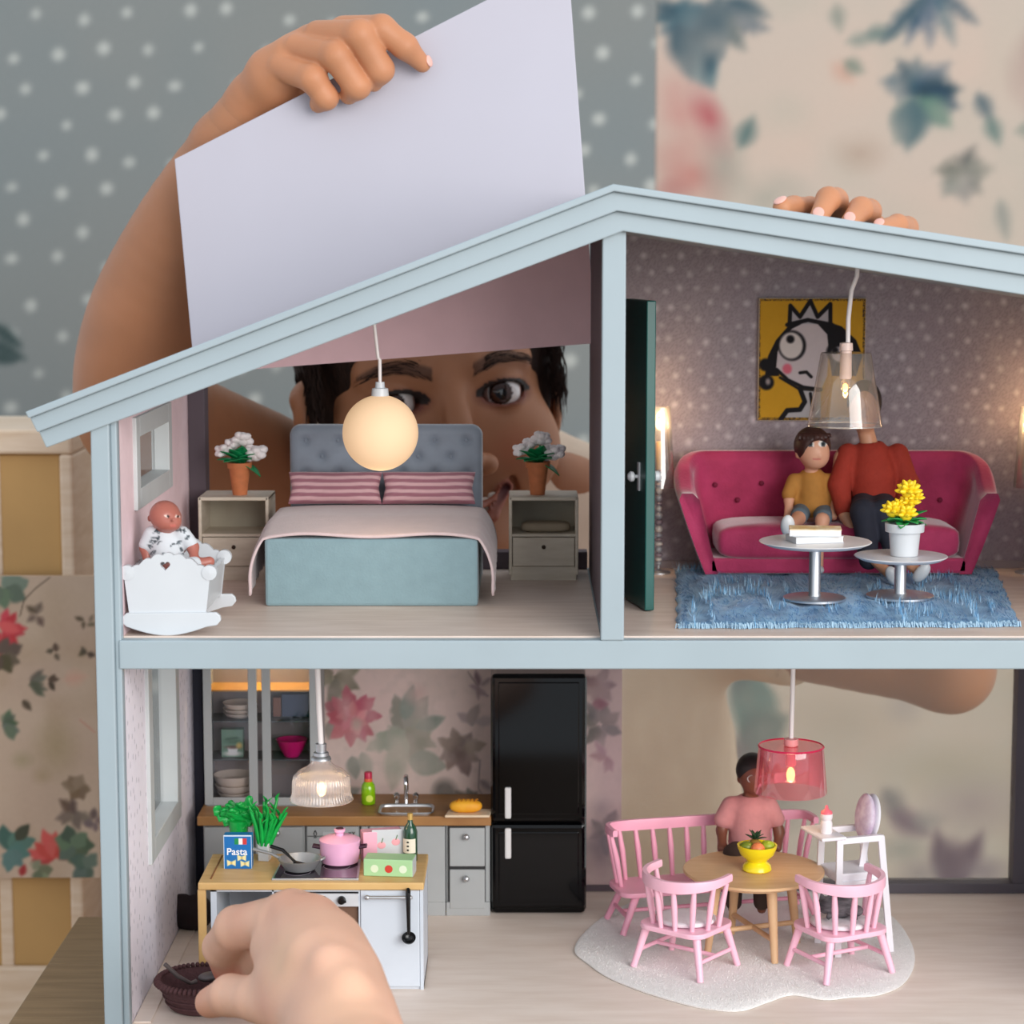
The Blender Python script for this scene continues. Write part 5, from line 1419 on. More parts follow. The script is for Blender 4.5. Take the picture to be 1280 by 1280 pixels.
# kitchen pendant, ribbed glass bell
YQ = .07; m = mp(YQ, .1); c = at(402, 1000, YQ)
t = thing('ribbed_pendant', 'ribbed clear glass bell pendant lamp over the kitchen island', 'lamp', c)
def bell(u, v):
    prof = [(39, 0), (40, 1), (38.5, 4), (36.5, 9), (36.3, 24), (34.5, 31), (28, 38), (18, 43), (13, 48), (10, 54)]
    w = v * (len(prof) - 1); i = min(int(w), len(prof) - 2); f = w - i
    r = prof[i][0] * (1 - f) + prof[i + 1][0] * f; z = prof[i][1] * (1 - f) + prof[i + 1][1] * f
    a = u * 2 * math.pi
    if 3 < z < 32: r *= 1 + .014 * math.sin(u * 2 * math.pi * 60)
    return c + Vector((math.cos(a) * r * m, math.sin(a) * r * m, z * m))
MB().grid(bell, 240, 28, closed_u=True).build('shade', clear('ribbed_glass', (250, 246, 246), gloss=.16, rough=.12, milk=.36, milk_rgb=(250, 246, 248)), t, smooth=180)
MB().lathe([(13 * m, 52 * m), (12 * m, 55 * m), (9.5 * m, 57 * m), (9.5 * m, 61 * m), (6.5 * m, 62 * m), (7 * m, 72 * m), (2 * m, 73 * m)], c, 18).build('cap', STEEL, t, smooth=40)
MB().ell(c + Vector((0, 0, 14 * m)), (6 * m, 6 * m, 9 * m), 12, 10).build('bulb', BULB, t, smooth=180)
MB().tube([c + Vector((0, 0, 72 * m)), c + Vector((-2 * m, 0, 120 * m)), Vector((at(396, 836, YQ).x, YQ, SB))], 3.6 * m, 8).build('cord', CORD, t, smooth=60)
bulb_light('ribbed_pendant_light', c + Vector((0, 0, 2 * m)), .010)

# ---------------------------------------------------------------- kitchen island
b0 = fl(490, 1237, 0); YI = b0.y
zti = at(390, 1102, YI).z; zui = at(390, 1111.5, YI).z
ix = lambda px: at(px, 1108, YI).x
iz = lambda py: at(390, py, YI).z
YIB = fl(400, 1067, zti).y
t = thing('kitchen_island', 'grey kitchen island with maple top, hob, oven knobs and towel rail', 'kitchen island', (ix(390), (YI + YIB) / 2, 0))
TOPX0, TOPX1 = ix(248), ix(530)
BX(TOPX0, TOPX1, YI - .002, YIB, zui, zti).build('worktop', MAPLE, t, bev=.0007)
MB().tube([(ix(262), YI + .004, zti + .0001), (ix(262), YIB - .004, zti + .0001)], .0004, 6).build('groove', mat('groove_brown', (140, 92, 50), .7), t)
for y in (YI - .001, YIB - .005): BX(ix(247), ix(257), y, y + .0035, 0, zui).build('leg', MAPLE, t, bev=.0004)
LG = mat('light_grey_enamel', (204, 212, 222), .4, var=.02)
cx0, cx1 = ix(263), ix(529)
BX(cx0, ix(266.5) + .0015, YI, YIB - .001, 0, zui).build('side_panel', LG, t)
BX(cx1 - .0016, cx1, YI, YIB - .001, 0, zui).build('side_panel', LG, t)
BX(cx0, cx1, YIB - .0025, YIB - .001, 0, zui).build('back_panel', LG, t)
BX(ix(448), ix(450), YI, YIB - .002, 0, zui).build('inner_wall', LG, t)
BX(ix(340), ix(342), YI, YIB - .002, 0, zui).build('inner_wall', LG, t)
BX(cx0, ix(448), YI, YI + .002, zui - .0012, zui).build('top_rail', LG, t)
BX(cx0, cx1, YI + .001, YIB - .002, 0, .002).build('bottom_panel', LG, t)
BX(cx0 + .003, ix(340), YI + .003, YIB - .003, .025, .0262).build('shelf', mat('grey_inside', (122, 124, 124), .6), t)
cp = BX(ix(342), ix(448), YI - .0006, YI + .001, iz(1133), iz(1117)).build('control_panel', mat('silver_panel', (206, 208, 212), .35), t, bev=.0003)
for px in (362, 383, 404, 427):
    p = at(px, 1125, YI - .0006)
    kb = MB().lathe([(5.5 * .00037, 0), (5.5 * .00037, .0012), (4.2 * .00037, .0024), (0, .0026)], p, 16, R=rotx(math.pi / 2)).build('dial', BLACKP, cp, smooth=40)
    BX(p.x - .0002, p.x + .0024, p.y - .0032, p.y - .002, p.z - .0005, p.z + .0005).build('pointer', BLACKP, kb)
BX(ix(343), ix(447), YI + .002, YI + .003, .006, iz(1134)).build('oven_door', mat('oven_brown', (112, 84, 68), .4), t, bev=.0003)
d = BX(ix(450.5), cx1 - .0018, YI - .0006, YI + .001, .0016, zui - .0004).build('door', LG, t, bev=.0004)
rp0, rp1 = at(459, 1122, YI - .0035), at(512, 1122, YI - .0035)
MB().tube([rp0, rp1], .0008, 8).build('towel_rail', STEEL, d, smooth=60)
for p in (rp0, rp1): MB().ell(p, (.0015, .0012, .0012), 10, 8).build('rail_end', STEEL, d, smooth=60); MB().tube([p, p + Vector((0, .003, 0))], .0006, 6).build('rail_bracket', STEEL, d)
# hob
hm = mp(YI + .01, .05)
ha, hb_, hc_, hd = fl(339, 1101.5, zti), fl(448, 1101.5, zti), fl(451, 1076, zti), fl(352, 1076, zti)
zh = zti + .0009
hob = MB().prism([(v.x, v.y + (.0012 if i < 2 else 0)) for i, v in enumerate((ha, hb_, hc_, hd))], zti - .0002, zh, axis='z').build('hob_frame', STEEL, t, bev=.0003)
cen = (ha + hb_ + hc_ + hd) / 4
MB().prism([(cen.x + (v.x - cen.x) * .95, cen.y + (v.y - cen.y) * .9) for v in (ha, hb_, hc_, hd)], zh - .0002, zh + .0002, axis='z').build('hob_glass', mat('dark_ceramic_glass', (34, 24, 36), .08, coat=.6), hob)
for k, (fx, fy) in enumerate(((.27, .35), (.72, .62))):
    p = ha * (1 - fx) * (1 - fy) + hb_ * fx * (1 - fy) + hc_ * fx * fy + hd * (1 - fx) * fy
    MB().lathe([(.0062, 0), (.0066, 0), (.0066, .0001), (.0062, .0001)], (p.x, p.y, zh + .0002), 32, cap=False).build('cooking_zone', mat('zone_ring', (120, 112, 120), .3), hob)
# ladle on the rail
lt = at(510, 1116, YI - .0052); lb = at(511, 1167, YI - .0046); m = mp(YI, .03)
t = thing('soup_ladle', 'black ladle hanging from the towel rail of the kitchen island', 'ladle', lb)
MB().tube([lt + Vector((0, .0024, -.0004)), lt + Vector((0, .0016, .0008)), lt, (lt + lb) / 2, lb], [2.4 * m, 3 * m, 3.2 * m, 2.6 * m, 2.2 * m], 10).build('handle', BLACKP, t, smooth=60)
cc = lb + Vector((0, 0, -6 * m))
MB().lathe([(0, -5.5 * m), (5 * m, -4.5 * m), (8 * m, -1.5 * m), (8.8 * m, 1.5 * m), (8 * m, 1.5 * m), (4.5 * m, -2.8 * m), (0, -3.6 * m)], cc, 20, R=rotx(math.radians(40))).build('bowl', BLACKP, t, smooth=60)

# ---------------------------------------------------------------- things on the island
def onisl(px, py): return fl(px, py, zti)
IM = lambda p: mp(p.y, .055)
# pasta box
p0 = onisl(297.5, 1086); m = IM(p0)
w_, h_, dd = 17.5 * m, 43 * m, .006
t = thing('pasta_box', 'blue pasta box with greens behind it on the kitchen island', 'box', p0, None, math.radians(0))
BX(p0.x - w_, p0.x + w_, p0.y, p0.y + dd, zti + .0001, zti + h_).build('carton', mat('pasta_blue', (24, 112, 182), .4), t, bev=.0002)
def pastaprint(P):
    X = (P[..., 0] - p0.x) / w_ * 100; Y = (zti + h_ - P[..., 2]) / h_ * 250
    cv = Canvas(X, Y, (22, 112, 184)); cv.mix(vnoise(X, Y, 60, 3) * .2, (16, 96, 168))
    for i, col in enumerate(((30, 140, 80), (240, 240, 240), (206, 60, 60))): cv.poly([(-22 + 29 * i, 22), (7 + 29 * i, 22), (7 + 29 * i, 68), (-22 + 29 * i, 68)], col)
    for x, y in ((28, 168), (-46, 206), (50, 212)):
        for s in (-1, 1): cv.poly([(x, y - 9), (x + s * 32, y - 24), (x + s * 30, y + 24), (x, y + 9)], (240, 226, 168), 1, 3)
        cv.ell(x, y, 8, 10, (206, 180, 110), .8, 3)
    e = 100 - np.abs(X); cv.mix(e < 5, (210, 226, 240)); cv.mix(Y < 8, (210, 226, 240))
    return cv.C
sheet('print', (p0.x - w_, p0.y - .0001, zti + .0001), (2 * w_, 0, 0), (0, 0, h_), 80, 110, pastaprint, PRINT, t)
def text_mesh(name, body, size, loc, parent, mm, R=None, ext=.00008):
    cu = bpy.data.curves.new(name, 'FONT'); cu.body = body; cu.size = size; cu.align_x = 'CENTER'; cu.extrude = ext; cu.offset = size * .012
    ob = bpy.data.objects.new(name, cu); COL.objects.link(ob)
    dg = bpy.context.evaluated_depsgraph_get(); me = bpy.data.meshes.new_from_object(ob.evaluated_get(dg))
    bpy.data.objects.remove(ob)
    Rm = (R or Matrix.Identity(3)) @ rotx(math.pi / 2)
    for v in me.vertices: v.co = Rm @ v.co + Vector(loc) - ORG[parent]
    o = bpy.data.objects.new(name, me); COL.objects.link(o); me.materials.clear(); me.materials.append(mm); o.parent = parent
    return o
text_mesh('lettering', 'Pasta', 12.5 * m, (p0.x - 1 * m, p0.y - .0002, zti + h_ - 25 * m), t, mat('white_print', (245, 246, 248), .5))
# greens
GR = mat('green_plastic_leaves', (20, 178, 76), .35, rgb2=(8, 150, 60), vscale=200)
p1 = onisl(299, 1070); m = IM(p1)
t = thing('lettuce_bunch', 'bright green leafy bunch standing behind the pasta box', 'greens', p1)
MB().lathe([(9 * m, 0), (10 * m, 20 * m), (13 * m, 46 * m), (0, 48 * m)], p1, 14).build('stalk', GR, t, smooth=60)
r = random.Random(4)
for i in range(16):
    a = i * 2.4; e = r.uniform(.35, 1.2); b = p1 + Vector((r.uniform(-6, 6) * m, r.uniform(-3, 3) * m, 40 * m))
    d = Vector((math.cos(a) * math.cos(e), math.sin(a) * math.cos(e) * .5, math.sin(e))); L = r.uniform(24, 42) * m; W = r.uniform(7, 11) * m
    side = Vector((1, 0, 0)) if abs(d.x) < .7 else Vector((0, .5, 1)).normalized(); side = (side - d * side.dot(d)).normalized(); up = d.cross(side)
    def f(u, v, b=b, d=d, L=L, W=W, side=side, up=up, i=i):
        s_ = (v - .5) * 2; w2 = W * (math.sin(math.pi * min(1, .1 + u * .85)) ** .7) * (1 + .22 * math.sin(u * 26 + i))
        return b + d * (L * u) + side * s_ * w2 + up * (.18 * W * math.sin(u * 17 + s_ * 3 + i) + abs(s_) * W * .25)
    MB().grid(f, 14, 7).build('leaf', GR, t, smooth=80, solid=.0003)
p2 = onisl(331, 1075); m = IM(p2)
t = thing('celery_bunch', 'bright green celery stalks wrapped in white beside the pasta box', 'celery', p2)
MB().lathe([(9.5 * m, 0), (10.5 * m, 24 * m), (0, 24 * m)], p2, 4, R=rotz(.6)).build('wrapper', WHITE, t, bev=.0004)
for i in range(15):
    a = i * 2.399; rr = 7 * m * math.sqrt(i / 15)
    b = p2 + Vector((math.cos(a) * rr, math.sin(a) * rr, 20 * m)); d = Vector((math.cos(a) * .38 * math.sqrt(i / 15) + .12, math.sin(a) * .25, 1)).normalized()
    L = r.uniform(36, 58) * m
    st = MB().tube([b, b + d * L * .5, b + d * L + Vector((math.cos(a) * 3 * m, 0, 0))], [3.4 * m, 2.8 * m, 1.6 * m], 8).build('stalk', GR, t, smooth=60)
    for q in range(2):
        leafmesh(b + d * L * (.72 + .2 * q), (d.x + r.uniform(-.6, .6), -.2, d.z), 13 * m, 3 * m, .2, nu=6, nv=3).build('leaf', GR, st, smooth=80, solid=.0003)
# frying pan with spatula
p3 = onisl(375, 1090); m = IM(p3); p3.z = zh + .0003
ALU = mat('grey_enamel', (168, 170, 172), .4, metal=.55, var=.08)
t = thing('frying_pan', 'grey frying pan with long handle on the hob', 'pan', p3)
MB().lathe([(15 * m, 0), (19 * m, 1.5 * m), (26.5 * m, 13 * m), (27.5 * m, 15 * m), (25.5 * m, 15 * m), (18 * m, 3.5 * m), (0, 3 * m)], p3, 36).build('pan_body', ALU, t, smooth=35)
MB().tube([p3 + Vector((-24 * m, 3 * m, 13 * m)), p3 + Vector((-36 * m, 8 * m, 18 * m)), p3 + Vector((-60 * m, 16 * m, 22 * m))], [2.4 * m, 2 * m, 2.4 * m], 8).build('handle', ALU, t, smooth=60)
MB().tube([p3 + Vector((26 * m, -3 * m, 13 * m)), p3 + Vector((31 * m, -1 * m, 15 * m)), p3 + Vector((31 * m, 4 * m, 15 * m)), p3 + Vector((26 * m, 4 * m, 13 * m))], 1.5 * m, 8).build('helper_handle', ALU, t, smooth=60)
t = thing('spatula', 'black spatula resting in the frying pan', 'spatula', p3 + Vector((0, 0, 8 * m)))
MB().tube([p3 + Vector((-38 * m, 14 * m, 26 * m)), p3 + Vector((-22 * m, 10 * m, 22 * m)), p3 + Vector((-12 * m, 5 * m, 14 * m)), p3 + Vector((-4 * m, 0, 8 * m))], [2.6 * m, 2.4 * m, 1.8 * m, 2 * m], 8).build('handle', BLACKP, t, smooth=60)
MB().add([p3 + Vector(v) * m for v in ((-8, -5, 10), (-6, 6, 10), (16, 5, 4.4), (16, -6, 4.4), (-8, -5, 9), (-6, 6, 9), (16, 5, 3.6), (16, -6, 3.6))], [(0, 1, 2, 3), (7, 6, 5, 4), (0, 4, 5, 1), (1, 5, 6, 2), (2, 6, 7, 3), (3, 7, 4, 0)]).build('blade', BLACKP, t)
# pink pot
p4 = onisl(425, 1081); m = IM(p4); p4.z = zh + .0003
PK = mat('pink_enamel', (240, 180, 214), .25, var=.03, coat=.3)
t = thing('pink_pot', 'pink lidded cooking pot with dark side handles on the hob', 'pot', p4)
MB().lathe([(20 * m, 0), (23 * m, 2 * m), (25 * m, 14 * m), (25 * m, 27 * m), (0, 27 * m)], p4, 36).build('pot_body', PK, t, smooth=35)
l = MB().lathe([(25.6 * m, 27 * m), (25.6 * m, 30 * m), (18 * m, 33.5 * m), (8 * m, 35 * m), (0, 35 * m)], p4, 36).build('lid', PK, t, smooth=35)
MB().lathe([(5 * m, 34 * m), (5 * m, 38 * m), (7 * m, 40 * m), (7 * m, 43 * m), (0, 44 * m)], p4, 18).build('lid_knob', PK, l, smooth=40)
MB().lathe([(0, 0), (5 * m, 0), (4.6 * m, .7 * m), (0, .8 * m)], p4 + Vector((0, 0, 43.7 * m)), 18).build('knob_inlay', mat('dark_plum', (60, 30, 48), .4), l)
for s in (-1, 1):
    MB().tube([p4 + Vector((s * 24 * m, -4 * m, 20 * m)), p4 + Vector((s * 33 * m, -3.5 * m, 21.5 * m)), p4 + Vector((s * 33 * m, 3.5 * m, 21.5 * m)), p4 + Vector((s * 24 * m, 4 * m, 20 * m))], 2 * m, 8).build('handle', mat('dark_plum', (60, 30, 48), .4), t, smooth=60)
# mills
def mill(px, py, mm, label):
    p = onisl(px, py); m = IM(p)
    t = thing('pepper_mill', label, 'mill', p, 'mills on the kitchen island')
    MB().lathe([(7.5 * m, 0), (7.5 * m, 3 * m), (6 * m, 6 * m), (6 * m, 9 * m), (7 * m, 11 * m), (5 * m, 13 * m), (8.5 * m, 17 * m), (9 * m, 21 * m), (6.5 * m, 27 * m), (2.5 * m, 29 * m)], p, 20).build('body', mm, t, smooth=50)
    MB().ell(p + Vector((0, 0, 31 * m)), 2.6 * m, 10, 8).build('finial', STEEL, t, smooth=180)
mill(468, 1069, BLACKP, 'black pepper mill at the back of the kitchen island'); mill(490, 1068, WHITE, 'white salt mill at the back of the kitchen island')
# green box and pink card
p5 = onisl(483, 1096); m = IM(p5); R = rotz(math.radians(-6))
t = thing('green_carton', 'mint green carton with flower and strawberry pictures at the island corner', 'carton', p5)
def bb(x0, x1, y0, y1, z0, z1, c=p5, R=R):
    p = BX(x0, x1, y0, y1, z0, z1); p.v = [Vector(c) + R @ v for v in p.v]; return p
bb(-29 * m, 33 * m, 0, 30 * m, .0001, 22 * m).build('carton', mat('mint_card', (172, 214, 160), .5, var=.04), t, bev=.0004)
bb(33 * m, 33.3 * m, .5 * m, 29 * m, .3 * m, 21 * m).build('white_side', WHITE, t)
for x, col in ((-15, (226, 238, 206)), (3, (208, 66, 52)), (21, (226, 238, 214))):
    q = MB().lathe([(0, 0), (5 * m, 0), (5 * m, .25 * m), (0, .3 * m)], (0, 0, 0), 14, R=rotx(math.pi / 2)); q.v = [p5 + R @ (v + Vector((x * m, 0, 10 * m))) for v in q.v]
    q.build('printed_dot', mat('dot_%d' % x, col, .5), t)
p6 = onisl(486, 1076); R2 = rotz(math.radians(8))
t = thing('pink_carton', 'pink and white carton with two cherries behind the mint carton', 'carton', p6)
mm_ = IM(p6)
bb(-21 * mm_, 20 * mm_, 0, 1 * mm_, .0001, 40 * mm_, p6, R2).build('white_front', WHITE, t, bev=.0003)
bb(-32 * mm_, 18 * mm_, 2 * mm_, 20 * mm_, .0001, 38 * mm_, p6, rotz(math.radians(16))).build('carton', mat('pink_card', (238, 176, 196), .5), t, bev=.0004)
for x in (-9, 9):
    q = MB().ell((0, 0, 0), (5.5 * mm_, .5 * mm_, 4.5 * mm_), 12, 8); q.v = [p6 + R2 @ (v + Vector((x * mm_, 0, (22 + x * .2) * mm_))) for v in q.v]; ch = q.build('printed_cherry', mat('cherry_pink', (240, 170, 178), .5), t)
    q = MB().tube([(x * mm_, -.3 * mm_, (25 + x * .2) * mm_), ((x + 2) * mm_, -.3 * mm_, (31 + x * .2) * mm_)], .6 * mm_, 5); q.v = [p6 + R2 @ v for v in q.v]; q.build('printed_stalk', mat('stalk_green', (110, 140, 100), .6), t)
# wine bottle
p7 = onisl(513, 1076); m = IM(p7)
t = thing('wine_bottle', 'dark green wine bottle with gold neck at the island corner', 'bottle', p7)
MB().lathe([(8 * m, 0), (9 * m, 1 * m), (9 * m, 38 * m), (7 * m, 44 * m), (3.4 * m, 49 * m), (3.2 * m, 54 * m)], p7, 20).build('glass', mat('dark_bottle_green', (22, 70, 46), .12, coat=.6), t, smooth=45)
MB().lathe([(3.6 * m, 53 * m), (3.6 * m, 61 * m), (0, 62 * m)], p7, 14).build('gold_neck', mat('gold_foil', (222, 186, 110), .35, metal=.6), t, smooth=45)
lb_ = MB().grid(lambda u, v: p7 + Vector((math.sin((u - .62) * 2.2) * 9.2 * m, -math.cos((u - .62) * 2.2) * 9.2 * m, (12 + 18 * v) * m)), 10, 2).build('label', mat('cream_label', (234, 226, 206), .6), t)
for i in range(3): MB().ell(p7 + Vector((-2.5 * m, -9.0 * m, (16 + 5 * i) * m)), (1.6 * m, .5 * m, 1.2 * m), 8, 6).build('printed_mark', BLACKP, lb_)

# ---------------------------------------------------------------- basket with spoon, dark bundle by the wall
YB_ = .026; c = Vector((at(252, 1262, YB_).x, YB_, 0)); m = mp(YB_, .01)
zr_ = at(252, 1222, YB_).z
t = thing('brown_basket', 'dark brown crocheted basket held by the lower hand', 'basket', c)
BSK = mat('brown_crochet', (84, 52, 54), .85, var=.15, vscale=400, bump=.5, bscale=900)
MB().lathe([(0, .0003), (36 * m, .0003), (40 * m, 4 * m), (47 * m, zr_ * .55), (53 * m, zr_ * .9), (52 * m, zr_ * .94), (45 * m, zr_ * .55), (38 * m, 6 * m), (0, 5 * m)], c, 48).build('wall', BSK, t, smooth=60)
mb = MB()
for i in range(56):
    a = 2 * math.pi * i / 56
    mb.ell(c + Vector((math.cos(a) * 54 * m, math.sin(a) * 54 * m, zr_ - 1 * m)), (5.5 * m, 3 * m, 3.4 * m), 8, 6, R=rotz(a) @ roty(.5))
mb.build('rim', BSK, t, smooth=80)
for k in range(3):
    rr = (44 + 3 * k) * m
    MB().tube([c + Vector((math.cos(a) * rr, math.sin(a) * rr, zr_ * (.28 + .22 * k))) for a in np.linspace(0, 2 * math.pi, 40)], 1.3 * m, 6).build('stitch_ring', BSK, t, smooth=60)
sp = at(240, 1228, YB_ - .004)
t = thing('grey_spoon', 'dark grey spoon lying across the brown basket', 'spoon', sp)
SPN = mat('dark_grey_metal', (106, 98, 98), .45, metal=.4)
e0 = at(206, 1205, YB_ - .012); e1 = at(222, 1220, YB_ - .010); e2 = at(238, 1229, YB_ - .004); e3 = at(262, 1221, YB_ + .004)
MB().tube([e0, e1, e2, e2 + (e3 - e2) * .3], [2.6 * m, 2.8 * m, 2.4 * m, 3 * m], 10).build('handle', SPN, t, smooth=60)
MB().ell(e3, (15 * m, 11 * m, 6 * m), 20, 12, R=rotz(.4)).build('bowl', SPN, t, smooth=60)
c = fl(238, 1163, 0); m = mp(c.y, .02)
s = SDF.around([(c + Vector((0, 0, 24 * m)), 40 * m)], .001)
s.ell(c + Vector((4 * m, 0, 21 * m)), (25 * m, 16 * m, 21 * m), k=.002); s.ell(c + Vector((-12 * m, 0, 26 * m)), (13 * m, 12 * m, 20 * m), k=.004); s.ell(c + Vector((10 * m, 4 * m, 30 * m)), (14 * m, 10 * m, 14 * m), k=.004); s.cap(c + Vector((-14 * m, -4 * m, 44 * m)), c + Vector((-4 * m, -4 * m, 46 * m)), 4 * m, 3 * m, .002)
o = blob('toy_bag', s, mat('black_maroon_cloth', (34, 20, 24), .85, var=.3, vscale=120, bump=.4), None, org=c)
tag(o, 'small dark maroon cloth bag slumped against the left kitchen wall', 'bag')

# ================================================================ dining corner
# white rug
outline = [(719, 1190), (733, 1166), (768, 1140), (820, 1120), (900, 1108), (1000, 1106), (1070, 1120), (1115, 1148), (1138, 1180), (1142, 1208), (1128, 1232), (1098, 1245), (1062, 1248), (1030, 1251), (990, 1245), (960, 1254), (925, 1265), (880, 1262), (835, 1251), (790, 1236), (758, 1222), (735, 1206)]
P = [fl(x, y, 0) for x, y in outline]
def smooth_loop(P, n=6):
    out = []; N = len(P)
    for i in range(N):
        p0_, p1_, p2_, p3_ = P[i - 1], P[i], P[(i + 1) % N], P[(i + 2) % N]
        for k in range(n):
            t_ = k / n
            out.append(.5 * ((2 * p1_) + (p2_ - p0_) * t_ + (2 * p0_ - 5 * p1_ + 4 * p2_ - p3_) * t_ ** 2 + (3 * p1_ - p0_ - 3 * p2_ + p3_) * t_ ** 3))
    return out
SL = smooth_loop(P); cen = sum(SL, Vector((0, 0, 0))) / len(SL)
t = thing('white_rug', 'round off-white fleece rug with wavy edge under the dining set', 'rug', cen)
V = []; F = []; N = len(SL); rings = [(1.0, .0002), (1.004, .0009), (.985, .0016), (.8, .0017), (.55, .0017), (.3, .0017)]
for k, z in rings:
    for p_ in SL: V.append(cen + (p_ - cen) * k + Vector((0, 0, z)))
V.append(cen + Vector((0, 0, .0017)))
for i in range(len(rings) - 1):
    for j in range(N): F.append((i * N + j, i * N + (j + 1) % N, (i + 1) * N + (j + 1) % N, (i + 1) * N + j))
for j in range(N): F.append(((len(rings) - 1) * N + j, (len(rings) - 1) * N + (j + 1) % N, len(V) - 1))
mesh_obj('fleece', V, F, mat('white_fleece', (250, 246, 243), .95, var=.04, vscale=300, bump=.8, bscale=1500, sheen=.3), t, 60)
V = []; F = []; r = random.Random(5)
for i in range(9000):
    j = r.randrange(N); k = math.sqrt(r.random()) * .985
    b = cen + (SL[j] * (1 - (q := r.random())) + SL[(j + 1) % N] * q - cen) * k + Vector((0, 0, .0014))
    a = r.uniform(0, 6.28); L = r.uniform(.0008, .0016); d = Vector((math.cos(a) * .6, math.sin(a) * .6, .6)) * L; s_ = Vector((-math.sin(a), math.cos(a), 0)) * .0003
    n_ = len(V); V += [b - s_, b + s_, b + d]; F.append((n_, n_ + 1, n_ + 2))
o = mesh_obj('fleece_pile', V, F, MATS['white_fleece'], t); o['kind'] = 'stuff'
RZ = .0018
# round table
tc = fl(945, 1185, RZ); Yt = tc.y; m = mp(Yt, .03)
ztt = at(943, 1086, Yt).z
tx = at(942, 1086, Yt).x
BEE = mat('beech', (222, 184, 142), .45, rgb2=(210, 168, 124), vscale=40, stretch=(1, 6, 1))
t = thing('round_dining_table', 'round beech dining table with splayed legs and cross stretcher', 'table', (tx, Yt, RZ))
MB().lathe([(0, -4.5 * m), (86 * m, -4.5 * m), (88 * m, -3 * m), (88 * m, -.8 * m), (87 * m, 0), (0, 0)], (tx, Yt, ztt), 56).build('top', BEE, t, smooth=30)
MB().lathe([(58 * m, -14 * m), (60 * m, -14 * m), (60 * m, -4.4 * m), (58 * m, -4.4 * m)], (tx, Yt, ztt), 40, cap=False).build('apron', BEE, t, smooth=30)
lg = []
for a in (20, 110, 200, 290):
    a = math.radians(a); d = Vector((math.cos(a), math.sin(a), 0))
    top = Vector((tx, Yt, ztt - .002)) + d * 50 * m; bot = Vector((tx, Yt, RZ)) + d * 62 * m
    MB().tube([bot, top], [4.4 * m, 7 * m], 12).build('leg', BEE, t, smooth=60); lg.append(bot + (top - bot) * .28)
for i in (0, 1): MB().tube([lg[i], lg[i + 2]], 3.4 * m, 8).build('stretcher', BEE, t, smooth=60)
# fruit bowl
c = Vector((at(947, 1084, Yt - .006).x, 0, ztt)); c.y = fl(947, 1088, ztt).y; m = mp(c.y, .05)
t = thing('yellow_bowl', 'yellow footed bowl standing on the round dining table', 'bowl', c)
MB().lathe([(17 * m, .0001), (18.5 * m, 2 * m), (17 * m, 8 * m), (12 * m, 12 * m), (14 * m, 15 * m), (21 * m, 21 * m), (24.5 * m, 30 * m), (25 * m, 33 * m), (23 * m, 33 * m), (19 * m, 24 * m), (0, 20 * m)], c, 36).build('bowl', mat('yellow_glaze', (246, 222, 24), .25, var=.04, coat=.3), t, smooth=45)
bt = c + Vector((0, 0, 26 * m))
for nm, off, r_, rgb, lab in (('orange', (0, -6, 3), (9, 9, 8), (236, 134, 84), 'orange fruit at the front of the yellow bowl'), ('lime', (13, 2, 4), (9.5, 8, 8), (150, 170, 40), 'green fruit on the right in the yellow bowl'), ('avocado', (-13, 1, 4), (9, 8, 7), (112, 128, 34), 'olive green fruit on the left in the yellow bowl')):
    o = MB().ell(bt + Vector(off) * m, tuple(q * m for q in r_), 16, 12).build(nm, mat(nm + '_skin', rgb, .4, var=.12, vscale=300), None, smooth=180, org=bt + Vector(off) * m)
    tag(o, lab, 'fruit', 'fruit in the yellow bowl')
pa = bt + Vector((-2, 8, 4)) * m
t = thing('pineapple', 'small pineapple with dark green tuft in the yellow bowl', 'fruit', pa)
MB().ell(pa, (8 * m, 8 * m, 9 * m), 14, 10).build('body', mat('pineapple_skin', (150, 110, 40), .6, bump=.5), t, smooth=80)
for i in range(11):
    a = i * 2.4; e = .5 + .09 * i
    leafmesh(pa + Vector((0, 0, 6 * m)), (math.cos(a) * math.cos(e), math.sin(a) * math.cos(e), math.sin(e)), 15 * m, 2.6 * m, .25, nu=6, nv=3).build('leaf', mat('pineapple_leaf', (36, 66, 40), .5), t, smooth=80, solid=.0003)
# pink shade pendant
YQ = .105; m = mp(YQ, .09); c = at(988, 990, YQ)
PINKC = clear('pink_clear_plastic', (253, 190, 200), gloss=.12, rough=.06, milk=.22, milk_rgb=(244, 130, 154))
t = thing('pink_pendant', 'translucent pink drum pendant lamp over the dining table', 'lamp', c)
MB().lathe([(45 * m, 0), (45.6 * m, 1 * m), (40.5 * m, 57 * m), (40 * m, 59 * m), (7 * m, 59 * m)], c, 48, cap=False).build('shade', PINKC, t, smooth=40)
MB().lathe([(40 * m, 57.5 * m), (41.6 * m, 58.5 * m), (40 * m, 60 * m), (39 * m, 58.5 * m), (40 * m, 57.5 * m)], c, 48, cap=False).build('shade_ring', mat('hot_pink_rim', (226, 50, 92), .25), t, smooth=60)
MB().lathe([(6 * m, 34 * m), (7 * m, 36 * m), (6.5 * m, 60 * m), (9 * m, 60 * m), (9 * m, 68 * m), (3 * m, 69 * m)], c, 16).build('socket', mat('pink_socket', (244, 160, 160), .4), t, smooth=40)
MB().ell(c + Vector((0, 0, 22 * m)), (5.5 * m, 5.5 * m, 10 * m), 12, 10).build('bulb', BULB, t, smooth=180)
MB().tube([c + Vector((0, 0, 66 * m)), Vector((at(992, 836, YQ).x, YQ, SB))], 3.0 * m, 8).build('cord', CORD, t, smooth=60)
bulb_light('pink_pendant_light', c + Vector((0, 0, 6 * m)), .012)

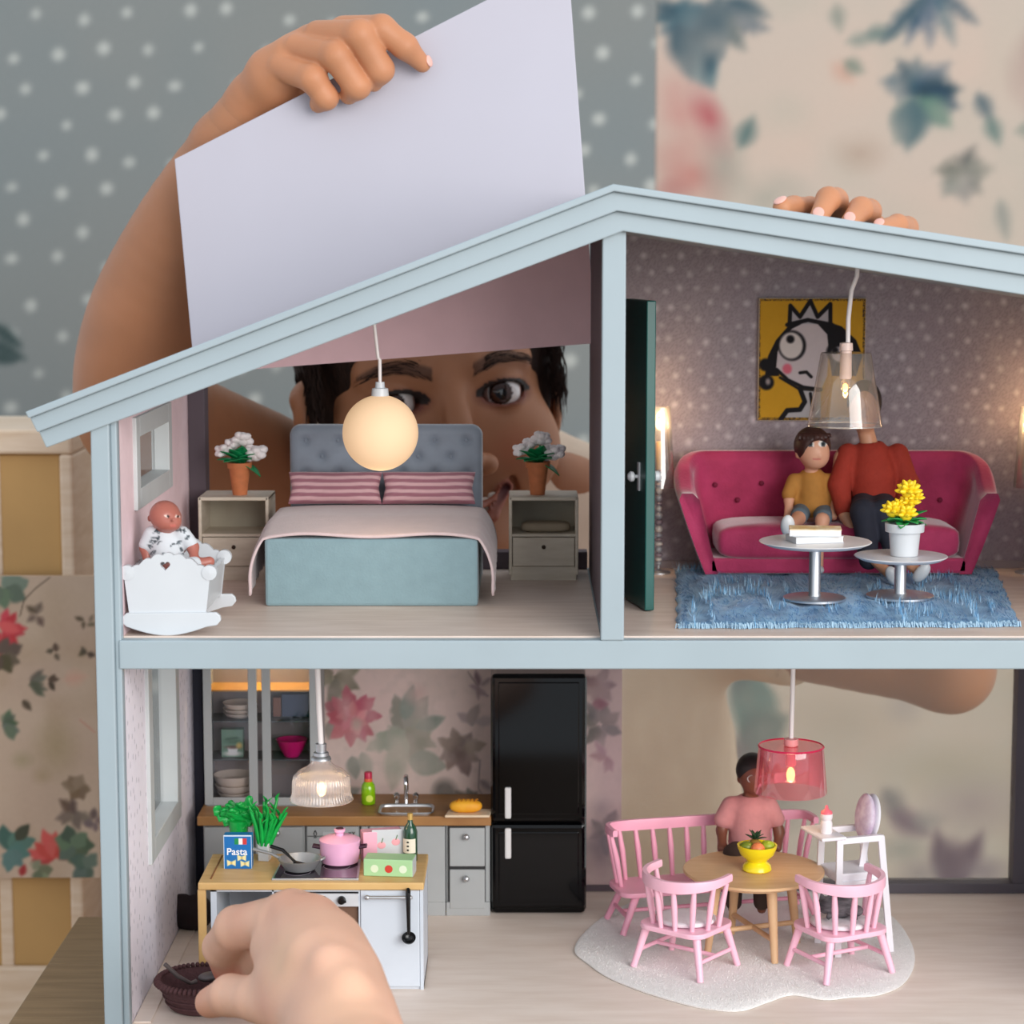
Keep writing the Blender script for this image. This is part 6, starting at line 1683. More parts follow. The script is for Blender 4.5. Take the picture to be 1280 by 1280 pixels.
# ---------------------------------------------------------------- pink windsor chairs and bench
PINK = mat('pink_chair_paint', (252, 194, 213), .4, var=.04, vscale=80, coat=.15)
PINKB = mat('pink_bench_paint', (246, 172, 196), .4, var=.04, vscale=80, coat=.15)
def seat_pts(w, d, rnd, n=8):
    out = []
    for (sx, sy, a0) in ((1, 1, 0), (-1, 1, 90), (-1, -1, 180), (1, -1, 270)):
        for k in range(n + 1):
            a = math.radians(a0 + 90 * k / n); out.append((sx * (w - rnd) + rnd * math.cos(a), sy * (d - rnd) + rnd * math.sin(a)))
    return out
def windsor(p, rz, w, d, hs, hb, mm, label, cat, nsp, group, legx=.86, name='windsor_chair'):
    """chair facing +y in its own frame; the rail wraps round the back (-y)"""
    t = thing(name, label, cat, (0, 0, 0), group)
    MB().prism(seat_pts(w, d, min(w, d) * .45), hs - .0026, hs, axis='z').build('seat', mm, t, bev=.0006)
    feet = {}
    for sx in (-1, 1):
        for sy in (-1, 1):
            a = Vector((sx * w * legx * .9, sy * d * .72, hs - .002)); b = Vector((sx * (w * legx + .0035), sy * (d * .72 + .004), 0))
            MB().tube([b, a], [.0016, .0021], 10).build('leg', mm, t, smooth=60); feet[sx, sy] = b + (a - b) * .42
    for sx in (-1, 1): MB().tube([feet[sx, -1], feet[sx, 1]], .0011, 8).build('stretcher', mm, t, smooth=60)
    MB().tube([(feet[-1, -1] + feet[-1, 1]) / 2, (feet[1, -1] + feet[1, 1]) / 2], .0011, 8).build('stretcher', mm, t, smooth=60)
    # rail path
    path = []
    ry = min(w, d); K = 30
    w2 = w + .002
    for k in range(K + 1):
        a = math.pi + math.pi * k / K
        if w > d * 1.5:
            sx = math.copysign(min(1, abs(math.cos(a)) ** .35), math.cos(a)); sy = abs(math.sin(a)) ** .5
            path.append((sx * w2, -sy * (d + .001)))
        else:
            path.append((math.cos(a) * w2, math.sin(a) * (d + .002)))
    path = [(path[0][0] * .99, d * .42), (path[0][0], d * .2)] + path + [(path[-1][0], d * .2), (path[-1][0] * .99, d * .42)]
    V = []; F = []
    n = len(path)
    for i, (x, y) in enumerate(path):
        x0_, y0_ = path[max(0, i - 1)]; x1_, y1_ = path[min(n - 1, i + 1)]
        tx_, ty_ = x1_ - x0_, y1_ - y0_; L = math.hypot(tx_, ty_); nx_, ny_ = ty_ / L, -tx_ / L
        s = min(i, n - 1 - i) / (n / 2); hgt = .0034 + .0022 * min(1, s * 1.4); th = .0013
        zt_ = hb + .001 * (1 - s)
        lean = .10
        for (o_, z_) in ((-th, zt_ - hgt), (th, zt_ - hgt), (th * 1.1, zt_ - hgt * .4), (th * .8, zt_), (-th * .8, zt_), (-th * 1.1, zt_ - hgt * .4)):
            V.append((x + nx_ * o_, y + ny_ * o_, z_))
    for i in range(n - 1):
        for k in range(6): F.append((i * 6 + k, i * 6 + (k + 1) % 6, i * 6 + 6 + (k + 1) % 6, i * 6 + 6 + k))
    F += [tuple(range(5, -1, -1)), tuple((n - 1) * 6 + k for k in range(6))]
    MB().add(V, F).build('back_rail', mm, t, smooth=50)
    cum = [0]
    for i in range(1, n): cum.append(cum[-1] + math.hypot(path[i][0] - path[i - 1][0], path[i][1] - path[i - 1][1]))
    for q in range(nsp):
        s = cum[-1] * (.04 + .92 * q / (nsp - 1)); i = max(k for k in range(n) if cum[k] <= s); i = min(i, n - 2); f = (s - cum[i]) / (cum[i + 1] - cum[i])
        x = path[i][0] * (1 - f) + path[i + 1][0] * f; y = path[i][1] * (1 - f) + path[i + 1][1] * f
        k_ = .80 if w <= d * 1.5 else .93
        bx_, by_ = max(-w * .93, min(w * .93, x * k_)), max(-d * .9, y * .82)
        MB().tube([(bx_, by_, hs - .001), ((bx_ + x) / 2, (by_ + y) / 2, (hs + hb) / 2), (x, y, hb - .003)], [.0012, .0016, .0011], 8).build('spindle', mm, t, smooth=60)
    t.location = p; t.rotation_euler = (0, 0, rz)
    return t
def chair_at(px, py, face, label):
    p = fl(px, py, RZ)
    return windsor(p, math.radians(face - 90), .0188, .0175, .0225, .0475, PINK, label, 'chair', 8, 'pink chairs at the dining table'), p
t1, pc1 = chair_at(857, 1207, 52, 'pink spindle-back chair on the left of the dining table, white cushion')
t2, pc2 = chair_at(1049, 1211, 118, 'pink spindle-back chair on the right by the high chair, holding a grey toy')
CUSH = mat('white_seat_cushion', (238, 232, 236), .9, bump=.4, bscale=1200)
def cushion(p, label):
    o = MB().ell((p.x, p.y, p.z + .0225 + .0016), (.0148, .0138, .0016), 28, 10, q=.5).build('seat_cushion', CUSH, None, smooth=80, org=(p.x, p.y, p.z + .0226)); tag(o, label, 'cushion', 'white seat cushions')
cushion(pc1, 'round white cushion on the left pink chair'); cushion(pc2, 'round white cushion on the right pink chair')
# grey toy on the right chair
c = pc2 + Vector((0, .001, .0260)); g = mat('grey_striped_plush', (122, 118, 122), .9, rgb2=(60, 58, 62), vscale=160, stretch=(1, 1, 3), bump=.4)
s = SDF.around([(c + Vector((0, 0, .006)), .016)], .0008)
s.ell(c + Vector((.001, 0, .0055)), (.0062, .005, .0062), k=.001); s.ell(c + Vector((-.007, -.001, .006)), (.0042, .004, .0042), k=.0015); s.ell(c + Vector((.0075, 0, .003)), (.004, .003, .003), k=.001)
for dx in (-.009, -.005): s.ell(c + Vector((dx, 0, .0098)), (.0012, .0012, .0022), k=.0008)
for dx, dy in ((-.004, -.004), (.004, -.005), (-.003, .004)): s.cap(c + Vector((dx, dy, .004)), c + Vector((dx * 1.6, dy * 1.5, .0016)), .0018, .0014, .001)
o = blob('plush_toy', s, g, None, org=c); tag(o, 'small grey striped plush animal on the right pink chair', 'toy')
# bench
pb = fl(890, 1149, RZ)
tb_ = windsor(pb, math.radians(12), .0535, .0150, .0215, .0520, PINKB, 'pink spindle-back bench behind the dining table', 'bench', 15, None, legx=.93, name='spindle_bench')
tb_.rotation_euler = (0, 0, math.radians(194))
# seated doll in pink shirt
YD = pb.y + .001; m = mp(YD, .05)
def A(px, py, dy=0): return at(px, py, YD + dy)
hc = A(941, 968)
arms = [[(A(908, 1012), 8 * m), (A(902, 1038, -.002), 6.5 * m), (A(903, 1060, -.010), 5.5 * m), (A(922, 1066, -.018), 5 * m)], [(A(966, 1012), 8 * m), (A(974, 1040, -.002), 6.5 * m), (A(972, 1060, -.008), 5.5 * m)]]
legs = [[(A(922, 1066), 12 * m), (A(916, 1070, -.020), 10 * m), (A(916, 1105, -.024), 7 * m), (A(916, 1136, -.024), 6 * m)], [(A(950, 1066), 12 * m), (A(952, 1070, -.020), 10 * m), (A(952, 1105, -.024), 7 * m), (A(952, 1136, -.024), 6 * m)]]
torso = [(A(937, 1016), 20 * m), (A(937, 1060), 20 * m)]
pts = [q for ch in arms + legs for q in ch] + torso + [(hc, 32 * m)]
s = SDF.around(pts, .0008)
s.ell(hc, (18 * m, 20 * m, 22 * m), k=.001); s.ell(hc + Vector((3 * m, -7 * m, -9 * m)), (13 * m, 12 * m, 14 * m), k=.004); s.ell(hc + Vector((6 * m, -20 * m, -5 * m)), (3 * m, 4 * m, 4 * m), k=.002); s.ell(hc + Vector((-17 * m, 0, -6 * m)), (3 * m, 4 * m, 5 * m), k=.001)
s.cap(hc - Vector((0, 0, 14 * m)), A(937, 1002), 9 * m, 10 * m, .002); s.chain(torso, .003)
for ch in arms + legs: s.chain(ch, .002)
d = blob('doll', s, mat('brown_doll_vinyl', vcol=True, rough=.4, var=.04, vscale=200), None, lin(np.array((122, 74, 56.))), org=A(937, 1075)); tag(d, 'dark-haired doll with glasses and dusty pink shirt sitting on the pink bench', 'doll')
hs = SDF.around([(hc, 36 * m)], .0008); hs.ell(hc + Vector((-.5 * m, 3 * m, 5 * m)), (20.5 * m, 21 * m, 22 * m), k=.001); hs.ell(hc + Vector((6 * m, -20 * m, -12 * m)), (17 * m, 19 * m, 19 * m), k=.002, op='sub'); hs.ell(hc + Vector((0, 0, -30 * m)), (26 * m, 34 * m, 18 * m), k=.002, op='sub')
blob('hair', hs, MATS['black_doll_hair'], d)
for ex in (-3, 11):
    q = hc + Vector((ex * m, -20.5 * m + (1.2 * m if ex < 0 else 0), -1 * m))
    MB().tube([q + Vector((math.cos(a) * 5.4 * m, 0, math.sin(a) * 4.6 * m)) for a in np.linspace(0, 2 * math.pi, 20)], .7 * m, 6).build('glasses_rim', STEEL, d, smooth=60)
doll_clothes('shirt', d, [[(A(937, 1014), 24 * m), (A(937, 1052), 27 * m)], [(A(914, 1008), 13 * m), (A(905, 1024, -.001), 12.5 * m)], [(A(960, 1008), 13 * m), (A(970, 1024, -.001), 11 * m)]], mat('dusty_pink_jersey', (206, 142, 142), .85, var=.05, vscale=300, bump=.2), cut=[(A(938, 990), 11 * m)])
doll_clothes('trousers', d, [[(A(924, 1064), 15 * m), (A(918, 1068, -.020), 13 * m), (A(917, 1128, -.024), 10 * m)], [(A(950, 1064), 15 * m), (A(952, 1068, -.020), 13 * m), (A(952, 1128, -.024), 10 * m)]], mat('brown_cloth', (62, 46, 40), .85, bump=.2))

# ---------------------------------------------------------------- white high chair
p1_, p2_ = fl(1047, 1196, RZ), fl(1113, 1189, RZ)
ax = (p2_ - p1_); ax.z = 0; Lh = ax.length; ax.normalize(); ay = Vector((-ax.y, ax.x, 0))
if ay.y < 0: ay = -ay
o0 = p1_ + ax * Lh / 2 + ay * .012
t = thing('high_chair', 'white high chair with speckled oval backrest beside the dining table', 'high chair', o0)
def hp(a, b, z): return o0 + ax * a + ay * b + Vector((0, 0, z))
zt_h = at(1046, 1050, p1_.y).z - RZ
hl = Lh / 2
WH = mat('white_highchair_paint', (236, 234, 240), .4, var=.02)
def bar(a, b, r, nm): return MB().tube([a, b], r, 4).build(nm, WH, t, bev=.0003)
for sb in (-1, 1):
    bar(hp(-hl, sb * .012, 0), hp(-hl + .0008, sb * .0105, zt_h), .0023, 'leg'); bar(hp(hl, sb * .012, 0), hp(hl - .0058, sb * .0105, zt_h), .0023, 'leg')
    bar(hp(-hl, sb * .0105, zt_h - .001), hp(hl - .005, sb * .0105, zt_h - .001), .0022, 'arm_rail')
    bar(hp(-hl + .0003, sb * .0112, zt_h * .62), hp(hl - .0035, sb * .0112, zt_h * .62), .0014, 'side_rail')
bar(hp(-hl, -.0115, .008), hp(-hl, .0115, .008), .0015, 'cross_bar'); bar(hp(hl - .001, -.0115, .008), hp(hl - .001, .0115, .008), .0015, 'cross_bar')
def obox(a0, a1, b0, b1, z0, z1):
    V = [hp(a, b, z) for z in (z0, z1) for b in (b0, b1) for a in (a0, a1)]
    return MB().add(V, [(0, 2, 3, 1), (4, 5, 7, 6), (0, 1, 5, 4), (2, 6, 7, 3), (0, 4, 6, 2), (1, 3, 7, 5)])
obox(-hl, hl - .004, -.011, .011, zt_h * .62, zt_h * .70).build('seat', WH, t, bev=.0008)
obox(-hl - .010, -hl + .0035, -.013, .013, zt_h - .0002, zt_h + .0016).build('tray', WH, t, bev=.0007)
SPK = mat('lilac_speckled_cloth', (226, 214, 228), .85, rgb2=(186, 160, 188), vscale=190)
bc = hp(hl - .0095, 0, zt_h + .0072)
Rb = Matrix((ax, ay, Vector((0, 0, 1)))).transposed()
MB().ell(bc, (.0030, .0092, .0118), 24, 16, R=Rb @ roty(.12), p=.9).build('padded_backrest', SPK, t, smooth=180)
MB().ell(bc + ax * .0036, (.0020, .0092, .0115), 24, 16, R=Rb @ roty(.12)).build('back_shell', WH, t, smooth=180)
bar(hp(hl - .011, 0, zt_h * .68), hp(hl - .0075, 0, zt_h + .004), .0022, 'back_support')
# bottle on the tray
c = hp(-hl - .0035, -.004, zt_h + .0017); m = .00037
t = thing('baby_bottle', 'white baby bottle with pink tip on the high chair tray', 'bottle', c)
MB().lathe([(7.5 * m, 0), (8 * m, 2 * m), (8 * m, 14 * m), (6.5 * m, 18 * m), (7.5 * m, 20 * m), (8.2 * m, 22 * m), (8.2 * m, 27 * m)], c, 18).build('body', mat('milky_bottle', (240, 232, 234), .3), t, smooth=45)
MB().lathe([(8 * m, 27 * m), (7.4 * m, 30 * m), (3 * m, 33 * m), (1.6 * m, 38 * m), (0, 39 * m)], c, 18, R=rotx(0)).build('pink_tip', mat('coral_teat', (240, 112, 126), .4), t, smooth=45)
# ================================================================ the child behind the house
SKIN = mat('child_skin', vcol=True, rough=.5, var=.05, vscale=90, spec=.35, sss=.08, bump=.05, bscale=700)
BASE = np.array((168, 115, 83.))
NAIL = mat('fingernails', (232, 178, 164), .25, var=.03)
EYE0 = at(568, 498, .285)
RH = Matrix.Rotation(math.radians(14), 3, 'Z')            # turned towards the right of the picture
RH = Matrix.Rotation(math.radians(-5.5), 3, 'Y') @ RH
def HL(x, y, z): return EYE0 + RH @ Vector((x, y, z))
def HLoc(V):
    return (V - np.array(EYE0)) @ np.array(RH)
h = .0013
s = SDF(np.array(EYE0) + (-.115, -.05, -.20), np.array(EYE0) + (.115, .20, .135), h)
e = lambda c, r, k=.006, op='add': s.ell(HL(*c), r, R=RH, k=k, op=op)
cp_ = lambda a, b, ra, rb, k=.006, op='add': s.cap(HL(*a), HL(*b), ra, rb, k, op)
e((0, .088, .032), (.068, .088, .084)); e((0, .056, -.018), (.0630, .054, .085), .012); e((0, .040, -.084), (.040, .038, .028), .020)
for q in (-1, 1):
    e((q * .040, .032, -.034), (.027, .026, .030), .014)
    cp_((q * .012, .009, .019), (q * .044, .022, .018), .010, .008, .010)
    e((q * .0315, -.0035, -.001), (.017, .010, .0105), .008, 'sub')
    e((q * .0315, .0165, 0), (.0142, .0138, .0138), .003)
    e((q * .0122, -.0095, -.0385), (.0075, .0085, .0065), .004)
    cp_((q * .071, .078, .008), (q * .075, .082, .004), .008, .008, .003); e((q * .076, .079, -.012), (.006, .015, .025), .004); e((q * .073, .074, -.012), (.004, .008, .014), .003, 'sub')
cp_((0, .006, .012), (0, -.014, -.030), .0068, .0082, .007); e((0, -.0185, -.0335), (.0088, .009, .0082), .004)
for q in (-1, 1): e((q * .0058, -.0175, -.0425), (.0032, .004, .003), .0015, 'sub')
# lips, smiling and slightly open
up = [(-.029, .0115, -.0535), (-.016, -.0035, -.0615), (-.005, -.0098, -.0625), (0, -.0095, -.0632), (.005, -.0098, -.0625), (.016, -.0035, -.0615), (.029, .0115, -.0535)]
lo = [(-.0275, .011, -.0555), (-.015, -.0015, -.0695), (0, -.0070, -.0745), (.015, -.0015, -.0695), (.0275, .011, -.0555)]
mi = [(-.027, .0075, -.0550), (-.015, -.0065, -.0655), (0, -.012, -.0685), (.015, -.0065, -.0655), (.027, .0075, -.0550)]
for a, b in zip(up[:-1], up[1:]): cp_(a, b, .0030, .0030, .003)
for a, b in zip(lo[:-1], lo[1:]): cp_(a, b, .0033, .0033, .003)
for a, b in zip(mi[:-1], mi[1:]): cp_(a, b, .0022 if abs(a[0]) > .02 else .0038, .0022 if abs(b[0]) > .02 else .0038, .0012, 'sub')
for q in (-1, 1): cp_((q * .031, .013, -.050), (q * .033, .016, -.058), .003, .003, .004, 'sub')
# eyelid openings
for q in (-1, 1): e((q * .0315, -.002, -.0006), (.0140, .030, .0064), .0008, 'sub'); s.ell(HL(q * .0315, .0165, 0), .0114, k=0, op='sub')
s.cap(HL(0, .075, -.06), HL(0, .10, -.16), .048, .055, .02)
hV, hF = s.mesh(); hV = relax(hV, hF, 1)
L_ = HLoc(hV); C = np.tile(BASE, (len(hV), 1))
C *= (1 + .05 * (vnoise(L_[:, 0] * 1000, L_[:, 2] * 1000, 14, 3) - .5))[:, None]
def tint(mask, col, a): 
    a = (np.clip(mask, 0, 1) * a)[:, None]; C[:] = C * (1 - a) + np.array(col) * a
fr = L_[:, 1] < .03
for q in (-1, 1):
    dx = (L_[:, 0] - q * .0315) / .0142; dz = (L_[:, 2] + .0006) / .0066; qq = np.sqrt(dx ** 2 + dz ** 2)
    tint(fr * np.clip((1.55 - qq) * 2.5, 0, 1), (112, 62, 46), .55)
    tint(fr * (qq < 1.30) * (dz > -.15), (24, 14, 12), .92); tint(fr * (qq < 1.10) * (dz <= -.15), (120, 66, 54), .8)
    # brow
    u = (q * L_[:, 0] - .012) / .040; zb = .0150 + .007 * np.sin(np.clip(u, 0, 1) * 2.4) - .004 * np.clip(u, 0, 1) ** 2
    wd = .0048 * np.clip(1.25 - u * .8, .2, 1)
    tint(fr * (u > 0) * (u < 1) * np.clip((wd - np.abs(L_[:, 2] - zb)) / .0022, 0, 1), (60, 38, 28), .62)
    tint(np.clip(1 - np.hypot((L_[:, 0] - q * .036) / .02, (L_[:, 2] + .034) / .018), 0, 1) * fr, (186, 96, 70), .4)
def near(chain, r):
    d = np.full(len(hV), 9.)
    for a, b in zip(chain[:-1], chain[1:]):
        a, b = np.array(a), np.array(b); ab = b - a; t_ = np.clip(((L_ - a) @ ab) / (ab @ ab), 0, 1)
        d = np.minimum(d, np.linalg.norm(L_ - a - t_[:, None] * ab, axis=1))
    return np.clip((r - d) / .0014, 0, 1)
tint(np.maximum(near(up, .0052), near(lo, .0058)), (140, 70, 58), .6); tint(near(mi, .0035), (72, 22, 22), .9)
parts = [(hV, hF, C)]
def dens(ch, n=5):
    out = []; N = len(ch)
    for i in range(N - 1):
        a, b, c, d = ch[max(0, i - 1)], ch[i], ch[i + 1], ch[min(N - 1, i + 2)]
        for k in range(n):
            t = k / n; w = (-.5 * t + t * t - .5 * t ** 3, 1 - 2.5 * t * t + 1.5 * t ** 3, .5 * t + 2 * t * t - 1.5 * t ** 3, -.5 * t * t + .5 * t ** 3)
            out.append((a[0] * w[0] + b[0] * w[1] + c[0] * w[2] + d[0] * w[3], a[1] * w[0] + b[1] * w[1] + c[1] * w[2] + d[1] * w[3]))
    return out + [ch[-1]]
def limb(pts_chains, ells=(), h=.0015, k=.004, subs=(), col=None):
    allp = [q for ch in pts_chains for q in ch] + [(c, max(r) if hasattr(r, '__len__') else r) for c, r in ells]
    s = SDF.around(allp, h)
    for ch in pts_chains:
        t_ = SDF(s.lo, s.lo, h); t_.n = s.n; t_.D = np.full(s.n, .05, np.float32); t_.chain(dens(ch), .0012)
        hh = np.clip(.5 + .5 * (s.D - t_.D) / k, 0, 1); s.D = s.D * (1 - hh) + t_.D * hh - k * hh * (1 - hh)
    for c, r in ells: s.ell(c, r, k=k)
    V, F = s.mesh(); V = relax(V, F, 1)
    return V, F
def PX(px, py, Y, r): return (at(px, py, Y), r * mp(Y, .2))
# arm lifting the panel (left in the picture)
V, F = limb([[PX(330, 585, .405, 70), PX(250, 548, .36, 70), PX(178, 515, .315, 72)],
             [PX(174, 520, .315, 74), PX(172, 470, .30, 78), PX(188, 390, .282, 74), PX(232, 285, .26, 62), PX(285, 185, .236, 45), PX(320, 126, .223, 33)]], h=.002, k=.012)
parts.append((V, F, None))
def hand_mesh(chains, h=.0009, kj=.0015, palm=(), kp=.006):
    allp = [q for ch in chains for q in ch] + [q for ch in palm for q in ch]
    s = SDF.around(allp, h)
    for ch in palm: s.chain(ch, kp)
    for ch in chains:
        t_ = SDF.around(ch, h)
        a = np.clip(np.floor((t_.lo - .012 - s.lo) / h).astype(int), 0, s.n); b = np.clip(np.ceil((t_.lo + t_.n * h + .012 - s.lo) / h).astype(int), 0, s.n)
        t_.lo = s.lo + a * h; t_.n = b - a; t_.D = np.full(t_.n, .05, np.float32); t_.chain(ch, .0025)
        sl = tuple(slice(a[i], b[i]) for i in range(3)); A_ = s.D[sl]; d = t_.D; kk = kj
        hh = np.clip(.5 + .5 * (A_ - d) / kk, 0, 1); s.D[sl] = A_ * (1 - hh) + d * hh - kk * hh * (1 - hh)
    V, F = s.mesh(); return relax(V, F, 1), F
palm = [[PX(272, 208, .241, 48), PX(285, 185, .236, 45)], [PX(285, 185, .236, 45), PX(320, 126, .223, 33.5)], [PX(318, 128, .224, 33), PX(345, 96, .212, 33), PX(368, 76, .203, 27)], [PX(345, 96, .212, 33), PX(392, 58, .203, 27)], [PX(340, 112, .214, 28), PX(352, 92, .200, 20)], [PX(368, 76, .203, 26), PX(425, 46, .201, 22)]]
fing = [[PX(352, 84, .196, 17), PX(391, 98, .180, 17), PX(407, 122, .182, 15), PX(398, 130, .1865, 11)],
        [PX(372, 60, .196, 18), PX(420, 70, .177, 18.5), PX(446, 107, .180, 17), PX(436, 119, .186, 11.5)],
        [PX(398, 45, .196, 19), PX(450, 44, .176, 19), PX(475, 87, .180, 17), PX(467, 103, .186, 11.5)],
        [PX(430, 38, .197, 18), PX(477, 36, .180, 17), PX(506, 58, .181, 15.5), PX(528, 80, .187, 10.5)],
        [PX(372, 96, .208, 20), PX(410, 118, .206, 15), PX(448, 124, .2045, 12)]]
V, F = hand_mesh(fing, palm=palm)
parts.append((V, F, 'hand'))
# arm resting on the roof (right in the picture)
V, F = limb([[PX(760, 715, .43, 66), PX(900, 775, .40, 54), PX(1060, 812, .37, 50), PX(1188, 836, .345, 50)],
             [PX(1188, 836, .345, 50), PX(1180, 700, .33, 50), PX(1140, 520, .30, 42), PX(1100, 360, .265, 30), PX(1090, 310, .246, 27)]], h=.002, k=.015)
parts.append((V, F, None))
def G(px, Y, up, r):
    X = at(px, 270, Y).x; return (Vector((X, Y, rz_top(X) - .0010 + up)), r * mp(Y, .35))
palm = [[PX(1090, 312, .246, 27), PX(1080, 292, .236, 25)], [PX(1080, 292, .236, 25), G(1052, .224, .002, 19)], [PX(1080, 292, .236, 25), G(1120, .226, -.004, 18)]]
fing = [[G(1046, .222, .003, 17), G(1012, .196, .0105, 13.5), G(992, .176, .0090, 13.5), G(978, .163, .0075, 12.5)],
        [G(1056, .222, .004, 17), G(1044, .195, .0165, 15), G(1035, .172, .0155, 15), G(1023, .158, .0050, 11.5)],
        [G(1085, .224, .002, 17), G(1086, .197, .0135, 15), G(1076, .173, .0130, 15), G(1062, .158, .0050, 11.5)],
        [G(1116, .226, -.002, 15), G(1134, .199, .0080, 13.5), G(1122, .178, .0080, 13), G(1100, .163, .0046, 10.5)]]
nails_r = [(fing[0][-1], (-.35, -.35, .85)), (fing[1][-1], (-.1, -.75, .62)), (fing[2][-1], (-.1, -.75, .62)), (fing[3][-1], (-.2, -.55, .8))]
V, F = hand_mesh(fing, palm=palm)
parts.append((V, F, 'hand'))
# trunk under the dress
V, F = limb([[PX(560, 600, .44, 60), PX(565, 720, .46, 120), PX(585, 900, .47, 170), PX(600, 1200, .47, 170), PX(600, 1420, .45, 150)], [PX(330, 585, .405, 60), PX(420, 600, .43, 55), PX(560, 640, .45, 70), PX(735, 690, .44, 60), PX(770, 718, .43, 55)], [PX(620, 650, .43, 60), PX(700, 614, .405, 50), PX(770, 660, .42, 50)]], h=.004, k=.02)
parts.append((V, F, None))
# legs down to the floor
lx, ly = at(560, 900, .42).x, .42
for q in (-1, 1):
    V, F = limb([[(Vector((lx + q * .06, ly, -.30)), .055), (Vector((lx + q * .055, ly, -.52)), .042), (Vector((lx + q * .055, ly, FLZ + .05)), .028)], [(Vector((lx + q * .055, ly, FLZ + .035)), .03), (Vector((lx + q * .06, ly - .09, FLZ + .022)), .021)]], h=.005, k=.02)
    parts.append((V, F, None))
Vs, Fs, Cs = [], [], []; n0 = 0
for V, F, c in parts:
    Vs.append(V); Fs.append(F + n0); n0 += len(V)
    if c is None or isinstance(c, str):
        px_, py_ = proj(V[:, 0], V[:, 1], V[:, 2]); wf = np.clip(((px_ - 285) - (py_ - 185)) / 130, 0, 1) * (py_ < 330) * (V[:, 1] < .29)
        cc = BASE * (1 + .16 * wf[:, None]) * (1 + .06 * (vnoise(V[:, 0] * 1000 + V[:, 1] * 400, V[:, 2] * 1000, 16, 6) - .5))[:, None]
    else: cc = c
    Cs.append(cc)
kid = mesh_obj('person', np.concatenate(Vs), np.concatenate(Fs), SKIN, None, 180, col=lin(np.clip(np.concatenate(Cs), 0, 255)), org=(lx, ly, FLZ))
tag(kid, 'child in a cream dress standing behind the house, peering in and lifting the panel', 'person')
# eyes
def eyecol(V):
    L = HLoc(V); C = np.tile(np.array((226, 218, 214.)), (len(V), 1))
    for q in (-1, 1):
        m_ = np.abs(L[:, 0] - q * .0315) < .014
        cxe = q * .0315 - .0026; cze = -.0003
        d = np.hypot(L[:, 0] - cxe, L[:, 2] - cze)
        f_ = L[:, 1] < .0165
        C[m_ & f_ & (d < .0068)] = (30, 18, 14); C[m_ & f_ & (d < .0060)] = (58, 34, 24); C[m_ & f_ & (d < .0032)] = (8, 6, 6)
        C[m_ & f_ & (np.abs(L[:, 0] - q * .0315) > .0095)] = (206, 160, 148)
    return lin(C)
for q in (-1, 1):
    mb = MB().ell(HL(q * .0315, .0165, 0), .0116, 72, 48)
    o = mesh_obj('eye', mb.v, mb.f, mat('eye_surface', vcol=True, rough=.08, var=.02, coat=.8), kid, 180, col=eyecol(np.array([list(v) for v in mb.v])))
mb = MB()
for i in range(7):
    x = (-3 + i) * .0062; y = .0010 + (abs(x) / .02) ** 2 * .009
    mb.ell(HL(x, y, -.0645 + (abs(x) / .02) ** 2 * .004), (.0033, .0022, .0042), 12, 8, R=RH, p=.6, q=.7)
mb.build('teeth', mat('teeth_white', (236, 226, 212), .25), kid, smooth=80)
# eyebrow and hair strands
HAIR = mat('dark_brown_hair', (50, 32, 24), .7, rgb2=(28, 17, 13), vscale=160, spec=.2, stretch=(3, 3, .5), bump=1.0, bscale=260)
r = random.Random(9)
for q in (-1, 1):
    mb = MB()
    for i in range(110):
        u = r.random(); w_ = .0046 * min(1, 1.25 - u * .8)
        x = .012 + .038 * u; z = .0150 + .007 * math.sin(u * 2.4) - .004 * u * u + r.uniform(-1, 1) * w_
        yy = .0008 + .0145 * (x / .05) ** 2 - .0028
        b = HL(q * x, yy, z); d = RH @ Vector((q * (.6 + .4 * u), .25 * u, .55 - 1.1 * u)).normalized()
        mb.tube([b, b + d * .0034, b + d * .0062 + RH @ Vector((0, .0006, 0))], [.00022, .0002, .00004], 4)
    mb.build('eyebrow', HAIR, kid)
s = SDF(np.array(EYE0) + (-.12, -.05, -.12), np.array(EYE0) + (.12, .21, .15), .0016)
s.ell(HL(0, .092, .036), (.077, .094, .090), R=RH, k=.004)
for q in (-1, 1): s.cap(HL(q * .066, .060, .025), HL(q * .064, .056, -.014), .011, .006, .006)
s.ell(HL(0, -.006, -.022), (.0645, .066, .074), R=RH, k=.006, op='sub'); s.ell(HL(0, .06, -.095), (.10, .10, .075), R=RH, k=.006, op='sub')
for q in (-1, 1): s.ell(HL(q * .080, .082, -.014), (.014, .020, .028), R=RH, k=.003, op='sub')
hr = blob('hair', s, HAIR, kid)
mb = MB()
for i in range(1100):
    a = r.uniform(-1.5, 1.5); q = 1 if r.random() < .5 else -1
    th_ = r.uniform(-.5, 1.0)
    b = HL(q * r.uniform(.069, .0745), .056 + r.uniform(-.022, .05), .02 + r.uniform(-.02, .06)); d = RH @ Vector((q * .10, -.22 + r.uniform(-.2, .2), -1)).normalized()
    L = r.uniform(.012, .03)
    mb.tube([b, b + d * L * .5 + RH @ Vector((q * .001, 0, 0)), b + d * L - RH @ Vector((q * .002, 0, 0))], [.0007, .0006, .0001], 4)
for i in range(260):
    x = r.uniform(-.058, .058); b = HL(x, .012 + .03 * (x / .06) ** 2 + .010, .075 + r.uniform(-.006, .01)); d = RH @ Vector((r.uniform(-.25, .25), -.25, -1)).normalized(); L = r.uniform(.014, .030)
    mb.tube([b, b + d * L * .5, b + d * L + RH @ Vector((0, .004, 0))], [.0008, .0007, .0001], 4)
o = mb.build('hair_strands', HAIR, kid); o['kind'] = 'stuff'
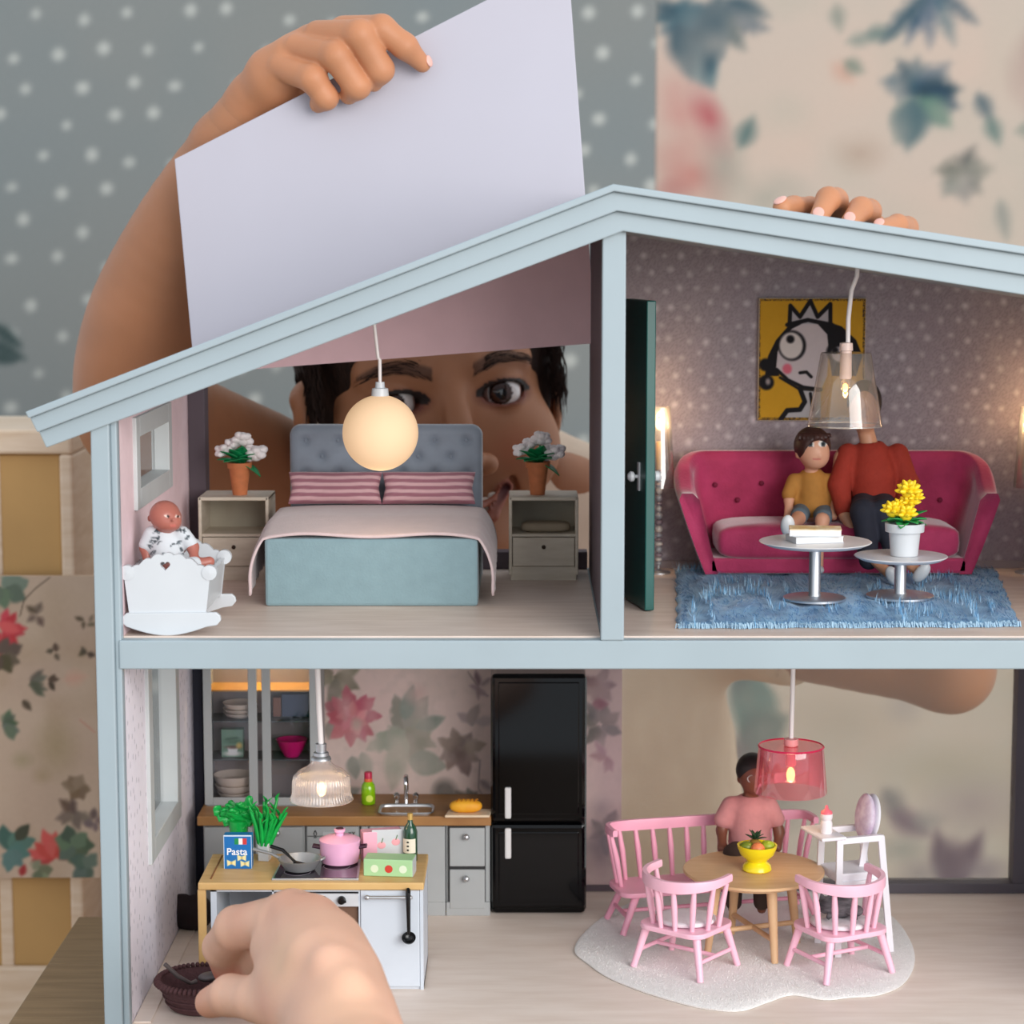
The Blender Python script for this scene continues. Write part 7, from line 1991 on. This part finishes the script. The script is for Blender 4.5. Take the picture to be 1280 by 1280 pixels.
# nails
def nail(p, rr, d, parent, k=.9):
    d = Vector(d).normalized(); R = d.to_track_quat('Z', 'Y').to_matrix()
    MB().ell(p + d * rr * .86, (rr * .66, rr * .8, rr * .22), 12, 8, R=R).build('fingernail', NAIL, parent, smooth=180)
for (p, rr), d in nails_r: nail(p, rr, d, kid)
nail(at(530, 79, .187), 9.5 * mp(.187, .2), (.75, -.45, .25), kid)
# dress
s = SDF((at(250, 600, .42).x, .245, -.44), (at(1120, 600, .42).x, .60, .30), .004)
def D(px, py, Y, r): return (at(px, py, Y), r * mp(Y, .1))
s.chain([D(418, 606, .42, 74), D(560, 640, .44, 70), D(800, 668, .425, 92)], .03)
s.chain([D(800, 680, .425, 92), D(830, 745, .42, 78), D(985, 792, .39, 66)], .03)
s.chain([D(560, 660, .45, 150), D(565, 780, .46, 215), D(590, 950, .47, 300), D(600, 1200, .48, 330), D(600, 1500, .48, 350)], .06)
s.cap(at(415, 606, .42), at(300, 560, .39), .030, .031, .002, 'sub')
s.cap(at(960, 785, .395), at(1100, 815, .36), .0265, .0265, .002, 'sub')
s.cap(HL(0, .08, -.07), HL(0, .10, -.14), .052, .058, .004, 'sub')
CLO = mat('cream_linen', (228, 204, 180), .85, rgb2=(214, 188, 164), vscale=30, bump=.3, bscale=500)
blob('dress', s, CLO, kid, it=3)

# ================================================================ the hand reaching into the basket
SKIN2 = mat('reaching_hand_skin', vcol=True, rough=.5, var=.05, vscale=70, spec=.35, sss=.08, bump=.08, bscale=500)
palm = [[PX(366, 1154, -.052, 36), PX(398, 1215, -.085, 56), PX(428, 1295, -.125, 62), PX(500, 1420, -.20, 72), PX(600, 1620, -.32, 92)],
        [PX(392, 1162, -.060, 34), PX(420, 1230, -.10, 50), PX(446, 1310, -.13, 58)], [PX(418, 1188, -.075, 28), PX(440, 1260, -.115, 40)],
        [PX(362, 1137, -.056, 21), PX(385, 1190, -.10, 22)], [PX(396, 1146, -.066, 21), PX(412, 1200, -.115, 22)], [PX(424, 1172, -.078, 18), PX(436, 1230, -.125, 20)],
        [PX(340, 1186, -.060, 28), PX(382, 1250, -.095, 46)], [PX(356, 1230, -.080, 30), PX(410, 1290, -.115, 46)]]
fing = [[PX(350, 1152, -.050, 34), PX(296, 1160, -.028, 28), PX(277, 1184, -.008, 23.5), PX(284, 1214, .008, 18)],
        [PX(400, 1172, -.062, 36), PX(340, 1186, -.022, 30), PX(318, 1206, .004, 26), PX(312, 1226, .016, 21)],
        [PX(420, 1196, -.072, 34), PX(372, 1214, -.030, 28), PX(350, 1236, -.002, 23)],
        [PX(372, 1262, -.096, 40), PX(322, 1248, -.074, 29), PX(288, 1244, -.058, 26), PX(263, 1253, -.045, 20)]]
V, F = hand_mesh(fing, palm=palm, h=.0013, kj=.004, kp=.010)
X, Yp_ = proj(V[:, 0], V[:, 1], V[:, 2])
C = np.tile(np.array((226, 178, 152.)), (len(V), 1)) * (1 + .07 * (vnoise(V[:, 0] * 1000 + V[:, 1] * 500, V[:, 2] * 1000, 12, 6) - .5))[:, None]
def tip(p, r_, col, a):
    global C
    d = np.linalg.norm(V - np.array(p), axis=1); w_ = np.clip(1 - d / r_, 0, 1)[:, None] * a; C = C * (1 - w_) + np.array(col) * w_
for p_, r_ in ((PX(366, 1132, -.062, 1)[0], .016), (PX(400, 1142, -.07, 1)[0], .016), (PX(300, 1140, -.04, 1)[0], .014), (PX(330, 1250, -.10, 1)[0], .016)): tip(p_, r_, (222, 156, 132), .5)
for p_, r_ in ((PX(420, 1230, -.15, 1)[0], .03), (PX(350, 1200, -.10, 1)[0], .02)): tip(p_, r_, (226, 186, 150), .6)
tip(fing[0][-1][0], .024, (196, 86, 72), .8); tip(fing[1][-1][0], .024, (196, 86, 72), .8); tip(fing[3][-1][0], .026, (214, 140, 112), .6)
hnd = mesh_obj('person', V, F, SKIN2, None, 180, col=lin(np.clip(C, 0, 255)), org=at(470, 1310, -.13))
tag(hnd, 'bare hand reaching in from below and pinching the brown basket', 'person')
